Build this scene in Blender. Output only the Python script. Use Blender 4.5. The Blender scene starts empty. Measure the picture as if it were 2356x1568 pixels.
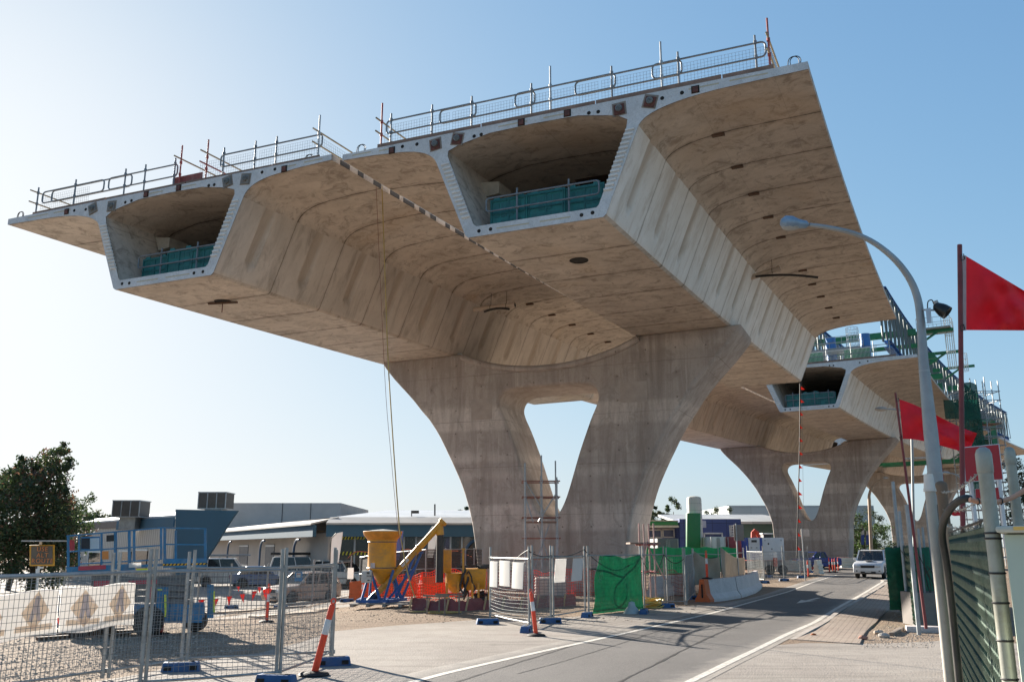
# An elevated road bridge under construction, seen from the roadside
SKY_STRENGTH = 0.107; SUN_STRENGTH = 5.0; EXPOSURE = 1.72
SKY_AIR, SKY_DUST, SKY_OZONE = 1.0, 1.0, 4.0
SKY_TINT = (0.79, 1.06, 1.44); SKY_K = .3; SKY_HAZE = 0.0; SKY_HAZE_COL = (4, 4.6, 5)
import bpy, bmesh, math, random
from mathutils import Vector, Matrix, noise as mnoise
random.seed(7)
C = bpy.context.scene.collection
sc = bpy.context.scene
R = math.radians
PI = math.pi

# ------------------------------------------------------------------ camera numbers (solved from the photograph)
EYE = 2.0
FPX = 2064.33; TH = 0.226; UC, VC = 1178.0, 784.0          # focal length and centre for a 2356 px wide picture
CT, ST = math.cos(TH), math.sin(TH)

def ray(u, v):
    a = (u-UC)/FPX; b = (VC-v)/FPX
    return Vector((a, CT-b*ST, ST+b*CT))
def sstep(a, b, x):
    t = min(1, max(0, (x-a)/(b-a))); return t*t*(3-2*t)
def gz(x, y):
    "height of the ground: level, with the yard and the car park to the left lying a little lower"
    return -0.7*sstep(-3, -12, x)*sstep(25, 36, y) if y > 25 else 0.0
def G(u, v):
    "ground point seen at a picture position"
    d = ray(u, v); z = 0.0
    for _ in range(14):
        k = (z-EYE)/d.z
        x, y = d.x*k, d.y*k
        z = .5*z+.5*gz(x, y)
    return Vector((x, y, gz(x, y)))
def at(u, v, Y):
    "point at distance Y seen at a picture position"
    d = ray(u, v); k = Y/d.y
    return Vector((d.x*k, Y, EYE+d.z*k))

# ------------------------------------------------------------------ materials
MATS = {}
def nt_new(name):
    m = bpy.data.materials.new(name); m.use_nodes = True
    nt = m.node_tree; nt.nodes.clear()
    return m, nt
def N(nt, typ, **kw):
    n = nt.nodes.new(typ)
    for k, v in kw.items():
        if k.startswith('i_'):
            n.inputs[k[2:].replace('_', ' ')].default_value = v
        else: setattr(n, k, v)
    return n
def mix_rgb(nt, fac, a, b, mode='MIX'):
    n = nt.nodes.new('ShaderNodeMix'); n.data_type = 'RGBA'; n.blend_type = mode
    for sock, val in ((n.inputs[0], fac), (n.inputs[6], a), (n.inputs[7], b)):
        if isinstance(val, (int, float)): sock.default_value = val
        elif isinstance(val, tuple): sock.default_value = (*val[:3], 1)
        else: nt.links.new(val, sock)
    return n.outputs[2]
def math_n(nt, op, a, b=None, clamp=False):
    n = nt.nodes.new('ShaderNodeMath'); n.operation = op; n.use_clamp = clamp
    for i, val in enumerate((a, b)):
        if val is None: continue
        if isinstance(val, (int, float)): n.inputs[i].default_value = val
        else: nt.links.new(val, n.inputs[i])
    return n.outputs[0]
def noise_n(nt, vec, scale, detail=4, rough=.6, dist=0):
    n = nt.nodes.new('ShaderNodeTexNoise'); n.inputs['Scale'].default_value = scale
    n.inputs['Detail'].default_value = detail; n.inputs['Roughness'].default_value = rough
    n.inputs['Distortion'].default_value = dist
    if vec is not None: nt.links.new(vec, n.inputs['Vector'])
    return n.outputs['Fac']
def ramp(nt, fac, stops):
    n = nt.nodes.new('ShaderNodeValToRGB')
    el = n.color_ramp.elements
    while len(el) < len(stops): el.new(.5)
    for e, (p, c) in zip(el, stops):
        e.position = p; e.color = (c, c, c, 1) if isinstance(c, (int, float)) else (*c, 1)
    nt.links.new(fac, n.inputs[0]); return n.outputs[0]
def mapping(nt, vec, scale=(1, 1, 1), rot=(0, 0, 0)):
    n = nt.nodes.new('ShaderNodeMapping'); n.inputs['Scale'].default_value = scale; n.inputs['Rotation'].default_value = rot
    nt.links.new(vec, n.inputs['Vector']); return n.outputs[0]
def finish(m, nt, col, rough=.7, metal=0, bump=None, bump_d=.01, spec=.5, trans=None, alpha=None):
    b = nt.nodes.new('ShaderNodeBsdfPrincipled'); o = nt.nodes.new('ShaderNodeOutputMaterial')
    for key, val in (('Base Color', col), ('Roughness', rough), ('Metallic', metal), ('Specular IOR Level', spec)):
        if isinstance(val, tuple): b.inputs[key].default_value = (*val[:3], 1)
        elif isinstance(val, (int, float)): b.inputs[key].default_value = val
        else: nt.links.new(val, b.inputs[key])
    if bump is not None:
        bn = nt.nodes.new('ShaderNodeBump'); bn.inputs['Distance'].default_value = bump_d
        bn.inputs['Strength'].default_value = 1
        nt.links.new(bump, bn.inputs['Height']); nt.links.new(bn.outputs[0], b.inputs['Normal'])
    out = b.outputs[0]
    if trans:                                                  # light passing through cloth
        t = nt.nodes.new('ShaderNodeBsdfTranslucent'); ms = nt.nodes.new('ShaderNodeMixShader'); ms.inputs[0].default_value = trans
        if isinstance(col, tuple): t.inputs[0].default_value = (*col[:3], 1)
        else: nt.links.new(col, t.inputs[0])
        nt.links.new(out, ms.inputs[1]); nt.links.new(t.outputs[0], ms.inputs[2]); out = ms.outputs[0]
    if alpha is not None:
        tr = nt.nodes.new('ShaderNodeBsdfTransparent'); ms = nt.nodes.new('ShaderNodeMixShader')
        if isinstance(alpha, (int, float)): ms.inputs[0].default_value = alpha
        else: nt.links.new(alpha, ms.inputs[0])
        nt.links.new(tr.outputs[0], ms.inputs[1]); nt.links.new(out, ms.inputs[2]); out = ms.outputs[0]
    nt.links.new(out, o.inputs[0])
    return m
def objco(nt): return nt.nodes.new('ShaderNodeTexCoord').outputs['Object']
def geopos(nt): return nt.nodes.new('ShaderNodeNewGeometry').outputs['Position']

def paint(name, col, rough=.45, metal=0, var=.18, scale=2.5, dirt=(.16, .13, .10), damt=.25, bump=0, spec=.5, trans=None, alpha=None):
    "a worn painted / plastic / metal surface: blotchy tone, dust, uneven gloss"
    if name in MATS: return MATS[name]
    m, nt = nt_new(name); p = geopos(nt)
    n1 = noise_n(nt, p, scale, 5, .65); n2 = noise_n(nt, p, scale*6, 3, .6); n3 = noise_n(nt, p, scale*.7, 6, .75, .6)
    lo = tuple(c*(1-var) for c in col); hi = tuple(min(1, c*(1+var)) for c in col)
    c = mix_rgb(nt, ramp(nt, n1, [(.3, 0), (.7, 1)]), lo, hi)
    d = math_n(nt, 'MULTIPLY', ramp(nt, n3, [(.48, 0), (.72, 1)]), damt)
    c = mix_rgb(nt, d, c, dirt)
    c = mix_rgb(nt, math_n(nt, 'MULTIPLY', ramp(nt, n2, [(.62, 0), (.75, 1)]), damt*.6), c, dirt)
    r = math_n(nt, 'ADD', math_n(nt, 'MULTIPLY', n1, .25), rough-.12, clamp=True)
    MATS[name] = finish(m, nt, c, r, metal, n2 if bump else None, bump, spec, trans, alpha)
    return MATS[name]

# ------------------------------------------------------------------ mesh helper
class MB:
    def __init__(self): self.v = []; self.f = []; self.mi = []; self.uv = None; self.M = None; self.cur = 0
    def add(self, vs, fs, mi=None):
        o = len(self.v)
        if self.M is not None: vs = [self.M @ Vector(p) for p in vs]
        self.v += [tuple(p) for p in vs]; self.f += [tuple(o+i for i in f) for f in fs]
        self.mi += [self.cur if mi is None else mi]*len(fs); return self
    def box(self, c, s, rz=0, rx=0, ry=0, taper=None):
        x, y, z = s[0]/2, s[1]/2, s[2]/2
        t = taper or (1, 1)
        vs = [Vector((a*x*(t[0] if k > 0 else 1), b*y*(t[1] if k > 0 else 1), k*z)) for k in (-1, 1) for a, b in ((-1, -1), (1, -1), (1, 1), (-1, 1))]
        if rx or ry or rz:
            M = Matrix.Rotation(rz, 3, 'Z') @ Matrix.Rotation(ry, 3, 'Y') @ Matrix.Rotation(rx, 3, 'X')
            vs = [M @ v for v in vs]
        vs = [v+Vector(c) for v in vs]
        return self.add(vs, [(3, 2, 1, 0), (4, 5, 6, 7), (0, 1, 5, 4), (1, 2, 6, 5), (2, 3, 7, 6), (3, 0, 4, 7)])
    def mm(self, a, b):
        return self.box([(a[i]+b[i])/2 for i in range(3)], [abs(b[i]-a[i]) for i in range(3)])
    def beam(self, a, b, w, h, up=(0, 0, 1)):
        a = Vector(a); b = Vector(b); d = (b-a).normalized(); up = Vector(up)
        s = d.cross(up)
        if s.length < 1e-4: s = d.cross(Vector((1, 0, 0)))
        s.normalize(); n = s.cross(d).normalized()
        vs = [p+s*i*w/2+n*j*h/2 for p in (a, b) for i, j in ((-1, -1), (1, -1), (1, 1), (-1, 1))]
        return self.add(vs, [(0, 1, 2, 3), (7, 6, 5, 4), (4, 5, 1, 0), (5, 6, 2, 1), (6, 7, 3, 2), (7, 4, 0, 3)])
    def tube(self, pts, r, n=8, cap=True, closed=False):
        pts = [Vector(p) for p in pts]; L = len(pts); rr = r if isinstance(r, (list, tuple)) else [r]*L
        vs = []; prev = None
        for i, p in enumerate(pts):
            if closed: d = pts[(i+1) % L]-pts[i-1]
            else: d = pts[min(i+1, L-1)]-pts[max(i-1, 0)]
            d = d.normalized() if d.length > 1e-9 else Vector((0, 0, 1))
            if prev is None:
                s = d.cross(Vector((0, 0, 1)))
                if s.length < 1e-3: s = d.cross(Vector((1, 0, 0)))
            else: s = prev-d*prev.dot(d)
            s.normalize(); prev = s; t = d.cross(s)
            for k in range(n):
                a = 2*PI*k/n; vs.append(p+(s*math.cos(a)+t*math.sin(a))*rr[i])
        fs = []
        for i in range(L if closed else L-1):
            j = (i+1) % L
            for k in range(n):
                k2 = (k+1) % n; fs.append((i*n+k, i*n+k2, j*n+k2, j*n+k))
        if cap and not closed: fs += [tuple(range(n-1, -1, -1)), tuple((L-1)*n+k for k in range(n))]
        return self.add(vs, fs)
    def cyl(self, a, b, r0, r1=None, n=16): return self.tube([a, b], [r0, r0 if r1 is None else r1], n)
    def lathe(self, prof, c=(0, 0, 0), n=24, M=None):
        vs = []; fs = []; L = len(prof)
        for r, z in prof:
            for k in range(n):
                a = 2*PI*k/n; p = Vector((r*math.cos(a), r*math.sin(a), z))
                if M is not None: p = M @ p
                vs.append(p+Vector(c))
        for i in range(L-1):
            for k in range(n):
                k2 = (k+1) % n; fs.append((i*n+k, i*n+k2, (i+1)*n+k2, (i+1)*n+k))
        fs += [tuple(range(n-1, -1, -1)), tuple((L-1)*n+k for k in range(n))]
        return self.add(vs, fs)
    def prism(self, poly, f0, f1):
        "poly: 2D outline; f0, f1 map a 2D point to 3D for the two end faces"
        n = len(poly); vs = [f0(p) for p in poly]+[f1(p) for p in poly]
        fs = [tuple(range(n-1, -1, -1)), tuple(range(n, 2*n))]+[(i, (i+1) % n, n+(i+1) % n, n+i) for i in range(n)]
        return self.add(vs, fs)
    def grid(self, pts, mi=None):
        h = len(pts); w = len(pts[0])
        return self.add([p for row in pts for p in row], [(i*w+j, i*w+j+1, (i+1)*w+j+1, (i+1)*w+j) for i in range(h-1) for j in range(w-1)], mi)
    def ball(self, c, r, n=10, s=(1, 1, 1)):
        prof = [(math.sin(PI*i/n)*r, -math.cos(PI*i/n)*r) for i in range(n+1)]
        vs = []; fs = []
        m = n+4
        for q, z in prof:
            for k in range(m):
                a = 2*PI*k/m; vs.append((c[0]+q*math.cos(a)*s[0], c[1]+q*math.sin(a)*s[1], c[2]+z*s[2]))
        for i in range(n):
            for k in range(m):
                k2 = (k+1) % m; fs.append((i*m+k, i*m+k2, (i+1)*m+k2, (i+1)*m+k))
        return self.add(vs, fs)
    def build(self, name, mat, parent=None, world=True, loc=None, smooth=40, bevel=0, weld=False):
        me = bpy.data.meshes.new(name)
        off = Matrix.Identity(4)
        if parent is not None and world: off = wmat(parent).inverted()
        elif loc is not None: off = Matrix.Translation(Vector(loc)).inverted()
        vs = [off @ Vector(p) for p in self.v]
        me.from_pydata(vs, [], self.f)
        mats = mat if isinstance(mat, (list, tuple)) else [mat]
        for m in mats: me.materials.append(m)
        if len(mats) > 1: me.polygons.foreach_set('material_index', self.mi)
        if self.uv is not None:
            ul = me.uv_layers.new(name='UVMap')
            for lp in me.loops: ul.data[lp.index].uv = self.uv[lp.vertex_index]
        if bevel or weld:
            bm = bmesh.new(); bm.from_mesh(me)
            if weld: bmesh.ops.remove_doubles(bm, verts=bm.verts, dist=1e-4)
            if bevel:
                es = [e for e in bm.edges if len(e.link_faces) == 2 and e.calc_face_angle(0) > R(35)]
                bmesh.ops.bevel(bm, geom=es, offset=bevel, segments=2, affect='EDGES', profile=.6, clamp_overlap=True)
            bm.to_mesh(me); bm.free()
        me.validate(); me.update()
        if smooth:
            me.polygons.foreach_set('use_smooth', [True]*len(me.polygons))
            try: me.set_sharp_from_angle(angle=R(smooth))
            except Exception: pass
        o = bpy.data.objects.new(name, me); C.objects.link(o)
        if parent is not None: o.parent = parent
        elif loc is not None: o.location = loc
        return o
def wmat(o):
    M = o.matrix_basis.copy(); p = o.parent
    while p is not None: M = p.matrix_basis @ M; p = p.parent
    return M
def tag(o, label, cat, group=None, kind=None):
    if label: o['label'] = label
    if cat: o['category'] = cat
    if group: o['group'] = group
    if kind: o['kind'] = kind
    elif cat and 'kind' not in o: o['kind'] = 'thing'
    return o
def thing(name, label, cat, loc=(0, 0, 0), rz=0, group=None):
    o = bpy.data.objects.new(name, None); C.objects.link(o); o.empty_display_size = .2
    o.location = loc; o.rotation_euler = (0, 0, rz)
    return tag(o, label, cat, group)
def dup(root, loc=None, rz=None, label=None):
    r = root.copy(); C.objects.link(r)
    if loc is not None: r.location = loc
    if rz is not None: r.rotation_euler = (0, 0, rz)
    if label: r['label'] = label
    def rec(src, dst):
        for ch in list(src.children):
            c = ch.copy(); C.objects.link(c); c.parent = dst; rec(ch, c)
    rec(root, r)
    return r
def struct(name, mb, mat, **kw):
    o = mb.build(name, mat, **kw); o['kind'] = 'structure'; return o
def lerp(a, b, t): return a+(b-a)*t
def vl(a, b, t): return Vector(a)*(1-t)+Vector(b)*t
def plate(name, rings, depth, bev, mat, parent=None, M=None, res=3):
    "flat outline with holes -> solid plate with rounded edges, standing in the local xz plane, depth along y"
    cu = bpy.data.curves.new(name, 'CURVE'); cu.dimensions = '2D'; cu.fill_mode = 'BOTH'
    for ring in rings:
        sp = cu.splines.new('POLY'); sp.points.add(len(ring)-1); sp.use_cyclic_u = True
        for p, q in zip(sp.points, ring): p.co = (q[0], q[1], 0, 1)
    cu.extrude = depth/2-bev; cu.bevel_depth = bev; cu.bevel_resolution = res; cu.offset = -bev
    ob = bpy.data.objects.new('tmp', cu); C.objects.link(ob)
    bpy.context.view_layer.update()
    dg = bpy.context.evaluated_depsgraph_get()
    me = bpy.data.meshes.new_from_object(ob.evaluated_get(dg)); me.name = name
    bpy.data.objects.remove(ob); bpy.data.curves.remove(cu)
    T = Matrix(((1, 0, 0, 0), (0, 0, -1, 0), (0, 1, 0, 0), (0, 0, 0, 1)))      # x, y(up) -> x, z
    lo = [min(q[i] for q in rings[0])-.003 for i in (0, 1)]; hi = [max(q[i] for q in rings[0])+.003 for i in (0, 1)]
    for v in me.vertices: v.co.x = min(hi[0], max(lo[0], v.co.x)); v.co.y = min(hi[1], max(lo[1], v.co.y))
    me.transform(T)
    if M is not None: me.transform(M)
    me.materials.clear(); me.materials.append(mat)
    me.polygons.foreach_set('use_smooth', [True]*len(me.polygons))
    me.set_sharp_from_angle(angle=R(35))
    o = bpy.data.objects.new(name, me); C.objects.link(o)
    if parent is not None: o.parent = parent
    return o

# ------------------------------------------------------------------ camera, sky, sun
cam_d = bpy.data.cameras.new('camera'); cam = bpy.data.objects.new('camera', cam_d); C.objects.link(cam)
cam_d.sensor_width = 36; cam_d.lens = 36*FPX/2356; cam_d.clip_end = 6000; cam_d.clip_start = .05
cam.location = (0, 0, EYE); cam.rotation_euler = (PI/2+TH, 0, 0)
sc.camera = cam
SUN_AZ, SUN_EL = R(-36), R(19)            # azimuth from +Y towards +X
w = bpy.data.worlds.new('World'); sc.world = w; w.use_nodes = True
nt = w.node_tree; nt.nodes.clear()
sky = nt.nodes.new('ShaderNodeTexSky'); sky.sky_type = 'NISHITA'; sky.sun_disc = False
sky.sun_elevation = SUN_EL; sky.sun_rotation = SUN_AZ
sky.air_density = SKY_AIR; sky.dust_density = SKY_DUST; sky.ozone_density = SKY_OZONE; sky.altitude = 0
bg = nt.nodes.new('ShaderNodeBackground'); bg.inputs[1].default_value = SKY_STRENGTH
wo = nt.nodes.new('ShaderNodeOutputWorld'); 
def vmath(op, a, b):
    n = nt.nodes.new('ShaderNodeVectorMath'); n.operation = op
    for i, val in enumerate((a, b)):
        if isinstance(val, tuple): n.inputs[i].default_value = val
        else: nt.links.new(val, n.inputs[i])
    return n.outputs[0]
skc = vmath('MULTIPLY', sky.outputs[0], SKY_TINT)                # sky tinted, then compressed: the glare round the sun is softened
den = vmath('ADD', vmath('MULTIPLY', skc, (SKY_K, SKY_K, SKY_K)), (1, 1, 1))
skc = vmath('DIVIDE', skc, den)
skc = mix_rgb(nt, SKY_HAZE, skc, SKY_HAZE_COL)
nt.links.new(skc, bg.inputs[0]); nt.links.new(bg.outputs[0], wo.inputs[0])
sd = bpy.data.lights.new('sun', 'SUN'); sun = bpy.data.objects.new('sun', sd); C.objects.link(sun)
sd.energy = SUN_STRENGTH; sd.angle = R(.5); sd.color = (1, .92, .81)
sdir = Vector((math.sin(SUN_AZ)*math.cos(SUN_EL), math.cos(SUN_AZ)*math.cos(SUN_EL), math.sin(SUN_EL)))
sun.rotation_euler = sdir.to_track_quat('Z', 'Y').to_euler(); sun.location = (-30, 40, 60)
vs_ = sc.view_settings; vs_.view_transform = 'Standard'; vs_.look = 'None'; vs_.exposure = EXPOSURE; vs_.gamma = 1
sc.cycles.max_bounces = 8; sc.cycles.diffuse_bounces = 4; sc.cycles.transparent_max_bounces = 24
# ================================================================== concrete
def deck_concrete():
    m, nt = nt_new('deck_concrete')
    uv = nt.nodes.new('ShaderNodeUVMap').outputs[0]
    sx = nt.nodes.new('ShaderNodeSeparateXYZ'); nt.links.new(uv, sx.inputs[0]); S, V = sx.outputs[0], sx.outputs[1]
    p = geopos(nt)
    big = noise_n(nt, p, .45, 6, .7, .3)
    cross = noise_n(nt, mapping(nt, uv, (.9, .6, 1)), 1.0, 7, .76, .9)       # stains drawn out across the slab and down the webs
    fine = noise_n(nt, p, 9, 5, .65)
    pores = noise_n(nt, p, 26, 2, .5)
    c = mix_rgb(nt, ramp(nt, big, [(.3, 0), (.7, 1)]), (.47, .40, .33), (.62, .54, .455))
    c = mix_rgb(nt, math_n(nt, 'MULTIPLY', ramp(nt, cross, [(.46, 0), (.70, 1)]), .7), c, (.30, .245, .195))
    c = mix_rgb(nt, math_n(nt, 'MULTIPLY', ramp(nt, fine, [(.45, 0), (.75, 1)]), .30), c, (.62, .56, .47))
    c = mix_rgb(nt, math_n(nt, 'MULTIPLY', ramp(nt, pores, [(.66, 0), (.74, 1)]), .5), c, (.17, .13, .10))
    blot = noise_n(nt, mapping(nt, p, (1, 1, 1.4)), 1.5, 7, .75, 1.0)
    c = mix_rgb(nt, math_n(nt, 'MULTIPLY', ramp(nt, blot, [(.50, 0), (.63, 1)]), .66), c, (.21, .17, .135))
    rustn = noise_n(nt, p, .16, 3, .6, .5)
    c = mix_rgb(nt, math_n(nt, 'MULTIPLY', ramp(nt, rustn, [(.58, 0), (.72, 1)]), .3), c, (.5, .33, .18))
    # joints between the cast segments every 3 m, with grime along them
    wob = math_n(nt, 'MULTIPLY', math_n(nt, 'SUBTRACT', noise_n(nt, p, 3.2, 3), .5), .05)
    sj = math_n(nt, 'MULTIPLY', math_n(nt, 'ADD', S, wob), 1/3.03)
    fr = math_n(nt, 'ABSOLUTE', math_n(nt, 'SUBTRACT', math_n(nt, 'FRACT', math_n(nt, 'ADD', sj, .5)), .5))
    jn = noise_n(nt, p, 2.4, 4, .7)
    line = math_n(nt, 'MULTIPLY', ramp(nt, fr, [(.006, 1), (.0125, 0)]), ramp(nt, jn, [(.3, .55), (.6, 1)]))
    halo = math_n(nt, 'MULTIPLY', ramp(nt, fr, [(.0, 1), (.07, 0)]), ramp(nt, jn, [(.40, 0), (.62, .8)]))
    c = mix_rgb(nt, halo, c, (.21, .165, .125))
    c = mix_rgb(nt, line, c, (.085, .065, .05))
    # faint board marks along the bridge
    fl = math_n(nt, 'ABSOLUTE', math_n(nt, 'SUBTRACT', math_n(nt, 'FRACT', math_n(nt, 'ADD', math_n(nt, 'MULTIPLY', V, 1/2.35), math_n(nt, 'MULTIPLY', wob, .12))), .5))
    c = mix_rgb(nt, math_n(nt, 'MULTIPLY', ramp(nt, fl, [(.0015, 1), (.004, 0)]), .45), c, (.18, .14, .11))
    MATS['deck'] = finish(m, nt, c, math_n(nt, 'ADD', math_n(nt, 'MULTIPLY', big, .3), .55), 0, mix_rgb(nt, .5, fine, cross), .012, .3)
deck_concrete()
def web_concrete(name, ca, cb, dk, sa):
    "steel formed web faces, streaked down the slope"
    m, nt = nt_new(name)
    uv = nt.nodes.new('ShaderNodeUVMap').outputs[0]; p = geopos(nt)
    sx = nt.nodes.new('ShaderNodeSeparateXYZ'); nt.links.new(uv, sx.inputs[0]); S, V = sx.outputs[0], sx.outputs[1]
    streak = noise_n(nt, mapping(nt, uv, (1.7, .42, 1)), 1.0, 7, .74, .7)
    big = noise_n(nt, p, .55, 5, .65, .4); fine = noise_n(nt, p, 8, 5, .7)
    c = mix_rgb(nt, ramp(nt, big, [(.3, 0), (.7, 1)]), ca, cb)
    c = mix_rgb(nt, math_n(nt, 'MULTIPLY', ramp(nt, streak, [(.48, 0), (.68, 1)]), sa), c, dk)
    s2 = noise_n(nt, mapping(nt, uv, (6, .3, 1)), 1.0, 5, .65, .4)
    c = mix_rgb(nt, math_n(nt, 'MULTIPLY', ramp(nt, s2, [(.56, 0), (.74, 1)]), .35), c, tuple(min(.74, x*1.12) for x in cb))
    c = mix_rgb(nt, math_n(nt, 'MULTIPLY', ramp(nt, fine, [(.6, 0), (.74, 1)]), .45), c, (.25, .21, .16))
    wob = math_n(nt, 'MULTIPLY', math_n(nt, 'SUBTRACT', noise_n(nt, p, 3.2, 3), .5), .05)
    sj = math_n(nt, 'MULTIPLY', math_n(nt, 'ADD', S, wob), 1/3.03)
    fr = math_n(nt, 'ABSOLUTE', math_n(nt, 'SUBTRACT', math_n(nt, 'FRACT', math_n(nt, 'ADD', sj, .5)), .5))
    jn = noise_n(nt, p, 2.4, 4, .7)
    c = mix_rgb(nt, math_n(nt, 'MULTIPLY', ramp(nt, fr, [(.0, 1), (.05, 0)]), ramp(nt, jn, [(.42, .1), (.68, .6)])), c, (.27, .22, .17))
    c = mix_rgb(nt, math_n(nt, 'MULTIPLY', ramp(nt, fr, [(.003, 1), (.0085, 0)]), .8), c, (.10, .08, .06))
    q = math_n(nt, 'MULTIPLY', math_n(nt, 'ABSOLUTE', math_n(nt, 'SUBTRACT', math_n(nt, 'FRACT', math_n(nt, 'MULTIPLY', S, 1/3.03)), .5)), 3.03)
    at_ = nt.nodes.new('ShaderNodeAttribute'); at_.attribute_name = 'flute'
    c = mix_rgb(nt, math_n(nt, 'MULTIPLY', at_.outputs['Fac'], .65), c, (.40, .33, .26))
    MATS[name] = finish(m, nt, c, .62, 0, mix_rgb(nt, .5, fine, streak), .010, .35)
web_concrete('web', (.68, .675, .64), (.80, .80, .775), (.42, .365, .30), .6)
web_concrete('shaded_web', (.49, .43, .365), (.63, .56, .485), (.27, .22, .175), .68)  # left deck's copy: shade put into a darker, browner base, with heavier stains
def face_concrete(name, a, b, dark):
    m, nt = nt_new(name); p = geopos(nt)
    big = noise_n(nt, p, 1.2, 6, .7, .6); fine = noise_n(nt, p, 14, 4, .65); wig = noise_n(nt, p, 3.5, 3, .6, 2.5)
    c = mix_rgb(nt, ramp(nt, big, [(.3, 0), (.7, 1)]), a, b)
    c = mix_rgb(nt, math_n(nt, 'MULTIPLY', ramp(nt, fine, [(.55, 0), (.75, 1)]), .45), c, dark)
    c = mix_rgb(nt, math_n(nt, 'MULTIPLY', ramp(nt, math_n(nt, 'ABSOLUTE', math_n(nt, 'SUBTRACT', wig, .5)), [(.005, 1), (.03, 0)]), .35), c, dark)
    MATS[name] = finish(m, nt, c, .75, 0, fine, .012, .3)
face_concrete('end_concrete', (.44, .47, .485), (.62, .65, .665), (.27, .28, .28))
face_concrete('key_concrete', (.56, .58, .57), (.68, .70, .69), (.46, .43, .36))
face_concrete('recess', (.42, .38, .28), (.50, .46, .35), (.3, .27, .2))
face_concrete('barrier_concrete', (.46, .41, .39), (.60, .54, .51), (.30, .26, .24))
def pier_concrete():
    m, nt = nt_new('pier_concrete'); p = objco(nt)
    sx = nt.nodes.new('ShaderNodeSeparateXYZ'); nt.links.new(p, sx.inputs[0]); Z = sx.outputs[2]
    big = noise_n(nt, p, .38, 6, .7, .5); fine = noise_n(nt, p, 8, 5, .7)
    runs = noise_n(nt, mapping(nt, p, (1.3, 1.3, .14)), 1.0, 7, .74, .6)
    lift = noise_n(nt, mapping(nt, p, (.02, .02, .42)), 1.0, 1, .4)
    c = mix_rgb(nt, ramp(nt, big, [(.3, 0), (.7, 1)]), (.50, .44, .39), (.67, .605, .545))
    c = mix_rgb(nt, math_n(nt, 'MULTIPLY', ramp(nt, lift, [(.42, 0), (.47, 1), (.56, .9), (.6, .1)]), .6), c, (.31, .265, .235))
    c = mix_rgb(nt, math_n(nt, 'MULTIPLY', ramp(nt, runs, [(.44, 0), (.64, 1)]), .68), c, (.235, .195, .165))
    r2 = noise_n(nt, mapping(nt, p, (6, 6, .07)), 1.0, 4, .6, .15)
    c = mix_rgb(nt, math_n(nt, 'MULTIPLY', math_n(nt, 'MULTIPLY', ramp(nt, r2, [(.58, 0), (.66, 1)]), ramp(nt, big, [(.42, 0), (.6, 1)])), .55), c, (.56, .50, .45))
    c = mix_rgb(nt, math_n(nt, 'MULTIPLY', ramp(nt, fine, [(.5, 0), (.75, 1)]), .35), c, (.22, .18, .155))
    blot = noise_n(nt, p, 1.1, 6, .75, .9)
    c = mix_rgb(nt, math_n(nt, 'MULTIPLY', ramp(nt, blot, [(.54, 0), (.59, 1)]), .5), c, (.30, .26, .225))
    # pour lines
    zz = math_n(nt, 'ADD', math_n(nt, 'MULTIPLY', Z, 1/2.37), math_n(nt, 'MULTIPLY', math_n(nt, 'SUBTRACT', noise_n(nt, p, 1.3, 3), .5), .02))
    fr = math_n(nt, 'ABSOLUTE', math_n(nt, 'SUBTRACT', math_n(nt, 'FRACT', zz), .5))
    c = mix_rgb(nt, math_n(nt, 'MULTIPLY', ramp(nt, fr, [(.002, 1), (.007, 0)]), ramp(nt, big, [(.35, .2), (.6, .8)])), c, (.16, .13, .11))
    # tie holes in rows
    def cell(o, k): return math_n(nt, 'SUBTRACT', math_n(nt, 'FRACT', math_n(nt, 'MULTIPLY', o, 1/k)), .5)
    hx, hz = math_n(nt, 'MULTIPLY', cell(sx.outputs[0], 1.45), 1.45), math_n(nt, 'MULTIPLY', cell(Z, 1.185), 1.185)
    hr_ = math_n(nt, 'SQRT', math_n(nt, 'ADD', math_n(nt, 'MULTIPLY', hx, hx), math_n(nt, 'MULTIPLY', hz, hz)))
    c = mix_rgb(nt, math_n(nt, 'MULTIPLY', ramp(nt, hr_, [(.028, 1), (.05, 0)]), .75), c, (.13, .105, .09))
    c = mix_rgb(nt, math_n(nt, 'MULTIPLY', ramp(nt, hr_, [(.06, 1), (.22, 0)]), ramp(nt, blot, [(.5, 0), (.62, .45)])), c, (.24, .20, .17))
    MATS['pier'] = finish(m, nt, c, .78, 0, mix_rgb(nt, .5, fine, runs), .012, .3)
pier_concrete()

# ================================================================== the line of the bridge
BX0, BY0, PHI0, KAP, SKEW = -6.018, 28.960, 0.43894, 0.00125, 0.0563
ZD, CROSS, GRADE = 15.27, .0125, .02327
def BP(s, t, zb=0.0):
    "point of the bridge: s along it, t to the right of the joint between the two decks, zb above the road slab"
    q = s+SKEW*t; ph = PHI0+KAP*q
    x = BX0+(math.cos(PHI0)-math.cos(ph))/KAP; y = BY0+(math.sin(ph)-math.sin(PHI0))/KAP
    return Vector((x+t*math.cos(ph), y-t*math.sin(ph), ZD+CROSS*t+GRADE*q+zb))
def frame(s, t0=0.0):
    "upright frame at a station: x across the bridge, y along it"
    a = BP(s, t0-9); b = BP(s, t0+9); o = BP(s, t0)
    ang = math.atan2(b.y-a.y, b.x-a.x)
    return Vector((o.x, o.y, 0)), ang
TOP = [(.15, 0), (3.9, 0), (7.2, 0), (10.6, 0), (15.55, 0)]
def arc_pts(a, b, c, n=6):
    "smooth corner a-b-c"
    return [((1-t)**2*a[0]+2*t*(1-t)*b[0]+t*t*c[0], (1-t)**2*a[1]+2*t*(1-t)*b[1]+t*t*c[1]) for t in [i/n for i in range(n+1)]]
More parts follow.
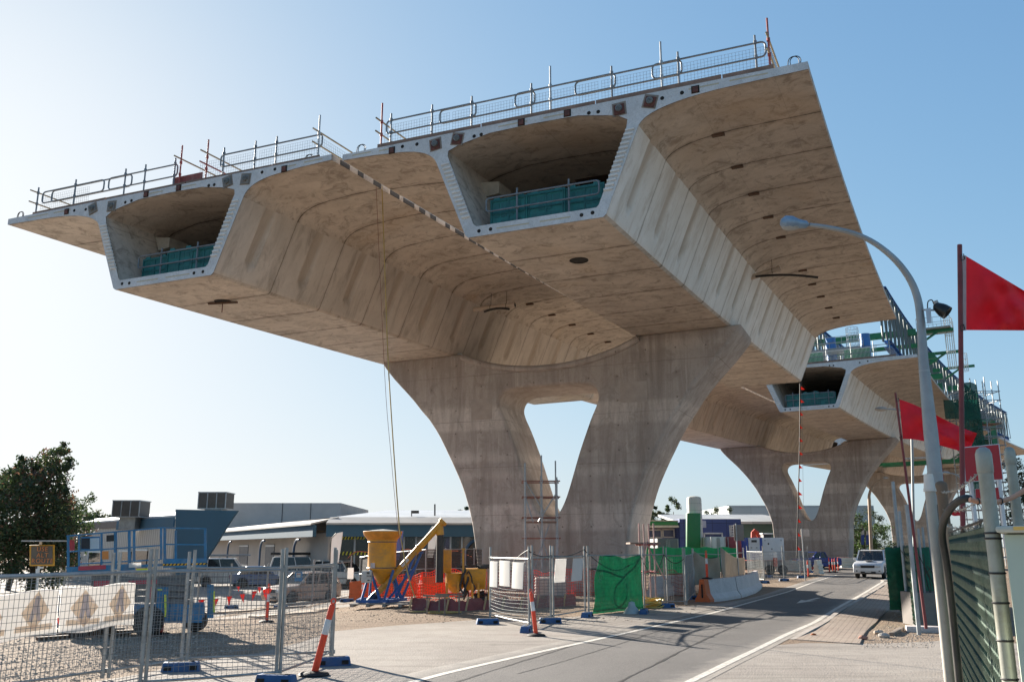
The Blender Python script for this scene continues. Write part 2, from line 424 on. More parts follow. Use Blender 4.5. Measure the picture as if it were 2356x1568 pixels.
def sub(a, b, n): return [(lerp(a[0], b[0], i/n), lerp(a[1], b[1], i/n)) for i in range(1, n+1)]
def outer_profile():
    P = [(15.55, 0), (15.55, -.24), (13.6, -.29)]
    P += arc_pts((13.0, -.31), (10.88, -.44), (10.60, -.98), 9)
    nR0 = len(P)-1
    P += sub((10.60, -.98), (9.52, -3.66), 18); nR1 = len(P)-1
    P += [(9.42, -3.74), (7.2, -3.74), (4.98, -3.74), (4.88, -3.66)]; nL0 = len(P)-1
    P += sub((4.88, -3.66), (3.80, -.98), 18); nL1 = len(P)-1
    P += arc_pts((3.80, -.98), (3.60, -.44), (2.4, -.33), 8)[1:]
    P += [(1.4, -.25), (.15, -.21), (.15, 0)]
    P += TOP[1:-1]
    return P, (nR0, nR1), (nL0, nL1)
INNER = [(9.22, -3.40), (9.30, -3.32), (10.22, -.98), (10.26, -.72), (9.95, -.52), (8.7, -.27), (7.2, -.24), (5.7, -.27), (4.6, -.48), (4.22, -.62), (4.20, -.8), (5.16, -3.32), (5.26, -3.40)]
def make_girder(name, label, side, s0, s1, ds, end_caps=True, group=None):
    prof, (r0, r1), (l0, l1) = outer_profile()
    n = len(prof); rings = max(2, int(round((s1-s0)/ds)))
    root = thing(name, label, 'bridge deck', BP(s0, 7.2*side, -3.74), 0, group)
    acc = [0.0]
    for i in range(1, n): acc.append(acc[-1]+math.hypot(prof[i][0]-prof[i-1][0], prof[i][1]-prof[i-1][1]))
    mb = MB(); mb.uv = []
    nw = math.hypot(1.08, 2.68); nx, nz = 2.68/nw, -1.08/nw
    vs = []; flu = []
    for k in range(rings+1):
        s = lerp(s0, s1, k/rings); q = ((s-s0) % 3.03)/3.03
        for i, (t, z) in enumerate(prof):
            d = 0.0; u = 0.0
            for (a, b, sg) in ((r0, r1, 1), (l0, l1, -1)):
                if a <= i <= b and .2 < q < .8:
                    f = (i-a)/(b-a) if sg > 0 else 1-(i-a)/(b-a)          # 0 top of web .. 1 bottom
                    L = 2.9; yv = f*L; xs = (q-.5)*3.03
                    ext = .32                                               # half width of the flute
                    if yv > 2.02: dd = math.hypot(xs, (yv-2.02))
                    elif yv < .12: dd = math.hypot(xs, (.12-yv))
                    else: dd = abs(xs)
                    u = min(1, max(0, (ext-dd)/.14)); u = u*u*(3-2*u)
                    d = .15*u*(.35+.65*min(1, yv/1.3))
                    t2, z2 = t-sg*nx*d, z-nz*d
            if d: t, z = t2, z2
            vs.append(BP(s, t*side, z)); mb.uv.append((s-s0, acc[i])); flu.append(u)
    for k in range(rings):
        for i in range(n):
            j = (i+1) % n
            f = (k*n+i, k*n+j, (k+1)*n+j, (k+1)*n+i)
            if side < 0: f = f[::-1]
            web = (r0 <= i < r1) or (l0 <= i < l1)
            mb.f.append(f); mb.mi.append(1 if web else 0)
    base = len(vs); m = len(INNER); ri = max(2, int((s1-s0)/3.03))
    for k in range(ri+1):
        s = lerp(s0, s1, k/ri)
        for i, (t, z) in enumerate(INNER): vs.append(BP(s, t*side, z)); mb.uv.append((s-s0, i*.6))
    for k in range(ri):
        for i in range(m):
            j = (i+1) % m
            f = (base+k*m+i, base+(k+1)*m+i, base+(k+1)*m+j, base+k*m+j)
            if side < 0: f = f[::-1]
            mb.f.append(f); mb.mi.append(0)
    mb.v = [tuple(p) for p in vs]
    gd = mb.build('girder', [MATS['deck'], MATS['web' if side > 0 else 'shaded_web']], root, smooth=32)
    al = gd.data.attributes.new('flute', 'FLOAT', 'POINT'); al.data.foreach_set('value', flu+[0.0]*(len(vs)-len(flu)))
    # concrete diaphragm closing the box over the pier
    mb = MB(); sm_ = (s0+s1)/2; pl = [p for p in INNER]
    mb.prism(pl if side < 0 else pl[::-1], lambda p: BP(sm_-1, p[0]*side, p[1]), lambda p: BP(sm_+1, p[0]*side, p[1]))
    mb.build('diaphragm', MATS['deck'], root, smooth=0)
    # cut faces at the two ends
    for nm, s, sg in (('end_face', s0, -1), ('end_face', s1, 1)):
        bm = bmesh.new()
        ov = [bm.verts.new(BP(s, t*side, z)) for t, z in prof]; iv = [bm.verts.new(BP(s, t*side, z)) for t, z in INNER]
        es = [bm.edges.new((ov[i], ov[(i+1) % n])) for i in range(n)]+[bm.edges.new((iv[i], iv[(i+1) % m])) for i in range(m)]
        bmesh.ops.triangle_fill(bm, edges=es, use_beauty=True)
        me = bpy.data.meshes.new(nm); 
        Mi = wmat(root).inverted()
        for v in bm.verts: v.co = Mi @ v.co
        bmesh.ops.recalc_face_normals(bm, faces=bm.faces)
        bm.to_mesh(me); bm.free(); me.materials.append(MATS['end_concrete'])
        o = bpy.data.objects.new(nm, me); C.objects.link(o); o.parent = root
    return root
STEEL = paint('galvanised', (.34, .36, .37), .5, .55, .2, 4, (.30, .26, .22), .3)
DSTEEL = paint('grey_tube', (.17, .20, .225), .55, .3, .25, 4, (.25, .2, .16), .35)
RSTEEL = paint('red_tube', (.33, .06, .055), .6, .1, .3, 6, (.25, .17, .12), .5)
RUST = paint('rust_plate', (.12, .045, .035), .75, .1, .4, 6, (.05, .04, .035), .5)
PLY = paint('toe_board', (.25, .165, .125), .85, 0, .3, 2, (.12, .09, .075), .5)
TEAL = paint('teal_panel', (.012, .155, .15), .5, 0, .2, 4, (.05, .12, .11), .3)
BLACK = paint('black_rubber', (.018, .017, .016), .65, 0, .3, 4, (.09, .075, .06), .25)
HOLE = paint('deep_hole', (.012, .011, .010), .9)
ANCH = paint('anchor_head', (.20, .21, .20), .5, .5, .3, 12, (.1, .06, .05), .5)
TIMBER = paint('brown_timber', (.10, .062, .042), .85, 0, .35, 5, (.22, .10, .05), .4)

def face_frame(s, side):
    "maps (t, z, out) on the end face: out is towards the viewer"
    a = BP(s, 7.2*side-.5); b = BP(s, 7.2*side+.5); across = (b-a).normalized()
    out = Vector((0, 0, 1)).cross(across); out = -out if out.y > 0 else out
    out.z = 0; out.normalize()
    return lambda t, z, o=0.0: BP(s, t*side, z)+out*o
def end_details(root, s, side, simple=False):
    F = face_frame(s, side)
    def rect(mb, t, z, w, h, o0, o1, rot=0):
        c, sn = math.cos(rot), math.sin(rot)
        pl = [(x*c-y*sn, x*sn+y*c) for x, y in ((-w/2, -h/2), (w/2, -h/2), (w/2, h/2), (-w/2, h/2))]
        if side < 0: pl = pl[::-1]
        mb.prism(pl, lambda p: F(t+p[0], z+p[1], o0), lambda p: F(t+p[0], z+p[1], o1))
    def disc(mb, t, z, r, o0, o1, n=14):
        pl = [(r*math.cos(2*PI*k/n), r*math.sin(2*PI*k/n)) for k in range(n)]
        if side < 0: pl = pl[::-1]
        mb.prism(pl, lambda p: F(t+p[0], z+p[1], o0), lambda p: F(t+p[0], z+p[1], o1))
    # shear keys cast on the two webs
    for (ta, za, tb, zb, nk) in ((9.58, -2.95, 10.36, -1.0, 14), (4.92, -3.1, 4.1, -1.0, 14)):
        mb = MB()
        for k in range(nk):
            f = (k+.5)/nk
            t, z = lerp(ta, tb, f), lerp(za, zb, f)
            ww = .30
            pl = [(-ww/2, -.05), (ww/2, -.035), (ww/2, .055), (-ww/2, .04)]
            if side < 0: pl = pl[::-1]
            mb.prism(pl, lambda p: F(t+p[0], z+p[1], -.01), lambda p: F(t+p[0]*.93, z+p[1]*.55, .055))
        mb.build('shear_keys', MATS['key_concrete'], root, smooth=0)
    # shallow cast strips in the slabs
    for t, z, w in ((.9, -.10, .75), (1.9, -.13, .6), (6.5, -.115, 1.0), (7.9, -.12, .7), (12.6, -.13, .9), (13.9, -.12, 1.1), (6.5, -3.57, 1.1), (7.9, -3.57, 1.0)):
        mb = MB(); rect(mb, t, z, w, .045, -.02, .004); mb.build('key_strip', MATS['recess'], root, smooth=0)
    for t, z in ((3.05, -.16), (2.5, -.14), (5.15, -.28), (5.4, -.27), (9.05, -.26), (9.35, -.28), (11.35, -.25), (11.95, -.2), (5.35, -3.57), (5.75, -3.57), (8.75, -3.57), (9.1, -3.55)):
        mb = MB(); disc(mb, t, z, .062, -.02, .006); mb.build('duct_hole', HOLE, root, smooth=0)
    if simple: return
    # small dark anchor pockets
    for t, z in ((1.95+.15, -.2), (6.75+.05, -.12), (8.35, -.12), (12.35, -.18)):
        mb = MB(); rect(mb, t, z, .24, .24, -.02, .012); a = mb.build('bar_pocket', HOLE, root, smooth=0)
        mb = MB(); rect(mb, t, z-.01, .16, .17, .0, .05); pb = mb.build('bar_plate', RUST, a, smooth=0)
    # the four tendon anchors above the webs
    for t, z, ro, col in ((3.75, -.3, .12, RUST), (4.55, -.26, -.22, RUST), (10.02, -.33, .06, RUST), (10.98, -.28, -.3, RUST)):
        if side < 0: col = paint('grey_plate', (.20, .20, .19), .7, .3, .3, 8)
        mb = MB(); rect(mb, t, z, .44, .44, -.02, .010, ro); a = mb.build('tendon_anchor', paint('anchor_pocket', (.22, .19, .16), .8), root, smooth=0)
        mb = MB(); rect(mb, t, z-.02, .33, .33, .0, .045, ro); pb = mb.build('anchor_plate', col, a, smooth=0)
        mb = MB(); disc(mb, t, z, .105, .04, .12, 18)
        for k in range(7): disc(mb, t+.06*math.cos(k*PI/3)*(k < 6), z+.06*math.sin(k*PI/3)*(k < 6), .02, .11, .15, 8)
        mb.build('anchor_head', ANCH, a, smooth=0)

L1 = 36.45
S2A, S2B = 51.9, 115.4
S3A, S3B = 119.5, 178.0
G1 = 'box girder decks of the elevated road'
deckR = make_girder('bridge_deck', 'concrete box girder deck nearest the road, its open end highest in the picture', 1, 0, L1, .07, group=G1)
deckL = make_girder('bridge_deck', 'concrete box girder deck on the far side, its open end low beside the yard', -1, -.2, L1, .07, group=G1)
deckR2 = make_girder('bridge_deck', 'middle length of concrete deck under the blue truss, white SUV driving below it', 1, S2A, S2B, .2, group=G1)
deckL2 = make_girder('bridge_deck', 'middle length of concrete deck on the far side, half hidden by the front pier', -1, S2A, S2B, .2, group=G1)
deckR3 = make_girder('bridge_deck', 'far length of concrete deck with a green work frame hung round its end', 1, S3A, S3B, .5, group=G1)
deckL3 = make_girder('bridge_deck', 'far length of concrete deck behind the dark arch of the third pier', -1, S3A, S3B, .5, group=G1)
end_details(deckR, 0, 1); end_details(deckL, -.2, -1)
end_details(deckR2, S2A, 1, True); end_details(deckL2, S2A, -1, True); end_details(deckR3, S3A, 1, True)
# anchor blocks, a lifting slot and a few things left on the decks
for root, s, side in ((deckR, 0, 1), (deckL, -.2, -1)):
    for sb in (2.3, 7.6, 13.0):
        F = lambda t, z, d: BP(s+sb+d, t*side, z)
        for tb, dirr in ((4.32, 1),) if side > 0 else ((10.0, -1),):
            mb = MB(); w_ = .62*dirr
            v = [F(tb-.12*dirr, -.9, 0), F(tb+w_, -1.0, 0), F(tb+w_, -1.42, 0), F(tb-.02*dirr+.12*dirr, -1.48, 0),
                 F(tb-.12*dirr, -.9, 1.0), F(tb+w_, -1.0, 1.0), F(tb+w_, -1.42, 1.0), F(tb+.1*dirr, -1.48, 1.0)]
            mb.add(v, [(0, 1, 2, 3), (7, 6, 5, 4), (0, 4, 5, 1), (1, 5, 6, 2), (2, 6, 7, 3), (3, 7, 4, 0)])
            mb.build('anchor_block', MATS['deck_plain'] if 'deck_plain' in MATS else paint('deck_plain', (.42, .37, .30), .8, 0, .2, 2, (.2, .16, .12), .4), root)
    for sb, tb in ((5.2, 7.4), (8.2, 6.2), (8.2, 9.0), (11.2, 7.0)):
        a = [BP(s+sb+d, (tb+e)*side, -.262) for d, e in ((-.15, -.75), (-.15, .75), (.5, .75), (.5, -.75))]
        b = [p+Vector((0, 0, .03)) for p in a]
        mb = MB(); mb.add(a+b, [(3, 2, 1, 0), (4, 5, 6, 7), (0, 1, 5, 4), (1, 2, 6, 5), (2, 3, 7, 6), (3, 0, 4, 7)])
        mb.build('ceiling_slot', TIMBER, root, smooth=0)
# dark packing left along the inner edge of the left deck
for k in range(17):
    a_, b_ = .3+k*1.05+.12*math.sin(k*3), .3+k*1.05+.55+.2*math.sin(k*5)
    mb = MB(); q = [BP(s_, -.15+o_, z_) for o_ in (0, .02) for s_, z_ in ((a_, -.2), (b_, -.2), (b_, -.02), (a_, -.02))]
    mb.add(q, [(0, 1, 2, 3), (7, 6, 5, 4), (0, 4, 5, 1), (1, 5, 6, 2), (2, 6, 7, 3), (3, 7, 4, 0)]); mb.build('edge_packing', paint('edge_dark', (.07, .065, .06), .8), deckL, smooth=0)
# dark timber packers in the underside of the outer cantilevers
for root, s0, k0, k1, tt in ((deckR, 0, 1, 12, 12.35), (deckL, -.2, 6, 12, 2.35)):
    side = 1 if root is deckR else -1
    for k in range(k0, k1):
        if k in (6,): continue
        s = s0+k*3.03; t = tt; zz = -.37 if tt > 5 else -.355
        mb = MB(); a = [BP(s+d, (t+e)*side, zz-o) for o in (0, .07) for d, e in ((-.09, -.2), (-.09, .2), (.09, .2), (.09, -.2))]
        mb.add(a, [(0, 1, 2, 3), (7, 6, 5, 4), (0, 4, 5, 1), (1, 5, 6, 2), (2, 6, 7, 3), (3, 7, 4, 0)])
        mb.build('timber_packer', TIMBER, root, smooth=0)
# round drain openings in the bottom slabs
for root, s, side, rusty in ((deckR, 3.9, 1, 0), (deckL, 2.9, -1, 1)):
    mb = MB(); c = BP(s, 7.2*side, -3.745)
    mb.lathe([(.0, .012), (.33, .012), (.33, -.02), (.29, -.02), (.29, -.005), (0, -.005)], c, 22)
    d = mb.build('drain_opening', HOLE, root)
    if rusty:
        mb = MB(); mb.beam(c+Vector((-.6, .1, -.07)), c+Vector((.62, -.12, -.07)), .09, .07)
        mb.build('drain_bar', TIMBER, d)
        mb = MB(); mb.tube([c, c+Vector((0, 0, -.45))], .018, 6); mb.build('drain_rod', RUST, d)

# ================================================================== piers
def sm(pts, n=3):
    "smooth open polyline"
    out = []
    for i in range(len(pts)-1):
        p0 = pts[max(0, i-1)]; p1 = pts[i]; p2 = pts[i+1]; p3 = pts[min(len(pts)-1, i+2)]
        for k in range(n):
            t = k/n
            out.append(tuple(.5*((2*p1[j])+(p2[j]-p0[j])*t+(2*p0[j]-5*p1[j]+4*p2[j]-p3[j])*t*t+(3*p1[j]-p0[j]-3*p2[j]+p3[j])*t**3) for j in range(2)))
    return out+[pts[-1]]
HW = [(-.4, 3.66), (.2, 3.70), (1.27, 3.83), (3.13, 4.12), (4.6, 4.55), (5.59, 4.98), (6.68, 5.55), (7.98, 6.30), (9.59, 7.58), (10.9, 8.85), (11.72, 9.55)]
def make_pier(label, s, dz, depth=3.5):
    (o, ang) = frame(s, .3)
    root = thing('bridge_pier', label, 'bridge pier', (o.x, o.y, 0), ang, 'forked concrete piers under the elevated road')
    def zz(x): return CROSS*x
    prof = sm(HW, 3)
    kz = lambda z: z if z < 3 else z+dz          # taller piers are taller below the fork
    right = [(w_, kz(z) if z > .3 else z) for z, w_ in prof]
    top = [(9.6, 11.96+dz), (9.05, 11.97+dz), (4.95, 11.95+dz)]
    sad = sm([(4.75, 11.88), (3.9, 11.5), (2.7, 11.15), (1.3, 10.92), (0, 10.86), (-1.3, 10.92), (-2.7, 11.15), (-3.9, 11.5), (-4.75, 11.88)], 3)
    sad = [(x, z+dz) for x, z in sad]
    outl = right+top+sad+[(-x, z) for x, z in top[::-1]]+[(-x, z) for x, z in right[::-1]]
    outl = [(x, z+(zz(x) if z > 9 else 0)) for x, z in outl]
    hr = [(.0, 3.38), (.25, 3.42), (.5, 3.6), (.75, 4.0), (1.0, 4.6), (1.33, 5.6), (1.66, 6.6), (2.2, 8.0), (2.52, 8.7), (2.64, 9.15), (2.5, 9.55), (2.1, 9.8), (1.6, 9.86)]
    hr = sm(hr, 3)
    hole = hr+[(-x, z) for x, z in hr[::-1]][:-1]
    hole = [(x, z+dz) for x, z in hole]
    plate('shaft', [outl, hole], depth, .16, MATS['pier'], root)
    # rounded lip along the saddle, front and back
    for y in (-depth/2-.02, depth/2+.02):
        mb = MB(); mb.tube([(x, y, z+zz(x)-.12) for x, z in sad], [.17]*len(sad), 10)
        mb.build('saddle_lip', MATS['pier'], root, world=False)
    # low levelling pads between the pier and the boxes
    for sg in (-1, 1):
        mb = MB(); mb.box((sg*7.1, 0, 12.0+dz+zz(sg*7.1)), (4.1, depth-.8, .16), ry=-CROSS)
        mb.build('bearing_pad', MATS['end_concrete'], root, world=False)
    return root
P1 = make_pier('forked concrete pier nearest the camera with scaffold standing at its fork', 18.8, .02)
P2 = make_pier('second forked concrete pier behind the white SUV and the blue ute', 83.7, 1.50)
P3 = make_pier('third forked concrete pier partly hidden by the lamp post', 148.6, 3.0)
# repair patches on the front pier
for (x0, x1, z0, z1) in ((3.75, 5.1, 8.75, 9.75), (-4.2, -3.0, 8.35, 9.45)):
    mb = MB(); mb.mm((x0, -1.754, z0), (x1, -1.70, z1)); mb.build('mortar_patch', paint('mortar_patch', (.40, .345, .30), .85, 0, .12, 2, (.26, .22, .19), .3), P1, world=False, bevel=.02)
# ================================================================== ground, road, paths
def ground_mat(name, a, b, spk, spk_amt, scale=.35, bump=.02, tracks=0, rough=.9, fine=26):
    m, nt = nt_new(name); p = geopos(nt)
    big = noise_n(nt, p, scale, 6, .65, .4); mid = noise_n(nt, p, scale*7, 5, .7); fin = noise_n(nt, p, fine, 4, .7)
    vo = nt.nodes.new('ShaderNodeTexVoronoi'); vo.inputs['Scale'].default_value = fine*.9; nt.links.new(p, vo.inputs['Vector'])
    c = mix_rgb(nt, ramp(nt, big, [(.32, 0), (.68, 1)]), a, b)
    c = mix_rgb(nt, math_n(nt, 'MULTIPLY', ramp(nt, mid, [(.45, 0), (.7, 1)]), .35), c, tuple(x*.7 for x in a))
    c = mix_rgb(nt, math_n(nt, 'MULTIPLY', ramp(nt, fin, [(.52, 0), (.68, 1)]), spk_amt), c, spk)
    c = mix_rgb(nt, math_n(nt, 'MULTIPLY', ramp(nt, fin, [(.3, 1), (.42, 0)]), spk_amt*.7), c, tuple(min(1, x*1.35) for x in b))
    if tracks:
        spot = noise_n(nt, p, 1.15, 6, .7, 1.2); c = mix_rgb(nt, math_n(nt, 'MULTIPLY', ramp(nt, spot, [(.60, 0), (.68, 1)]), .35), c, tuple(x*.6 for x in a))
        tr = noise_n(nt, mapping(nt, p, (.16, 1.5, 1), (0, 0, R(-18))), 1.0, 5, .65, .3)
        c = mix_rgb(nt, math_n(nt, 'MULTIPLY', ramp(nt, tr, [(.5, 0), (.68, 1)]), tracks), c, tuple(x*.62 for x in a))
    h = mix_rgb(nt, .5, fin, vo.outputs['Distance'])
    MATS[name] = finish(m, nt, c, rough, 0, h, bump, .06)
    return MATS[name]
DIRT = ground_mat('dirt', (.25, .185, .135), (.34, .265, .20), (.14, .105, .08), .6, .3, .05, .35)
APRON = ground_mat('worn_apron', (.30, .265, .232), (.39, .35, .305), (.20, .175, .155), .5, .3, .012, .55, .85, 34)
CARPARK = ground_mat('carpark', (.27, .245, .22), (.36, .335, .305), (.26, .23, .2), .3, .2, .01, .2)
KERB = ground_mat('kerb_concrete', (.36, .32, .28), (.50, .45, .40), (.22, .19, .16), .4, .8, .01)
CRACK = paint('tar_seal', (.022, .021, .021), .6, 0, .3, 6, (.12, .10, .085), .3)

def asphalt():
    m, nt = nt_new('asphalt'); p = geopos(nt)
    uv = nt.nodes.new('ShaderNodeUVMap').outputs[0]; sx = nt.nodes.new('ShaderNodeSeparateXYZ'); nt.links.new(uv, sx.inputs[0])
    U = sx.outputs[0]
    big = noise_n(nt, p, .3, 5, .6, .3); fin = noise_n(nt, p, 45, 3, .7); mid = noise_n(nt, p, 2.5, 5, .7)
    lng = noise_n(nt, mapping(nt, uv, (5, .12, 1)), 1, 4, .6)
    c = mix_rgb(nt, ramp(nt, big, [(.3, 0), (.7, 1)]), (.10, .092, .085), (.148, .135, .124))
    c = mix_rgb(nt, math_n(nt, 'MULTIPLY', ramp(nt, lng, [(.45, 0), (.7, 1)]), .35), c, (.075, .069, .065))
    c = mix_rgb(nt, math_n(nt, 'MULTIPLY', ramp(nt, fin, [(.5, 0), (.7, 1)]), .5), c, (.25, .23, .21))
    c = mix_rgb(nt, math_n(nt, 'MULTIPLY', ramp(nt, fin, [(.3, 1), (.42, 0)]), .5), c, (.06, .056, .053))
    # pale dust gathered along both edges of the lane
    e = math_n(nt, 'ABSOLUTE', math_n(nt, 'SUBTRACT', U, .5))
    e = math_n(nt, 'ADD', e, math_n(nt, 'MULTIPLY', math_n(nt, 'SUBTRACT', mid, .5), .22))
    c = mix_rgb(nt, ramp(nt, e, [(.36, 0), (.5, .85)]), c, (.36, .32, .275))
    MATS['asphalt'] = finish(m, nt, c, .8, 0, fin, .012, .35)
asphalt()
def road_paint():
    m, nt = nt_new('road_paint'); p = geopos(nt)
    n = noise_n(nt, p, 14, 5, .75); n2 = noise_n(nt, p, 2.2, 4, .6)
    c = mix_rgb(nt, ramp(nt, math_n(nt, 'ADD', n, math_n(nt, 'MULTIPLY', n2, .3)), [(.58, 0), (.82, .85)]), (.62, .58, .51), (.25, .225, .2))
    MATS['road_paint'] = finish(m, nt, c, .75, 0, n, .004)
road_paint()
def paver_mat():
    m, nt = nt_new('brick_pavers'); p = geopos(nt)
    mp = mapping(nt, p, (1, 1, 1), (0, 0, R(24)))
    b = nt.nodes.new('ShaderNodeTexBrick'); b.inputs['Scale'].default_value = 1
    b.inputs['Brick Width'].default_value = .26; b.inputs['Row Height'].default_value = .14; b.inputs['Mortar Size'].default_value = .014
    b.inputs['Mortar Smooth'].default_value = .4; b.inputs['Bias'].default_value = 0
    b.inputs['Color1'].default_value = (.36, .28, .225, 1); b.inputs['Color2'].default_value = (.30, .235, .19, 1); b.inputs['Mortar'].default_value = (.10, .08, .065, 1)
    nt.links.new(mp, b.inputs['Vector'])
    big = noise_n(nt, p, .7, 5, .65); fin = noise_n(nt, p, 30, 4, .7)
    c = mix_rgb(nt, ramp(nt, big, [(.35, 0), (.65, .55)]), b.outputs['Color'], (.40, .33, .265))
    c = mix_rgb(nt, math_n(nt, 'MULTIPLY', ramp(nt, fin, [(.5, 0), (.7, 1)]), .35), c, (.20, .155, .12))
    h = math_n(nt, 'SUBTRACT', math_n(nt, 'MULTIPLY', fin, .2), b.outputs['Fac'])
    MATS['pavers'] = finish(m, nt, c, .85, 0, h, .02, .25)
paver_mat()

# the ground: one sheet to the horizon
xs = [-3000, -900, -300, -120, -70, -50, -40]+[-36+2*i for i in range(18)]+[2, 6, 12, 20, 40, 80, 200, 700, 3000]
ys = [-80, -10, 10, 20, 24]+[25+i for i in range(13)]+[40, 46, 60, 90, 160, 400, 1200, 5000]
mb = MB(); mb.grid([[(x, y, gz(x, y)) for x in xs] for y in ys])
struct('ground', mb, DIRT, smooth=0)
def sheet(name, pts, dz, mat, kind='structure', cut=1.2):
    "polygon laid on the ground"
    bm = bmesh.new(); vsx = [bm.verts.new((p[0], p[1], 0)) for p in pts]
    bm.faces.new(vsx); bmesh.ops.triangulate(bm, faces=bm.faces[:])
    if cut:
        for _ in range(5):
            es = [e for e in bm.edges if e.calc_length() > cut*2]
            if not es: break
            bmesh.ops.subdivide_edges(bm, edges=es, cuts=1); bmesh.ops.triangulate(bm, faces=bm.faces[:])
    for v in bm.verts: v.co.z = gz(v.co.x, v.co.y)+dz
    for f in bm.faces:
        if f.normal.z < 0: f.normal_flip()
    me = bpy.data.meshes.new(name); bm.to_mesh(me); bm.free(); me.materials.append(mat)
    o = bpy.data.objects.new(name, me); C.objects.link(o)
    if kind: o['kind'] = kind
    return o
def GP(l): return [G(u, v) for u, v in l]
# the road's two painted edge lines as seen
LEFT = [(760, 1613), (900, 1582), (1035, 1546), (1180, 1513), (1331, 1480), (1438, 1456), (1540, 1433), (1642, 1409), (1730, 1384), (1812, 1361), (1876, 1337), (1925, 1322)]
RIGHT = [(1440, 1640), (1587, 1568), (1680, 1522), (1744, 1492), (1780, 1474), (1812, 1458), (1873, 1432), (1930, 1396), (1981, 1368), (2027, 1340), (2044, 1327)]
Lw = GP(LEFT); Rw = GP(RIGHT)
def resample(P, n):
    d = [0]
    for i in range(1, len(P)): d.append(d[-1]+(P[i]-P[i-1]).length)
    out = []
    for k in range(n):
        t = d[-1]*k/(n-1); i = max(j for j in range(len(d)) if d[j] <= t+1e-9); i = min(i, len(P)-2)
        out.append(P[i].lerp(P[i+1], (t-d[i])/(d[i+1]-d[i])))
    return out
# carry both on beyond the SUV, bending right with the bridge
def extend(P, pts): return P+[Vector((x, y, 0)) for x, y in pts]
Lx = [Vector((Lw[0].x-2.6*3, Lw[0].y-3*4.2, 0)), Vector((Lw[0].x-2.6, Lw[0].y-4.2, 0))]+Lw
Rx = [Vector((Rw[0].x-2.6*2, Rw[0].y-2*4.6, 0)), Vector((Rw[0].x-2.6, Rw[0].y-4.6, 0))]+Rw
Lx = extend(Lx, [(27, 80), (40, 108), (66, 150), (110, 210)]); Rx = extend(Rx, [(33, 78), (47, 104), (74, 146), (118, 205)])
LR = resample(Lx, 90); RR = resample(Rx, 90)
mb = MB(); mb.uv = []
rows = []
acc = 0
for i, (a, b) in enumerate(zip(LR, RR)):
    d = (b-a).normalized(); a2 = a-d*.9; b2 = b+d*.35
    if i: acc += (LR[i]-LR[i-1]).length
    row = []
    for k in range(9):
        q = a2.lerp(b2, k/8); row.append((q.x, q.y, gz(q.x, q.y)+.006)); mb.uv.append((k/8, acc))
    rows.append(row)
mb.grid(rows); struct('road', mb, MATS['asphalt'], smooth=0)
def strip(name, P, w, dz, mat, n=None, wob=0.0, off=0.0):
    P = resample(P, n) if n else P
    rows = []
    for i, p in enumerate(P):
        d = (P[min(i+1, len(P)-1)]-P[max(i-1, 0)]); d = Vector((d.x, d.y, 0)).normalized(); s = Vector((d.y, -d.x, 0))
        ww = w*(1+random.uniform(-wob, wob)); c = p+s*(off+random.uniform(-wob, wob)*w*.5)
        rows.append([(c-s*ww/2)[:2], (c+s*ww/2)[:2]])
    mb = MB(); mb.grid([[(x, y, gz(x, y)+dz) for x, y in r] for r in rows])
    o = mb.build(name, mat, smooth=0); o['kind'] = 'structure'; return o
strip('road_marking', Lx[:14], .14, .010, MATS['road_paint'], 70, .06)
strip('road_marking', Rx[:13], .14, .010, MATS['road_paint'], 70, .06)
for cr, w_ in (([(990, 1590), (1062, 1565), (1200, 1521), (1341, 1478), (1438, 1454), (1502, 1438), (1610, 1408), (1660, 1396)], .045),
           ([(1190, 1550), (1300, 1520), (1438, 1477), (1478, 1463), (1560, 1437)], .025), ([(1330, 1620), (1438, 1562), (1520, 1522), (1601, 1480), (1690, 1440), (1767, 1409)], .05)):
    strip('road_crack', GP(cr), w_, .009, CRACK, 60, .5)
# painted arrow, half in the shade of the pier
pa, pb = G(1884, 1374.5), G(1832, 1387.5); d = (pb-pa).normalized(); s = Vector((d.y, -d.x, 0)); Ln = (pb-pa).length
arrow = [(0, -.07), (Ln*.52, -.07), (Ln*.46, -.26), (Ln, .0), (Ln*.46, .26), (Ln*.52, .07), (0, .07)]
mb = MB(); mb.add([pa+d*x+s*y*1.15+Vector((0, 0, .010)) for x, y in arrow], [tuple(range(7))]); struct('road_arrow', mb, MATS['road_paint'], smooth=0)
# pale worn apron on the near side of the road, left and right of the lane
edge = GP([(-400, 1700), (171, 1575), (325, 1549), (433, 1524), (600, 1500), (700, 1474), (769, 1451), (895, 1439), (1010, 1431), (1122, 1423), (1240, 1423), (1345, 1416), (1480, 1405), (1560, 1394), (1650, 1388), (1740, 1373), (1800, 1352), (1850, 1338)])
lft = [Vector((p.x, p.y, 0)) for p in LR if p.y < 62]
lft = [p+Vector((.8, -.3, 0)) for p in lft]
sheet('apron', [(-12, -12)]+[p[:2] for p in edge]+[p[:2] for p in lft[::-1]]+[(-4, -12)], .002, APRON)
rgt = [Vector((p.x, p.y, 0)) for p in RR if p.y < 20.2]
near = GP([(1850, 1478), (1985, 1480), (2060, 1478), (2150, 1474), (2200, 1470)])
sheet('shoulder', [(p.x-.6, p.y) for p in rgt]+[p[:2] for p in near]+[(14, 17), (9, -10), (0, -12)], .002, APRON)
sheet('car_park', [(-60, 33), (-22, 28.5), (-9, 34.5), (-4, 37), (-1, 46), (0, 70), (-60, 110), (-90, 60)], .004, CARPARK, cut=2)
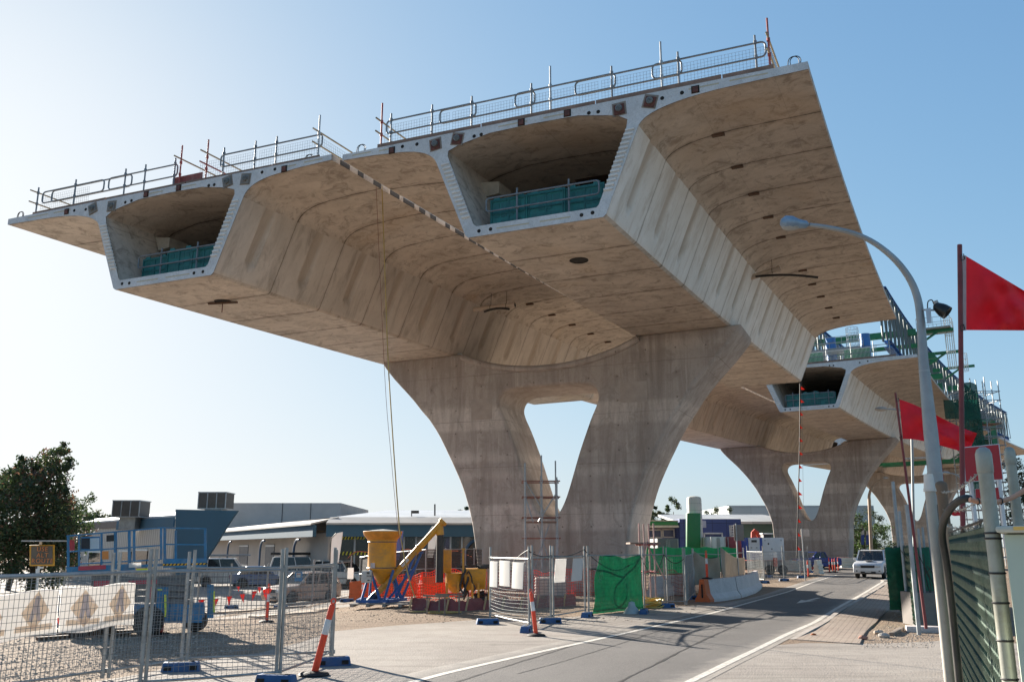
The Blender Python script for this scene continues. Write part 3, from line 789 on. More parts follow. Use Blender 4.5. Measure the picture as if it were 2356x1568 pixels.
# kerb and the brick footpath behind it
kl = GP([(1812, 1470), (1846, 1455), (1890, 1436), (1944, 1399), (1993, 1371), (2038, 1343), (2056, 1330)])
kl = resample(kl, 40)
def hgt(i): return .02+.085*sstep(0, 6, i)
mb = MB(); rows = []
for i, p in enumerate(kl):
    d = (kl[min(i+1, 39)]-kl[max(i-1, 0)]).normalized(); s = Vector((d.y, -d.x, 0)); h = hgt(i)+random.uniform(-.012, .012)
    rows.append([(q.x, q.y, z) for q, z in ((p-s*.02, -.02), (p, h-.02), (p+s*.03, h), (p+s*.16, h), (p+s*.17, -.02))])
mb.grid(rows); struct('kerb', mb, KERB, smooth=0)
inner = []
for i, p in enumerate(kl):
    d = (kl[min(i+1, 39)]-kl[max(i-1, 0)]).normalized(); inner.append(p+Vector((d.y, -d.x, 0))*.15)
outer = resample(GP([(1978, 1482), (1990, 1455), (2016, 1432), (2036, 1409), (2064, 1386), (2078, 1360), (2086, 1332)]), 40)
rows = []
for i, (a, b) in enumerate(zip(inner, outer)):
    h = max(.012, hgt(i)-.012); rows.append([(q.x, q.y, lerp(h, .03, k/8)+.014*mnoise.noise((q.x*1.5, q.y*1.5, 0))) for k, q in enumerate([a.lerp(b, k/8) for k in range(9)])]+[(b.x+.02, b.y, -.03)])
rows = [[(x, y-.02, -.03) for x, y, z in rows[0]]]+rows
mb = MB(); mb.grid(rows); struct('footpath', mb, MATS['pavers'], smooth=0)

# loose stones
STONE = paint('stone', (.40, .325, .255), .9, 0, .45, 3, (.16, .13, .11), .4)
def stones(name, spots, mat, n, smin, smax, seed):
    rnd = random.Random(seed); mb = MB()
    for _ in range(n):
        u, v = spots(rnd)
        p = G(u, v); s = rnd.uniform(smin, smax)*(.6+.8*rnd.random()**3)
        a = rnd.uniform(0, 6.28); vs = []
        for k in range(5):
            t = a+k*1.2566; r = s*rnd.uniform(.7, 1.2); vs.append((p.x+r*math.cos(t), p.y+r*math.sin(t), p.z+s*.1))
        vs += [(p.x+s*rnd.uniform(-.3, .3), p.y+s*rnd.uniform(-.3, .3), p.z+s*rnd.uniform(.5, .9))]
        mb.add(vs, [(k, (k+1) % 5, 5) for k in range(5)])
    o = mb.build(name, mat, smooth=0); o['kind'] = 'stuff'; return o
def yard(r):
    while True:
        v = 1405+r.random()**1.3*200; u = r.uniform(-60, 760)
        if v < 1570-(max(0, u-171))*.185 and v < 1585: return u, v
tag(stones('gravel', yard, STONE, 9000, .012, .028, 3), 'loose crushed gravel over the yard behind the wire fence', 'gravel')
def verge(r):
    v = r.uniform(1405, 1490); return r.uniform(1985+(1490-v)*.9, 2150), v
tag(stones('gravel', verge, STONE, 2600, .010, .024, 4), 'loose gravel between the brick path and the fence', 'gravel')
def mud(r):
    v = r.uniform(1372, 1432); return r.uniform(640, 1620), v
tag(stones('rubble', mud, paint('clod', (.33, .24, .17), .95, 0, .4, 3, (.2, .14, .1), .3), 2600, .012, .032, 5), 'clods of brown earth round the yellow silo and the pier', 'rubble')
# ================================================================== things on and under the bridge
def proj(P):
    x, y, z = P[0], P[1], P[2]-EYE
    F = y*CT+z*ST; U = -y*ST+z*CT
    return UC+FPX*x/F, VC-FPX*U/F
def t_at(u, s, lo, hi):
    "place across the deck whose top shows at picture column u"
    for _ in range(40):
        mid = (lo+hi)/2
        if proj(BP(s, mid, 0))[0] < u: lo = mid
        else: hi = mid
    return mid
def hoop(t0, t1, z0, z1, s, r=.14, o=0):
    "closed rail hoop with rounded ends in the plane of the rail"
    pts = []
    for cx, cz, a0 in ((t1-r, z1-r, 0), (t0+r, z1-r, 90), (t0+r, z0+r, 180), (t1-r, z0+r, 270)):
        for k in range(5):
            a = R(a0+k*22.5); pts.append(BP(s+o, cx+r*math.cos(a), cz+r*math.sin(a)))
    return pts
def wire_panel(A, B, h0, h1, cell, r, nh=None):
    "wires between two ground-level points A and B, from height h0 to h1"
    mb = MB(); A = Vector(A); B = Vector(B); L = (B-A).length; n = max(2, int(L/cell))
    for k in range(n+1):
        p = A.lerp(B, k/n); mb.tube([p+Vector((0, 0, h0)), p+Vector((0, 0, h1))], r, 3, cap=False)
    m = nh or max(2, int((h1-h0)/cell))
    for k in range(m+1):
        z = lerp(h0, h1, k/m); mb.tube([A+Vector((0, 0, z)), B+Vector((0, 0, z))], r, 3, cap=False)
    return mb
WIRE = paint('mesh_wire', (.20, .215, .22), .5, .5, .2, 6, (.25, .18, .12), .3)
def edge_rail(label, side, s, us, tall, hoops, tmin, tmax, returns):
    root = thing('guard_rail', label, 'guard rail', BP(s, tmin if side > 0 else tmax, 0), 0, 'scaffold tube guard rails along the deck ends')
    T = lambda u: t_at(u, s, tmin-3, tmax+3)
    for u in us:
        t = T(u); tl = u in tall
        mb = MB(); mb.tube([BP(s, t, -.02), BP(s, t, (1.75 if tl else 1.28))], .032, 8)
        mb.tube([BP(s, t, 1.0), BP(s, t, 1.10)], .055, 8); mb.tube([BP(s, t, .52), BP(s, t, .62)], .055, 8)
        mb.build('post', RSTEEL if tl and u in tall[:2] else (STEEL if tl else DSTEEL), root)
    for i, (u0, u1) in enumerate(hoops):
        mb = MB(); mb.tube(hoop(T(u0), T(u1), .57, 1.05, s, .14, .05+.05*(i % 2)), .030, 8, closed=True); mb.build('rail_hoop', DSTEEL, root)
    a, b = T(us[0]), T(us[-1])
    n = max(1, int(abs(b-a)/2.4))
    for k in range(n):
        t0, t1 = lerp(a, b, k/n)+.06, lerp(a, b, (k+1)/n)-.06
        if side < 0 and k in (n//2, n//2-1): continue
        mb = wire_panel(BP(s+.13, t0, 0), BP(s+.13, t1, 0), .16, .93, .10, .0042)
        # the wire sheet follows the crossfall between its two ends
        mb.build('mesh_panel', WIRE, root, smooth=0)
    for k in range(int(abs(b-a)/3.9)+1):
        t0 = a-.1+k*3.9; t1 = min(t0+3.86, b+.1)
        if t1-t0 < .3: continue
        mb = MB(); mb.prism([(t0, 0), (t1, 0), (t1, .2+random.uniform(-.02, .02)), (t0, .2)], lambda p: BP(s-.06, p[0], p[1]), lambda p: BP(s-.02, p[0], p[1]))
        mb.build('toe_board', PLY, root, smooth=0)
    for (u, ds, L, z, mt) in returns:                          # rails running back along the deck edge
        t = T(u)
        mb = MB(); mb.tube([BP(s-.35, t, z), BP(s+L, t, z-.02)], .03, 8); mb.build('side_rail', mt, root)
    return root
YTUBE = paint('scuffed_tube', (.30, .25, .16), .55, .4, .3, 5, (.2, .1, .06), .4)
railR = edge_rail('longer guard rail of grey tubes along the end of the higher right deck', 1, .2, [876, 898, 993, 1085, 1223, 1267, 1409, 1524, 1563, 1742, 1773], [876, 1773, 1524, 1267], [(886, 1093), (1008, 1228), (1184, 1416), (1322, 1569), (1502, 1765)], 1.0, 15,
                  [(876, 0, 3.2, 1.05, YTUBE), (876, 0, 3.2, .57, YTUBE), (1773, 0, 3.6, 1.1, YTUBE), (1773, 0, 3.6, .6, YTUBE)])
railL = edge_rail('lower guard rail with red posts along the end of the left deck', -1, .08, [81, 167.5, 283, 329, 398, 411, 472, 511, 584, 633, 731], [411, 472, 731], [(90, 232), (109, 294), (243, 402), (500, 735)], -15.6, -.3,
                  [(81, 0, 2.6, 1.05, YTUBE), (81, 0, 2.6, .57, YTUBE), (411, 0, 2.6, 1.2, YTUBE), (472, 0, 3.2, 1.2, YTUBE), (472, 0, 3.2, .75, RSTEEL), (731, 0, 5.5, 1.1, YTUBE), (731, 0, 5.5, .6, YTUBE)])
for root, t, s0 in ((railR, t_at(1773, .2, 10, 16), .4), (railL, t_at(731, .2, -4, 0), .3)):
    wire_panel(BP(s0, t, .1), BP(s0+3.2, t, .1), .05, .9, .11, .0042).build('mesh_panel', WIRE, root, smooth=0)
# red steel tray standing on the left deck
t0, t1 = t_at(402, .3, -14, -6), t_at(470, .3, -14, -3)
tray = thing('steel_tray', 'shallow red steel tray standing among the posts of the left deck rail', 'tray', BP(.6, t0, 0))
mb = MB()
for z0, z1, a, b in ((.26, .30, .15, 1.5), (.30, .52, .15, .18), (.30, .52, 1.47, 1.5)): mb.prism([(t0, z0), (t1, z0), (t1, z1), (t0, z1)], lambda p: BP(a, p[0], p[1]), lambda p: BP(b, p[0], p[1]))
mb.build('tray_body', paint('tray_red', (.22, .055, .045), .6, .1, .3, 4, (.3, .25, .2), .5), tray, smooth=0)
for tt in (t0+.1, t1-.1):
    mb = MB(); mb.prism([(tt-.05, 0), (tt+.05, 0), (tt+.05, .26), (tt-.05, .26)], lambda p: BP(.3, p[0], p[1]), lambda p: BP(1.4, p[0], p[1])); mb.build('foot', RSTEEL, tray, smooth=0)
# lifting loops of bar and a few offcuts on the deck corners
BARS = paint('black_bar', (.03, .028, .027), .6, .3)
for (s, t, side, lab) in ((.15, 15.15, 0, 'black steel lifting loop on the outer corner of the right deck'), (.15, .75, 0, 'black steel lifting loop at the inner corner of the right deck'), (-.0, -15.2, 0, 'black steel lifting loop on the outer corner of the left deck'), (.1, -1.35, 0, 'black steel lifting loop at the inner corner of the left deck')):
    mb = MB()
    for dx in (0, .09): mb.tube([BP(s, t-.17+dx, -.02)]+[BP(s+.02, t+dx*.6+.15*math.cos(R(a)), .17+.16*math.sin(R(a))) for a in range(180, -1, -20)]+[BP(s, t+.15+dx*.3, -.02)], .014, 6)
    o = mb.build('lifting_loop', BARS, None, loc=BP(s, t, 0)); tag(o, lab, 'lifting loop', 'lifting loops on the deck corners')

# teal plastic panels and tube rails closing off the box openings
def box_barrier(s, side, lab, tl, tr, posts, z0=-3.40, zt=-2.32, shifts=((0, 0), (.02, .12), (0, 0)), grp='tube rails across the box openings'):
    gr = thing('guard_rail', lab, 'guard rail', BP(s, 7.2*side, z0), 0, grp)
    mb = MB(); mb.tube([p for p in hoop(min(tl*side, tr*side), max(tl*side, tr*side), zt-.45, zt, s-.05, .10)], .032, 8, closed=True); mb.build('rail_hoop', DSTEEL, gr)
    for p in posts:
        mb = MB(); mb.tube([BP(s, p*side, z0), BP(s, p*side, zt+.22)], .032, 8); mb.tube([BP(s, p*side, zt-.04), BP(s, p*side, zt+.05)], .052, 8); mb.tube([BP(s, p*side, zt-.49), BP(s, p*side, zt-.41)], .052, 8)
        mb.build('post', DSTEEL, gr)
    n = 3; L = tr-tl
    for k in range(n):
        a = tl+.06+k*L/n; b = a+L/n+.02; dz = shifts[k][1]; so = s+.12+.05*k
        lab2 = ['teal plastic panel at the left of the %s box opening', 'teal plastic panel in the middle of the %s box opening', 'teal plastic panel at the right of the %s box opening'][k if side > 0 else 2-k] % grpname
        pr = thing('plastic_screen', lab2, 'plastic panel', BP(so, (a+b)/2*side, z0+dz), 0, 'teal plastic panels in the box openings')
        def face(x0, x1, y0, y1, o0, o1, mbx):
            pl = [(x0, y0), (x1, y0), (x1, y1), (x0, y1)]
            mbx.prism(pl, lambda p: BP(so+o0, (a+p[0])*side, z0+.02+dz+p[1]), lambda p: BP(so+o1, (a+p[0])*side, z0+.02+dz+p[1]))
        w_ = b-a; h = zt-z0-.02
        # slope of the web trims the outer panels
        mb = MB(); face(0, w_, 0, h, 0, .03, mb)
        for x0 in (.12, w_-.35): face(x0, x0+.22, h, h+.07, 0, .03, mb)
        mb.build('panel_sheet', TEAL, pr, smooth=0)
        mb = MB()
        for x0, x1, y0, y1 in ((.05, w_-.05, .05, .09), (.05, w_-.05, h*.48, h*.52), (.05, w_-.05, h-.1, h-.06), (.05, .09, .05, h-.06), (w_-.09, w_-.05, .05, h-.06), (w_*.48, w_*.52, .05, h-.06)): face(x0, x1, y0, y1, -.025, .0, mb)
        rnd = random.Random(k+int(s))
        for i in range(4):
            for j in range(3):
                x = .14+i*(w_-.28)/4; y = .13+j*(h-.2)/3
                if rnd.random() < .8: face(x, x+(w_-.28)/4-.06, y, y+(h-.2)/3-.1, -.012, .0, mb)
        mb.build('panel_ribs', paint('teal_ribs', (.010, .115, .115), .5, 0, .2, 5, (.04, .1, .1), .3), pr, smooth=0)
grpname = 'higher right'
box_barrier(.55, 1, 'two posts and a tube hoop across the right deck opening', 5.35, 9.15, (6.4, 8.15), shifts=((0, 0), (.02, .04), (0, .02)))
grpname = 'lower left'
box_barrier(.5, -1, 'two posts and a tube hoop across the left deck opening', 5.45, 9.1, (6.35, 8.05), shifts=((0, .03), (.02, .14), (0, -.02)))
grpname = 'distant middle'
box_barrier(S2A+.6, 1, 'tube rails across the opening of the middle deck', 5.3, 9.15, (5.9, 7.6, 8.7))

# drain pipes hung under the decks
PIPE = paint('drain_pipe', (.50, .40, .31), .6, 0, .12, 2, (.2, .15, .11), .35)
def hung_pipe(lab, s, side, a, b, ba, bb, hang):
    r = thing('drain_pipe', lab, 'drain pipe', BP(s, a[0]*side, a[1]), 0, 'drain pipes hung under the decks')
    mb = MB(); p, q = BP(s, a[0]*side, a[1]), BP(s, b[0]*side, b[1]); mb.cyl(p, q, .125, n=18); d = (q-p).normalized()
    mb.cyl(q-d*.12, q+d*.01, .14, n=18); mb.build('pipe', PIPE, r)
    mb = MB(); mb.cyl(q+d*.012, q+d*.014, .105, n=18); mb.build('pipe_end', HOLE, r)
    mb = MB(); n = 8; p, q = BP(s-.1, ba[0]*side, ba[1]), BP(s-.1, bb[0]*side, bb[1])
    mb.tube([p.lerp(q, k/n)+Vector((0, 0, .10*math.sin(PI*k/n))) for k in range(n+1)], .055, 10); mb.build('black_hose', BLACK, r)
    for h in hang:
        c = BP(s, lerp(a[0], b[0], h)*side, lerp(a[1], b[1], h))
        mb = MB(); mb.tube([c+Vector((0, 0, .1)), c+Vector((.02, .02, .75))], .012, 6); mb.tube([c+Vector((0.0, 0, 0))+d.cross(Vector((0, 0, 1))).normalized()*.135*math.cos(x)+Vector((0, 0, .135*math.sin(x))) for x in [k*PI/6 for k in range(12)]], .014, 5, closed=True)
        mb.build('hanger', BARS, r)
hung_pipe('pale drain pipe above a long black hose beside the right web', 18.0, 1, (10.38, -1.3), (11.76, -1.02), (10.65, -1.3), (13.45, -1.72), (.75,))
hung_pipe('pale drain pipe hung on two wires between the two decks', 16.0, -1, (3.14, -1.69), (.85, -1.72), (2.5, -1.9), (1.1, -1.93), (.42, .8))

# yellow hose and red cord let down from the left deck
HOSE = paint('yellow_hose', (.42, .30, .10), .5, 0, .2, 4, (.2, .14, .07), .3)
p0 = BP(2.95, -.16, -.05); g = G(985, 1411)
hp = [p0, at(886, 640, p0.y), at(893, 830, p0.y), at(904, 1010, p0.y), at(917, 1190, p0.y), at(922, 1235, p0.y), at(932, 1290, p0.y+.1), at(945, 1345, p0.y+.2), at(960, 1383, p0.y+.1), Vector((G(978, 1403).x, G(978, 1403).y, .06)), Vector((g.x, g.y, .04)), Vector((g.x+.5, g.y-.1, .035)), Vector((g.x+1.0, g.y+.25, .035)), Vector((g.x+.3, g.y+.55, .035)), Vector((g.x-.6, g.y+.4, .035))]
def sm3(P, n=6):
    P = [Vector(p) for p in P]; out = []
    for i in range(len(P)-1):
        a, b, c, d = P[max(0, i-1)], P[i], P[i+1], P[min(len(P)-1, i+2)]
        for k in range(n):
            t = k/n; out.append(.5*((2*b)+(c-a)*t+(2*a-5*b+4*c-d)*t*t+(3*b-a-3*c+d)*t**3))
    return out+[P[-1]]
mb = MB(); mb.tube(sm3(hp), .022, 8); tag(mb.build('hose', HOSE, None, loc=(g.x, g.y, 0)), 'yellow hose hanging from the left deck down to the mud by the silo', 'hose')
q0 = BP(2.55, -.16, -.05); mb = MB(); mb.tube(sm3([q0, at(885, 860, q0.y), at(899, 1040, q0.y), at(913, 1190, q0.y), at(925, 1280, q0.y)], 5), .008, 5)
tag(mb.build('cord', paint('thin_cord', (.20, .07, .05), .7), None, loc=q0), 'thin dark cord hanging beside the yellow hose', 'cord')
# warning bunting hung from the far end of the front deck
FLAGR = paint('bunting_red', (.75, .055, .025), .6, 0, .15, 5, (.5, .1, .06), .2, trans=.35)
top = BP(36.3, 9.45, -3.74); bx, by = top.x, top.y
bot = at(1833, 1283, by)
ln = sm3([top, top.lerp(bot, .35)+Vector((.05, 0, 0)), top.lerp(bot, .7)+Vector((.02, 0, 0)), bot], 6)
bunt = thing('bunting_line', 'black cable with red pennants hung from the far end of the front deck', 'bunting', (bot.x, bot.y, 0))
mb = MB(); mb.tube(ln, .035, 6); mb.build('cable', BLACK, bunt)
mb = MB(); mb.tube([top+Vector((.1, 0, 0)), top.lerp(bot, .5)+Vector((.28, 0, 0)), bot+Vector((.5, 0, .4))], .008, 4); mb.build('thin_line', WIRE, bunt)
for k in range(13):
    p = top.lerp(bot, (k+.5)/13.2)+Vector((.04, -.04, 0)); w_ = random.uniform(.16, .26)
    mb = MB(); mb.add([p+Vector((0, 0, .14)), p+Vector((0, 0, -.12)), p+Vector((w_, -.02, -.1)), p+Vector((0, .012, .14)), p+Vector((0, .012, -.12)), p+Vector((w_, -.008, -.1))], [(0, 1, 2), (5, 4, 3), (0, 2, 5, 3), (2, 1, 4, 5), (1, 0, 3, 4)])
    mb.build('pennant', FLAGR, bunt, smooth=0)

# ---------------------------------------------------------------- launching gantry on the middle deck
GBLUE = paint('gantry_blue', (.035, .16, .42), .45, .1, .2, .8, (.12, .14, .15), .25)
GDARK = paint('gantry_grey', (.10, .125, .125), .55, .2, .25, .8, (.14, .12, .1), .25)
GGREEN = paint('gantry_green', (.012, .16, .065), .5, 0, .25, 1, (.06, .1, .07), .25)
WHITE = paint('white_steel', (.62, .64, .63), .5, 0, .12, 1.5, (.35, .31, .27), .3)
gan = thing('launching_gantry', 'long blue and grey steel truss gantry standing on the middle deck', 'gantry', BP(70, 9, 0))
def truss(t, zb, zt, s0, s1, step):
    n = int((s1-s0)/step); B = lambda s, z, dt=0: BP(s, t+dt, z)
    for z, hh in ((zb, .55), (zt, .35)):
        mb = MB()
        for s in [s0+step*k for k in range(n)]:
            mb.beam(B(s, z-hh/2), B(s+step, z-hh/2), .62, .05); mb.beam(B(s, z+hh/2), B(s+step, z+hh/2), .62, .05); mb.beam(B(s, z), B(s+step, z), .06, hh)
            if z == zb:
                for e in (.25, .75): mb.beam(B(s+e*step, z-hh/2), B(s+e*step, z+hh/2), .5, .04, up=(1, 0, 0))
        mb.build('chord', GBLUE, gan, smooth=0)
    mb = MB()
    for k in range(n):
        s = s0+step*k
        for dt in (-.3, .3):
            for f0, f1 in ((0, .5), (1, .5)):
                mb.beam(B(s+f0*step, zb+.2, dt), B(s+f1*step, zt-.1, dt), .08, .17, up=(0, 0, 1))
            mb.beam(B(s, zb+.2, dt), B(s, zt-.1, dt), .10, .16, up=(1, 0, 0))
    mb.build('lattice', GDARK, gan, smooth=0)
truss(13.0, 2.0, 6.8, 57, 168, 3.0)
truss(5.0, 2.0, 6.8, 57, 168, 3.0)
for s, z in ((66, 1.0), (80, 1.0), (98, 1.0)):
    mb = MB(); mb.beam(BP(s, 2.5, z), BP(s, 15.2, z), .9, .7); mb.beam(BP(s, 3.5, .0), BP(s, 3.5, z), .6, .6, up=(1, 0, 0)); mb.beam(BP(s, 14.2, .0), BP(s, 14.2, z), .6, .6, up=(1, 0, 0)); mb.build('cross_beam', GGREEN, gan, smooth=0)
for s in (72, 90):
    mb = MB(); mb.beam(BP(s, 4, 5.6), BP(s, 14, 5.6), .5, .6); mb.beam(BP(s+2, 4, 4.6), BP(s+2, 14, 4.6), .3, .4); mb.build('tie_beam', GGREEN, gan, smooth=0)
for s, t in ((63, 7.5), (63, 10.5)):
    mb = MB(); mb.cyl(BP(s, t, 1.2), BP(s, t, 4.2), .45, n=14); mb.cyl(BP(s, t, .4), BP(s, t, 1.2), .6, n=14); mb.build('jack', GBLUE, gan)
# green brackets with work cages hung outside the right truss
for s, z in ((80, 7.0), (86, 5.6), (103, 6.4)):
    mb = MB(); mb.beam(BP(s, 12.6, z), BP(s, 16.8, z), .35, .3); mb.beam(BP(s, 13.2, z-1.4), BP(s, 15.4, z), .2, .2); mb.beam(BP(s, 13.5, z-2.6), BP(s, 14.8, z-2.6), .5, .6); mb.build('side_bracket', GGREEN, gan, smooth=0)
def cage(s, t, z, r, h):
    mb = MB(); c = BP(s, t, z)
    for k in range(12):
        a = k*PI/6; mb.tube([c+Vector((r*math.cos(a), r*math.sin(a), 0)), c+Vector((r*math.cos(a), r*math.sin(a), h))], .022, 4)
    for zz in (0, h*.33, h*.66, h): mb.tube([c+Vector((r*math.cos(k*PI/8), r*math.sin(k*PI/8), zz)) for k in range(16)], .025, 4, closed=True)
    mb.build('ladder_cage', WHITE, gan)
cage(82, 16.2, 3.2, .42, 5.4); cage(64, 9.3, 3.4, .55, 1.7); cage(100, 15.9, 5.4, .45, 2.2)
def platform(s0, s1, t0, t1, z):
    mb = MB(); mb.prism([(t0, z-.12), (t1, z-.12), (t1, z), (t0, z)], lambda p: BP(s0, *p), lambda p: BP(s1, *p))
    for s in (s0, s1):
        for zz in (.5, 1.05): mb.tube([BP(s, t0, z+zz), BP(s, t1, z+zz)], .024, 4)
    for t in (t0, t1):
        for zz in (.5, 1.05): mb.tube([BP(s0, t, z+zz), BP(s1, t, z+zz)], .024, 4)
    for k in range(5):
        for s in (s0, s1): mb.tube([BP(s, lerp(t0, t1, k/4), z), BP(s, lerp(t0, t1, k/4), z+1.05)], .022, 4)
    mb.build('work_platform', paint('platform_grey', (.34, .36, .35), .5, .3), gan, smooth=0)
platform(79, 83, 13.4, 16.6, 7.3); platform(60, 62.5, 4.5, 10.4, 1.2); platform(60, 62.5, 4.5, 10.4, 2.6)
# white and green fence along the end of the middle deck, with its tube rail
f2 = thing('deck_fence', 'white barred fence along the end of the middle deck', 'fence', BP(S2A+1.2, 8, 0))
mb = MB()
for k in range(96):
    t = 3.0+k*.1; mb.tube([BP(S2A+1.2, t, .08), BP(S2A+1.2, t, 1.15)], .013, 3, cap=False)
for z in (.1, 1.15): mb.tube([BP(S2A+1.2, 3, z), BP(S2A+1.2, 12.6, z)], .03, 5)
mb.build('bars', WHITE, f2)
for t0, t1 in ((6.2, 8.3), (10.0, 12.0)):
    mb = MB(); mb.prism([(t0, .1), (t1, .1), (t1, 1.25), (t0, 1.25)], lambda p: BP(S2A+1.7, *p), lambda p: BP(S2A+1.75, *p)); mb.build('green_sheet', GGREEN, f2, smooth=0)
r2 = thing('guard_rail', 'thin tube rail with brown toe boards along the end of the middle deck', 'guard rail', BP(S2A+.4, 8, 0), 0, 'scaffold tube guard rails along the deck ends')
for t in (3.2, 5.0, 6.9, 8.8, 10.7, 12.4, 13.6):
    mb = MB(); mb.tube([BP(S2A+.4, t, 0), BP(S2A+.4, t, 1.5)], .03, 6); mb.build('post', STEEL, r2)
for z in (.6, 1.1):
    mb = MB(); mb.tube([BP(S2A+.35, 2, z), BP(S2A+.35, 14, z)], .028, 6); mb.build('rail', DSTEEL, r2)
mb = MB(); mb.prism([(1, 0), (14, 0), (14, .22), (1, .22)], lambda p: BP(S2A+.3, *p), lambda p: BP(S2A+.34, *p)); mb.build('toe_board', PLY, r2, smooth=0)
# green travelling frame round the end of the far deck
fr = thing('work_frame', 'green steel work frame hung round the end of the far deck', 'work frame', BP(S3A-.6, 8, -4.6))
mb = MB()
for s in (S3A-1.4, S3A+1.6):
    mb.beam(BP(s, 1.5, -4.35), BP(s, 16.6, -4.35), .4, .45); mb.beam(BP(s, 16.6, -4.35), BP(s, 16.6, .9), .35, .35, up=(1, 0, 0)); mb.beam(BP(s, 11, -4.3), BP(s, 16.6, -.8), .25, .25)
    mb.beam(BP(s, 1.5, .9), BP(s, 16.8, .9), .4, .4)
for t in (2, 6, 10, 14): mb.beam(BP(S3A-1.4, t, -4.3), BP(S3A+1.6, t, -4.3), .25, .3)
mb.build('steel_frame', GGREEN, fr, smooth=0)
mb = MB(); mb.prism([(12.5, -4.0), (16.4, -4.0), (16.4, -.6), (12.5, -3.4)], lambda p: BP(S3A-1.2, *p), lambda p: BP(S3A-1.1, *p)); mb.build('green_screen', paint('dark_green_cloth', (.008, .07, .035), .8, 0, .3, 1), fr, smooth=0)

# ---------------------------------------------------------------- scaffolds
NETG = None
def scaffold(name, label, xs, ys, lifts, top, place, boards=(), diag=(), mat=STEEL, bmat=None, r=.03, stairs=(), z0=0.0, grp='tube scaffold towers'):
    "place(x, y, z) -> world; xs, ys: grid of standards; lifts: heights of ledgers"
    root = thing(name, label, 'scaffold', place(xs[0], ys[0], z0), 0, grp)
    rnd = random.Random(len(xs)*7+len(lifts))
    for x in xs:
        for y in ys:
            h = top+rnd.uniform(-.2, .9)*(1 if len(lifts) > 2 else .4)
            mb = MB(); mb.tube([place(x, y, z0), place(x, y, h)], r, 6)
            for l in lifts: mb.tube([place(x, y, l-.06), place(x, y, l+.06)], r*1.7, 6)
            mb.build('standard', mat, root)
    for l in lifts:
        mb = MB()
        for y in ys: mb.tube([place(xs[0]-.15, y, l), place(xs[-1]+.15, y, l)], r*.85, 5)
        for x in xs: mb.tube([place(x, ys[0]-.1, l), place(x, ys[-1]+.1, l)], r*.85, 5)
        mb.build('ledger', bmat or mat, root)
    for (x0, y0, z0_, x1, y1, z1) in diag:
        mb = MB(); mb.tube([place(x0, y0, z0_), place(x1, y1, z1)], r*.85, 5); mb.build('brace', mat, root)
    for (x0, x1, y0, y1, z) in boards:
        mb = MB(); a = [place(*p) for p in ((x0, y0, z), (x1, y0, z), (x1, y1, z), (x0, y1, z))]; b = [p+Vector((0, 0, .06)) for p in a]
        mb.add(a+b, [(3, 2, 1, 0), (4, 5, 6, 7), (0, 1, 5, 4), (1, 2, 6, 5), (2, 3, 7, 6), (3, 0, 4, 7)]); mb.build('board', PLY, root, smooth=0)
    for (a, b) in stairs:
        mb = MB(); mb.beam(place(*a), place(*b), .7, .14); mb.build('stair_flight', paint('stair_brown', (.12, .09, .07), .7), root, smooth=0)
    return root
# at the fork of the front pier
c0 = at(1209, 1372, 40.6); c1 = at(1284, 1372, 40.6); wd = c1.x-c0.x
scaffold('scaffold_tower', 'narrow scaffold tower at the foot of the front pier fork', (0, wd*.52, wd), (0, 1.1), (.5, 1.5, 2.4, 3.3, 4.2, 4.9), 5.2, lambda x, y, z: Vector((c0.x+x, 40.6+y, z)),
         boards=((0, wd, 0, 1.1, 3.08),), r=.038, diag=((0, 0, 4.9, wd*.6, 0, 3.5), (0, 0, 4.2, wd*.25, 0, 3.1), (wd, 0, 4.4, wd*.4, 0, 3.1), (wd*.2, 0, .8, wd*.75, 0, 3.0), (wd*.4, 1.1, 3.0, wd, 1.1, .3)), bmat=paint('red_ledger', (.28, .15, .12), .6, .2, .4, 3))
# beside the road fence, half behind the front pier
c2 = at(1486, 1375, 33.0)
scaffold('scaffold_tower', 'small red and grey scaffold with a ladder right of the front pier', (0, .36), (0, 1.2), (1.15, 2.1), 2.75, lambda x, y, z: Vector((c2.x+x, 33.0+y, z)), diag=((-.5, 0, .1, .1, 0, 2.2), (0.1, 0, 2.1, .7, 0, .9)), mat=paint('redwhite_tube', (.42, .25, .22), .6, .1, .5, 1.5), boards=((-.5, .6, 0, 1.2, 2.12),), bmat=RSTEEL)
# tall stair tower at the edge of the middle deck
e0 = at(2246, 1250, 99); e1 = at(2304, 1250, 99); e2 = at(2341, 1250, 99)
PL = lambda x, y, z: Vector((x, 99+y, z))
lf = [1.0+1.0*k for k in range(19)]
scaffold('stair_tower', 'tall scaffold stair tower beside the middle deck, right of the big flag', (e0.x, (e0.x+e1.x)/2, e1.x, e2.x), (0, 1.4, 2.8), lf, 20.3, PL, r=.055,
         boards=[(e1.x, e2.x, 0, 2.4, z) for z in (15.4, 11.0, 6.6)]+[(e0.x-1.2, e0.x, 0, 2.4, 17.6)], stairs=[((e0.x, 1, 18.2), (e1.x, 1, 15.4)), ((e1.x, 2, 15.4), (e0.x+.3, 2, 12.6)), ((e0.x, 1, 9.5), (e1.x, 1, 11.0))],
         diag=[(e0.x, 0, 8, e1.x, 0, 13), (e1.x, 0, 8, e0.x, 0, 13), (e0.x, 0, 3, e1.x, 0, 8), (e1.x, 0, 3, e0.x, 0, 8), (e0.x, 2.4, 13, e1.x, 2.4, 18)])
SCRN = paint('green_screen_net', (.016, .11, .075), .8, 0, .3, .8, (.04, .06, .05), .3, trans=.35, alpha=.72)
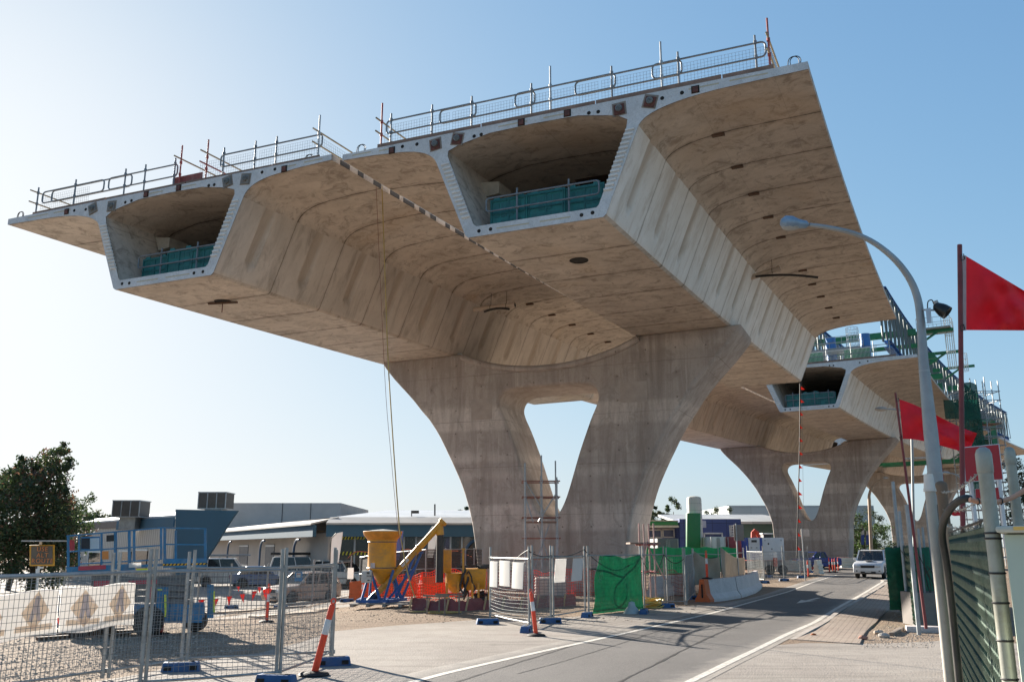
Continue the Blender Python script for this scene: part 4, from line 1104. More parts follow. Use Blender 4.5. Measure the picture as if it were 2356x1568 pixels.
def cloth(name, fn, nu, nv, mat, parent=None, thick=.012, loc=None, label=None, cat=None, group=None):
    "sheet hung in the air: fn(u, v) -> point; given a little thickness"
    P = [[Vector(fn(i/nu, j/nv)) for i in range(nu+1)] for j in range(nv+1)]
    mb = MB(); mb.grid(P)
    nrm = (P[0][-1]-P[0][0]).cross(P[-1][0]-P[0][0]).normalized()*thick
    mb.grid([[p+nrm for p in row][::-1] for row in P])
    o = mb.build(name, mat, parent, loc=loc, smooth=60)
    return tag(o, label, cat, group) if label else o
a_, b_ = at(2200, 870, 98.5), at(2246, 870, 98.5)
cloth('screen_net', lambda u, v: (lerp(a_.x, b_.x, u), 98.4+.15*math.sin(u*9+v*5), lerp(6.5, 19.6, v)+.3*math.sin(u*3)), 10, 14, SCRN, loc=(a_.x, 98.4, 6.5), label='dark green net curtain hung beside the tall stair tower', cat='net')
cloth('screen_net', lambda u, v: (lerp(at(2168, 900, 92).x, at(2250, 900, 92).x, u), 92+.1*math.sin(u*14), lerp(14.9, 16.9, v)), 12, 4, SCRN, loc=(at(2168, 900, 92).x, 92, 15), label='low dark green net along the edge of the middle deck', cat='net')
# ================================================================== temporary wire fences
GALV = paint('fence_galv', (.30, .305, .30), .45, .55, .25, 5, (.24, .19, .14), .35)
FBLUE = paint('foot_blue', (.010, .075, .21), .55, 0, .25, 5, (.20, .17, .13), .35)
V = Vector
def fence_panel(label, A, B, h=1.70, hp=2.0, cell=(.075, .085), wr=.0034, grp='temporary wire fence panels', sag=0.0, low=.14, posts=True, hpb=None, wmat_=None, leanA=0, two=False):
    A = V(A); B = V(B); d = (B-A).normalized(); up = V((0, 0, 1)); s = V((d.y, -d.x, 0))
    root = thing('wire_fence', label, 'fence panel', A, 0, grp)
    L = (B-A).length; rnd = random.Random(int(A.x*100+B.y*37))
    for k, (p, hh) in enumerate(((A, hp), (B, hpb or hp))):
        mb = MB(); off = d*(.02 if k == 0 else -.02)
        mb.tube([p+off+up*.03, p+off+up*hh], .029, 8)
        mb.build('post', GALV, root)
    for z in (low, h):
        mb = MB(); mb.tube([A+up*z, A.lerp(B, .5)+up*(z-.008), B+up*z], .020, 8)
        for p in (A, B): mb.tube([p+up*(z-.035), p+up*(z+.035)], .034, 8)
        mb.build('rail', GALV, root)
    mb = MB(); n = max(3, int(L/cell[0]))
    for k in range(1, n):
        f = k/n; p = A.lerp(B, f); w1, w2 = (rnd.uniform(-.006, .006) for _ in range(2)); b = s*sag*math.sin(PI*f)
        mb.tube([p+d*w1+up*low, p+d*w2+b+up*(low+h)/2, p+d*w1+up*h], wr, 3, cap=False)
    m = max(3, int((h-low)/cell[1]))
    for k in range(1, m):
        z = lerp(low, h, k/m); ph = rnd.uniform(0, 6)
        mb.tube([A.lerp(B, f)+up*(z+.010*math.sin(ph+f*5)-sag*.25*math.sin(PI*f))+s*sag*math.sin(PI*f) for f in [i/8 for i in range(9)]], wr, 3, cap=False)
    mb.build('wire_mesh', wmat_ or WIRE, root, smooth=0)
    return root
FN = [0]
foot0 = None
def foot(p, ang, label):
    global foot0
    if foot0 is None:
        foot0 = thing('fence_block', label, 'fence foot', p, ang, 'blue fence feet')
        mb = MB(); mb.box((0, 0, .075), (.62, .24, .15), taper=(.9, .78)); mb.build('block', FBLUE, foot0, world=False, bevel=.015)
        mb = MB()
        mb.box((0, 0, .150), (.42, .07, .012))
        for y in (-.118, .118):
            for x in (-.2, .2): mb.box((x, y*.93, .06), (.12, .012, .07))
        mb.build('slots', HOLE, foot0, world=False, smooth=0)
        return foot0
    return dup(foot0, p, ang, label)
P330, P640, P765, P417, P246 = G(322, 1592), G(637, 1567), G(761, 1517), G(418, 1533), G(247, 1563)
dA = V((-.29, -.957, 0)); PA = P330+dA*3.4
fence_panel('nearest wire fence panel, carrying the faded white banners', P330, PA, 1.66, 1.98)
fence_panel('wire fence panel across the yard between the tallest left post and the leaning bollard', P330+V((.035, .02, 0)), P640, 1.66, 1.98)
fence_panel('short wire fence panel just left of the leaning orange bollard', P640+V((.03, .015, 0)), P765, 1.70, 2.0)
fence_panel('wire fence panel behind the leaning bollard, its foot on a blue block', P417+V((.05, .03, 0)), P765+V((.03, .06, 0)), 1.65, 1.96)
fence_panel('wire fence panel in front of the blue scissor lift', P246, P417, 1.62, 1.93)
fence_panel('wire fence panel behind the white banners at the left edge', V((-8.2, 11.3, 0)), P246+V((-.06, -.02, 0)), 1.62, 1.92)
foot(G(416, 1543), R(12), 'blue fence foot on the pale ground below the scissor lift')
foot(G(765, 1530), R(20), 'blue fence foot beside the leaning orange bollard')
foot(G(635, 1574), R(-15), 'blue fence foot at the bottom edge of the picture')
# the run in front of the pier
M0, M1, M2, M3, M4, M5, M6, M7 = G(1127, 1424), G(1218, 1445), G(1268, 1427), G(1347, 1413), G(1477, 1401), G(1531, 1391), G(1577, 1392), G(1597, 1371)
WHW = paint('bright_wire', (.42, .43, .42), .4, .6, .15, 5)
fence_panel('bowed wire fence panel with three white sheets, left end of the roadside run', M0, M1, 1.72, 2.02, (.09, .085), .0045, sag=.10, hpb=2.03, wmat_=WHW)
fence_panel('narrow wire fence panel between the white sheets and the two slanted boards', M1+V((.07, .03, 0)), M2, 1.74, 2.06, (.07, .10), .003)
fence_panel('wire fence panel carrying two slanted white boards', M2+V((.06, .02, 0)), M3, 1.74, 2.04, (.07, .10), .003)
fence_panel('wire fence panel behind the bright green net', M3+V((.09, .02, 0)), M4, 1.76, 2.05, (.08, .12), .0045)
fence_panel('wire fence panel right of the bright green net with a looped black cable', M4+V((.08, .02, 0)), M5, 1.76, 2.05, (.08, .12), .003)
fence_panel('wire fence panel by the yellow hose coil, before the beige tarpaulin', M5+V((.07, .0, 0)), M6, 1.72, 2.0, (.08, .12), .003)
fence_panel('wire fence panel turning back beside the concrete barrier', M6+V((.05, .04, 0)), M7, 1.72, 1.98, (.08, .12), .003)
for (u, v, a, l) in ((1122, 1435, 8, 'blue fence foot at the left end of the roadside fence'), (1211, 1453, 80, 'blue fence foot next to the bollard with the white band, nearest the road'), (1266, 1433, 5, 'blue fence foot under the two slanted white boards'), (1351, 1419, 70, 'blue fence foot left of the bright green net'), (1482, 1411, 75, 'blue fence foot right of the bright green net'), (1532, 1397, 3, 'blue fence foot below the yellow hose coil'), (1603, 1378, 20, 'blue fence foot by the orange end of the concrete barrier')):
    foot(G(u, v), R(a), l)
# far run along the car park, and one round the generator
far = [G(139, 1418), G(300, 1405), G(453, 1402), G(527, 1397), G(612, 1398), G(718, 1391), G(806, 1378)]
fl_ = ['behind the scissor lift at the left edge', 'behind the scissor lift', 'by the yellow-leaved shrubs', 'along the car park by the second orange bollard', 'in front of the dusty silver car', 'between the silver car and the yellow silo']
for i in range(6): fence_panel('distant wire fence panel '+fl_[i], far[i], far[i+1], 1.72, 1.98, (.16, .2), .005)
foot(G(646, 1399), R(5), 'blue fence foot in front of the silver car'); foot(G(532, 1399), R(5), 'blue fence foot beside the yellow-leaved shrubs'); foot(G(798, 1384), R(5), 'blue fence foot left of the yellow silo')
foot(G(139, 1443), R(10), 'blue fence foot below the white banners')
gen = [G(1722, 1331), G(1759, 1338), G(1804, 1335), G(1842, 1327), G(1862, 1322)]
fence_panel('wire fence panel left of the white generator', gen[0], gen[1], 1.75, 2.1, (.12, .10), .007, wmat_=WHW)
fence_panel('wire fence panel standing across the white generator', gen[1], gen[2], 1.75, 2.1, (.14, .2), .006)
fence_panel('wire fence panel right of the white generator', gen[2], gen[3], 1.75, 2.1, (.14, .2), .006)
fence_panel('wire fence panel beside the small blank sign by the pennant cable', gen[3], gen[4], 1.75, 2.1, (.14, .2), .006)
for (u, v, l) in ((1758, 1341, 'blue fence foot in front of the white generator, left'), (1804, 1336, 'blue fence foot in front of the white generator, right'), (1845, 1329, 'blue fence foot below the pennant cable'), (1868, 1317, 'blue fence foot by the white plastic barrier'), (1768, 1327, 'blue fence foot under the white generator')):
    foot(G(u, v), R(4), l)

# sheets, banners, nets on the fences
PR_ = paint('notice_red', (.5, .04, .03), .5)
PAPER = paint('white_sheet', (.78, .76, .73), .6, 0, .06, 2, (.55, .5, .45), .15, trans=.45)
BOARD = paint('beige_board', (.62, .56, .51), .7, 0, .06, 2, (.45, .4, .35), .15)
def on_panel(A, B, h0, h1, f0, f1, shift=0.0, out=.03, bulge=.03):
    A = V(A); B = V(B); d = (B-A).normalized(); s = V((d.y, -d.x, 0)); s = s if s.y < 0 else -s
    return lambda u, v: A.lerp(B, lerp(f0, f1, u))+d*shift*(1-v)+V((0, 0, lerp(h0, h1, v)))+s*(out+bulge*math.sin(PI*u))
for (f0, f1, h0, h1, sh, l) in ((.06, .26, .92, 1.62, -.03, 'leftmost of the three white sheets on the bowed fence'), (.32, .58, .98, 1.65, 0, 'middle white sheet of the three on the bowed fence'), (.66, .92, .95, 1.62, -.08, 'rightmost of the three white sheets on the bowed fence')):
    fn = on_panel(M0, M1, h0, h1, f0, f1, sh, .05, .03)
    fn2 = lambda u, v, fn=fn, f0=f0, f1=f1: fn(u, v)+V((d0.y, -d0.x, 0))*(-.0)+V((0, -.10*math.sin(PI*lerp(f0, f1, u)), 0))
    d0 = (M1-M0).normalized()
    cloth('notice_paper', fn2, 8, 8, PAPER, loc=fn2(0, 0), label=l, cat='sheet', group='white sheets on the roadside fence')
for (f0, f1, sh, l, m) in ((.10, .40, -.14, 'left slanted white board on the roadside fence', PAPER), (.60, .92, -.18, 'right slanted beige board on the roadside fence', BOARD)):
    fn = on_panel(M2, M3, 1.02, 1.68, f0, f1, sh, .04, .0)
    cloth('notice_paper', fn, 4, 4, m, loc=fn(0, 0), label=l, cat='board', group='white sheets on the roadside fence')
def banner_mat():
    m, nt = nt_new('faded_banner'); uv = nt.nodes.new('ShaderNodeUVMap').outputs[0]; p = geopos(nt)
    n = noise_n(nt, p, 1.6, 5, .6)
    c = mix_rgb(nt, n, (.78, .75, .72), (.88, .85, .81))
    MATS['banner'] = finish(m, nt, c, .6, 0, None, 0, .3, trans=.42)
banner_mat()
BOR = paint('faded_orange', (.90, .74, .58), .6, 0, .06, 3, (.85, .75, .65), .2, trans=.45)
BBL = paint('faded_figure', (.72, .69, .72), .6, 0, .12, 5, (.8, .7, .6), .2, trans=.45)
def fence_banner(A, B, f0, f1, h0, h1, signs, label):
    A = V(A); B = V(B); d = (B-A).normalized(); s = V((d.y, -d.x, 0)); s = -s if s.y < 0 else s
    def P(u, v, o=0.0): return A.lerp(B, lerp(f0, f1, u))+V((0, 0, lerp(h0, h1, v)+.02*math.sin(u*7)))+s*(.05+.025*math.sin(u*6+v*2))-s*o
    r = thing('fence_banner', label, 'banner', P(0, 0), 0, 'faded white banners on the nearest fence')
    cloth('banner_sheet', lambda u, v: P(u, v), 24, 8, MATS['banner'], r)
    W_ = (B-A).length*abs(f1-f0); H_ = h1-h0
    for cx in signs:
        def flat(poly, nm, mt, o):
            mb = MB(); n = len(poly)
            vs = [P(cx+x/W_, .5+y/H_, o) for x, y in poly]; cc = P(cx+sum(x for x, y in poly)/n/W_, .5+sum(y for x, y in poly)/n/H_, o)
            mb.add(vs+[cc], [(i, (i+1) % n, n) for i in range(n)]); mb.build(nm, mt, r, smooth=0)
        flat([(-.24, .02), (0, .26), (.24, .02), (0, -.22)], 'diamond', BOR, .006)
        flat([(-.30, -.13), (.30, -.13), (.30, -.20), (-.30, -.20)], 'stripe', BOR, .008)
        flat([(-.05, .20), (.04, .20), (.05, .12), (.10, -.10), (.03, -.11), (0, .0), (-.05, -.11), (-.11, -.10), (-.05, .10)], 'figure', BBL, .010)
    return r
fence_banner(P330, PA, .06, .47, .93, 1.50, (.22, .72), 'faded white banner with two pale orange diamonds, right of the pair')
fence_banner(P330, PA, .48, .93, .92, 1.47, (.25, .75), 'faded white banner with pale orange diamonds, running off the left edge')
# small notices on the near and far fences
for (p_, q_, Yd, mt, l) in (((679, 1314), (695, 1336), G(700, 1540).y-.25, paint('notice_blue', (.03, .16, .32), .5), 'small blue notice on the fence panel before the silver car'), ((641, 1309), (655, 1325), 36.5, paint('notice_pale', (.50, .53, .52), .5), 'pale blank notice on the distant fence by the silver car'), ((800, 1305), (813, 1331), 38.5, PAPER, 'white board leaning at the left end of the dark screens')):
    a_, b_ = at(p_[0], p_[1], Yd), at(q_[0], q_[1], Yd); r_ = thing('fence_notice', l, 'notice', (a_.x, Yd, b_.z), 0, 'notices on the fences')
    mb = MB(); mb.mm((a_.x, Yd, b_.z), (b_.x, Yd+.01, a_.z)); mb.build('plate', mt, r_, smooth=0)
    if 'blue' in l: mb = MB(); w2_ = (b_.x-a_.x); mb.mm((a_.x+w2_*.2, Yd-.006, lerp(b_.z, a_.z, .38)), (b_.x-w2_*.2, Yd-.001, lerp(b_.z, a_.z, .9))); mb.build('white_square', PAPER, r_, smooth=0); mb = MB(); mb.mm((a_.x+w2_*.28, Yd-.01, lerp(b_.z, a_.z, .72)), (b_.x-w2_*.28, Yd-.007, lerp(b_.z, a_.z, .78))); mb.build('red_bar', PR_, r_, smooth=0)
# bright green net hung on the roadside fence
GNET = paint('bright_green_net', (.008, .15, .065), .75, 0, .3, 3.5, (.05, .12, .06), .35, trans=.38, alpha=.84)
dd = (M4-M3).normalized(); ss_ = V((dd.y, -dd.x, 0)); ss_ = ss_ if ss_.y < 0 else -ss_
def net(u, v):
    x = lerp(.06+.16*v**1.3+.02*math.sin(v*9), .97, u)
    top = 1.75-.10*math.exp(-((u-.62)/.16)**2)*4*(.25)
    z = lerp(.02, top, v)
    o = .05+.07*(1-v)+.03*math.sin(u*9+v*6)+.018*math.sin(u*21+v*3)+.012*math.sin(u*37-v*11)
    return M3.lerp(M4, x)+ss_*o+V((0, 0, z))
cloth('safety_net', net, 30, 26, GNET, thick=.01, loc=net(0, 0), label='bright green net draped over the roadside fence panel', cat='net')
# dark folds of cord and cloth seen through the net
mb = MB(); q = lambda x, z, o=-.05: M3.lerp(M4, x)+ss_*o+V((0, 0, z))
mb.tube(sm3([q(.08, 1.35), q(.35, 1.3), q(.62, 1.12), q(.8, 1.3), q(.97, 1.72)]), .028, 8); mb.tube(sm3([q(.62, 1.1), q(.5, .8), q(.47, .4), q(.56, .2), q(.66, .5), q(.68, .9)]), .022, 8)
tag(mb.build('cable', BLACK, None, loc=q(.5, .2)), 'thick black cable knotted behind the bright green net', 'cable')
def swag(label, a, b, drop, r=.014, mat=BLACK):
    a, b = V(a), V(b); mb = MB(); mb.tube([a.lerp(b, f)+V((0, -.05, -drop*math.sin(PI*f))) for f in [i/12 for i in range(13)]], r, 6)
    return tag(mb.build('cable', mat, None, loc=a), label, 'cable', 'black cables along the roadside fence')
zz = V((0, 0, 1))
swag('black cable hung across the tops of the middle fence posts', M1+zz*1.9, M2+zz*1.78, .07); swag('black cable sagging over the two slanted boards', M2+zz*1.78, M3+zz*1.95, .10); swag('black cable dropping behind the green net', M3+zz*1.92, M4+zz*1.70, .5)
swag('black cable looped low on the panel right of the green net', M4+zz*1.72, M5+zz*1.75, .62); swag('black cable hung on the panel by the hose coil', M5+zz*1.75, M6+zz*1.6, .22); swag('black cable tied from the silo side to the bowed fence', M0+V((.6, .2, 1.5)), M1+zz*1.95, -.05)
# plastic bag on the foot, yellow hose coil
mb = MB(); c = G(1470, 1410); mb.lathe([(.28, 0), (.22, .10), (.12, .22), (.09, .34), (.02, .36)], (c.x-.22, c.y, 0), 14); tag(mb.build('plastic_bag', paint('clear_bag', (.55, .62, .62), .35, 0, .1, 3, trans=.4), None, loc=c), 'clear plastic bag over the fence foot right of the green net', 'bag')
mb = MB(); c = G(1494, 1398)
for k in range(11):
    r = random.uniform(.24, .40); ox, oy = random.uniform(-.1, .1), random.uniform(-.08, .08); z = .04+k*.024
    mb.tube([V((c.x+ox+r*1.35*math.cos(a), c.y+.25+oy+r*math.sin(a), z+.05*math.sin(a*2+k))) for a in [i*PI/10 for i in range(20)]], .026, 6, closed=True)
tag(mb.build('hose_coil', paint('coil_yellow', (.50, .34, .07), .5, 0, .2, 4, (.25, .18, .08), .3), None, loc=c), 'coiled yellow hose lying behind the fence right of the green net', 'hose')

# ================================================================== bollards
ORG = paint('bollard_orange', (.80, .065, .022), .5, 0, .1, 5, (.55, .2, .12), .2)
REFL = paint('reflective_white', (.66, .64, .62), .4, 0, .12, 7, (.5, .3, .22), .4)
boll0 = None
def bollard(p, label, h=1.15, lean=(0, 0), rz=0, ttop=True):
    global boll0
    if boll0 is None:
        boll0 = thing('bollard', label, 'bollard', p, 0, 'orange plastic bollards')
        mb = MB(); mb.lathe([(.048, .045), (.052, .06), (.050, .60), (.050, .605)], n=14); mb.lathe([(.047, .82), (.047, 1.0), (.040, 1.03), (.02, 1.04), (.02, 1.06), (.0, 1.06)], n=14)
        mb.tube([(-.03+.033*math.cos(R(a))+.03, 0, 1.085+.04*math.sin(R(a))) for a in range(0, 360, 30)], .012, 6, closed=True); mb.build('tube', ORG, boll0, world=False)
        mb = MB(); mb.lathe([(.0505, .60), (.0515, .61), (.0495, .815), (.048, .82)], n=14); mb.build('reflective_band', REFL, boll0, world=False)
        mb = MB(); mb.lathe([(.0, .0), (.22, .0), (.23, .02), (.20, .045), (.09, .06), (.055, .07), (0, .07)], n=18); mb.build('base', BLACK, boll0, world=False)
        o = boll0
    else: o = dup(boll0, p, 0, label)
    o.location = p; o.rotation_euler = (lean[0], lean[1], rz); k = h/1.125; o.scale = (k, k, k)
    for ch in o.children:
        if ch.name.startswith('base'): ch.rotation_euler = Matrix.Rotation(-lean[1], 3, 'Y').to_euler() if lean[1] else (0, 0, 0)
    return o
bollard(G(722, 1553), 'leaning orange bollard nearest the camera, right of the near fences', 1.22, (0, R(13)))
bollard(G(1234, 1462), 'orange bollard leaning left beside the white sheets, at the road edge', 1.06, (0, R(-7)))
bollard(G(371, 1459), 'orange bollard seen through the fence before the scissor lift', 1.0, (0, 0))
bollard(G(613, 1430), 'orange bollard with pennants through the fence left of the silver car', 1.02, (0, R(1)))
for u, v, h, l in ((1909, 1316, 1.2, 'leftmost of the four orange bollards by the white SUV'), (1916.5, 1314, 1.1, 'second of the four orange bollards by the white SUV'), (1922, 1315.5, 1.15, 'third of the four orange bollards by the white SUV'), (1929, 1312.5, 1.1, 'rightmost of the four orange bollards by the white SUV'), (1860, 1327, 1.15, 'dark orange bollard by the white plastic barrier'), (1894, 1296, 1.3, 'orange bollard standing behind the white plastic barrier'), (2046, 1324, 1.2, 'orange bollard behind the SUV at the green fence'), (833.5, 1386, 1.0, 'orange bollard left of the blue silo frame'), (961, 1374, 1.0, 'orange bollard leaning behind the yellow auger'), (1023, 1364, .95, 'orange bollard beside the upright black pipe')):
    bollard(G(u, v), l, h, (0, R(9) if u == 961 else (R(-4) if u == 1023 else 0)))

def bunting(label, pts, n, sz=.17, seed=1):
    r = thing('bunting_line', label, 'bunting', pts[0], 0, 'red pennant lines'); rnd = random.Random(seed)
    P = sm3(pts, 6); mb = MB(); mb.tube(P, .006, 4); mb.build('string', WIRE, r)
    for k in range(n):
        f = (k+.5)/n*(len(P)-1); i = int(f); p = P[i].lerp(P[min(i+1, len(P)-1)], f-i); w_ = sz*rnd.uniform(.8, 1.1); tw = rnd.uniform(-.05, .05)
        mb = MB(); a, b, c = p+V((-w_*.45, 0, 0)), p+V((w_*.45, tw, 0)), p+V((rnd.uniform(-.05, .05), tw*.5, -w_*1.35)); e = V((0, .006, 0))
        mb.add([a, b, c, a+e, b+e, c+e], [(0, 1, 2), (5, 4, 3), (0, 3, 4, 1), (1, 4, 5, 2), (2, 5, 3, 0)]); mb.build('pennant', FLAGR, r, smooth=0)
b3, b4 = G(371, 1459), G(613, 1430)
bunting('line of red pennants between the two bollards in the yard', [b3+zz*.92, b3.lerp(b4, .35)+zz*.72, b3.lerp(b4, .7)+zz*.80, b4+zz*.9], 8)
bunting('line of red pennants under the white banners, running left', [b3+zz*.9, b3.lerp(G(120, 1455), .4)+zz*.45, G(120, 1455)+zz*.35, G(-60, 1455)+zz*.5], 7, .15, 2)
bunting('line of red pennants along the distant car park fence', [b4+zz*.95, b4.lerp(far[4], .5)+zz*.7, far[4]+zz*.9, far[3]+zz*.95], 6, .2, 3)

# ================================================================== concrete and plastic barriers, tarpaulin
BARC = MATS['barrier_concrete']; BORG = paint('barrier_orange', (.55, .12, .03), .7, 0, .2, 2, (.3, .2, .15), .35)
JP = [(-.30, 0), (-.30, .10), (-.16, .30), (-.09, .82), (.09, .82), (.16, .30), (.30, .10), (.30, 0)]
def jersey(label, pts, mat, end=None):
    "concrete barrier of constant section along a gently bent line"
    pts = [V(p) for p in pts]; r = thing('concrete_barrier', label, 'barrier', pts[0], 0, 'concrete road barriers')
    mb = MB(); rows = []
    for i, p in enumerate(pts):
        d = (pts[min(i+1, len(pts)-1)]-pts[max(i-1, 0)]).normalized(); s = V((d.y, -d.x, 0))
        rows.append([p+s*x+V((0, 0, z)) for x, z in JP])
    n = len(JP)
    mb.add([p for row in rows for p in row], [(i*n+k, i*n+(k+1) % n, (i+1)*n+(k+1) % n, (i+1)*n+k) for i in range(len(rows)-1) for k in range(n)]+[tuple(range(n))[::-1], tuple((len(rows)-1)*n+k for k in range(n))])
    mb.build('barrier_body', mat, r, smooth=25)
    if end:
        d = (pts[1]-pts[0]).normalized(); s = V((d.y, -d.x, 0)); mb = MB()
        mb.prism([(x*1.015, z*1.008) for x, z in JP], lambda p: pts[0]-d*.012+s*p[0]+V((0, 0, p[1])), lambda p: pts[0]+d*.34+s*p[0]+V((0, 0, p[1])))
        mb.build('painted_end', end, r, smooth=0)
        mb = MB(); mb.box(tuple(pts[0]-d*.02+V((0, 0, .4))), (.05, .05, .5)); mb.build('joint_slot', HOLE, r, smooth=0)
    return r
j0, j1, j2, j3, j4 = G(1617, 1384), G(1648, 1381), G(1690, 1374), G(1722, 1364), G(1736, 1355)
jersey('pale concrete barrier with an orange painted end, nearest the road', [j0, j1, j0.lerp(j2, .97)], BARC, BORG)
jersey('second pale concrete barrier curving away behind the first', [j2, j3, j4, G(1741, 1348)], BARC)
jersey('orange concrete barrier lying behind the yellow silo', [G(803, 1381), G(880, 1372), G(1015, 1368)], BORG)
jersey('far concrete barrier half hidden by the pale barriers', [G(1500, 1372), G(1600, 1362), G(1700, 1350)], BARC)
TARP = paint('beige_tarpaulin', (.42, .35, .265), .8, 0, .12, 2, (.26, .21, .16), .35, trans=.3)
def tarp(label, a, b, ztop0, ztop1, zb, seed):
    a, b = V(a), V(b); rnd = random.Random(seed); ph = [rnd.uniform(0, 6) for _ in range(4)]
    def f(u, v):
        t = lerp(ztop0, ztop1, u)-.18*math.sin(PI*u)
        return a.lerp(b, u)+V((0, -.05+.09*math.sin(u*8+v*3+ph[0])+.06*math.sin(u*15-v*7+ph[1])*(1-v*.6)+.10*math.sin(PI*u)*math.sin(PI*v), lerp(zb, t, v)))
    return cloth('tarpaulin', f, 26, 16, TARP, loc=a, label=label, cat='tarpaulin', group='beige tarpaulins behind the concrete barriers')
tz = at(1600, 1373, 33)
t_a, t_b, t_c = G(1600, 1370), G(1658, 1366), G(1716, 1352)
for p in (t_a, t_b, t_c): pass
tarp('flat beige tarpaulin behind the orange bollard on the barrier', t_a, t_b, 1.85, 1.6, .45, 1)
tarp('crumpled sunlit beige tarpaulin right of the first', t_b+V((.12, .05, 0)), t_c, 2.0, 1.5, .5, 2)
tp = thing('wire_fence', 'wire fence frame holding the beige tarpaulins', 'fence panel', t_a, 0, 'temporary wire fence panels')
for p, h in ((t_a, 1.95), (t_b, 1.98), (t_b+V((.12, .05, 0)), 2.0), (t_c, 2.0)):
    mb = MB(); mb.tube([p+V((0, .06, .03)), p+V((0, .06, h))], .026, 8); mb.build('post', GALV, tp)
mb = MB(); mb.tube([t_a+V((0, .06, 1.75)), t_b+V((0, .06, 1.7)), t_c+V((0, .06, 1.75))], .02, 8); mb.build('rail', GALV, tp)
bp = (j0+j1)/2+V((0, 0, .82)); bollard(V((bp.x-.05, bp.y, .83)), 'orange bollard standing on top of the concrete barrier', 1.05)
# far green net along the site
GN2 = paint('far_green_net', (.010, .17, .075), .75, 0, .25, 1.2, (.05, .12, .06), .3, trans=.35, alpha=.93)
n0, n1 = G(1470, 1330), G(1698, 1322)
cloth('site_net', lambda u, v: n0.lerp(n1, u)+V((0, .12*math.sin(u*40), lerp(.25, 2.0+.05*math.sin(u*31), v))), 60, 8, GN2, loc=n0, label='long green net fence across the site behind the concrete barriers', cat='net')
# white plastic barriers by the road
def water_barrier(label, p, rz, mat, L=1.5, h=.9):
    r = thing('plastic_barrier', label, 'barrier', p, rz, 'plastic water filled barriers')
    prof = [(-.24, 0), (-.24, .12), (-.17, .16), (-.17, .24), (-.22, .28), (-.22, .38), (-.15, .42), (-.15, .52), (-.20, .56), (-.20, .68), (-.10, .74), (-.10, h), (.10, h), (.10, .74), (.20, .68), (.20, .56), (.15, .52), (.15, .42), (.22, .38), (.22, .28), (.17, .24), (.17, .16), (.24, .12), (.24, 0)]
    mb = MB(); mb.prism(prof, lambda q: (-L/2, q[0], q[1]), lambda q: (L/2, q[0], q[1])); mb.build('shell', mat, r, world=False, smooth=25)
    mb = MB(); mb.tube([(0, 0, h), (0, 0, h+.03)], .06, 10); mb.build('filler_cap', BLACK, r, world=False)
    return r
PW = paint('cream_plastic', (.66, .60, .50), .5, 0, .1, 2, (.45, .38, .3), .25); PR = paint('red_plastic', (.50, .05, .035), .5, 0, .15, 2, (.4, .2, .15), .2)
water_barrier('cream plastic barrier end-on beside the blue ute', G(1884, 1319), R(62), PW, 2.2, 1.05); water_barrier('orange and white plastic barrier behind the blank sign', G(1858, 1309), R(5), PR, 2.6, .9); water_barrier('cream plastic barrier behind the generator wheels', G(1825, 1312), R(3), PW, 3.2, .9)
water_barrier('cream plastic barrier between the blue ute and the white SUV', G(1957, 1305), R(2), PW, 2.0, 1.0); water_barrier('red plastic barrier behind the blue ute tray', G(1944, 1304), R(2), PR, 1.4, 1.0)
# ================================================================== grouting plant beside the pier
YEL = paint('plant_yellow', (.62, .27, .018), .45, 0, .2, 2.2, (.20, .13, .08), .62)
SBLUE = paint('frame_blue', (.015, .085, .27), .5, 0, .25, 4, (.18, .15, .12), .3)
STL = paint('bare_steel', (.20, .17, .14), .5, .5, .3, 5, (.16, .09, .05), .5)
PALLET = paint('grey_pallet', (.30, .265, .23), .85, 0, .2, 4, (.16, .13, .1), .4)
YS = 32.6                                                    # distance of the silo
def W(u, v, dy=0.0): p = at(u, v, YS+dy); return p
def rr(px): return px*YS/FPX
sil = thing('grout_silo', 'yellow grout silo with a cone base on a blue frame, left of the pier', 'silo', (at(878.5, 1300, 32.6).x, 32.6, 0))
cx = at(878.5, 1300, YS).x; zt = lambda v: at(878, v, YS).z
mb = MB(); rp = rr(31.5)
mb.lathe([(.10, zt(1343)), (rp*.45, zt(1327)), (rp, zt(1309)), (rp*1.02, zt(1307)), (rp, zt(1305)), (rp, zt(1246)), (rp*1.05, zt(1243)), (rp*1.05, zt(1238)), (rp*1.0, zt(1236))], (cx, YS, 0), 36); mb.build('shell', YEL, sil)
mb = MB(); mb.lathe([(rp*1.0, zt(1243)), (rp*1.34, zt(1230)), (rp*1.40, zt(1222)), (rp*1.36, zt(1221)), (rp*.98, zt(1234))], (cx, YS, 0), 30)
mb.build('gathered_cover', paint('yellow_cover', (.58, .22, .02), .6, 0, .25, 4, (.2, .1, .03), .35), sil)
mb = MB(); mb.lathe([(rp*1.36, zt(1222)), (rp*.7, zt(1218.5)), (.02, zt(1216.5))], (cx, YS, 0), 30); mb.build('top_sheet', paint('cover_grey', (.34, .35, .34), .6, 0, .15, 4), sil)
mb = MB()
for v in (1305, 1246): mb.tube([(cx+rp*1.03*math.cos(a), YS+rp*1.03*math.sin(a), zt(v)) for a in [k*PI/16 for k in range(32)]], .018, 5, closed=True)
mb.build('band', STL, sil)
mb = MB(); mb.mm((at(840, 1300, YS).x, YS-.7, at(840, 1338, YS).z), (at(862, 1300, YS).x, YS-.45, at(840, 1311, YS).z)); b_ = mb.build('control_box', paint('box_grey', (.46, .45, .42), .5, 0, .1, 3), sil, bevel=.01)
mb = MB(); y_ = YS-.71
for u, v, w_, h_ in ((847, 1317, 6, 4), (845, 1324, 2, 2), (849, 1324, 2, 2), (853, 1324, 2.5, 2.5), (848, 1334, 5, 2)): mb.box((at(u, v, y_).x, y_, at(u, v, y_).z), (rr(w_), .02, rr(h_)))
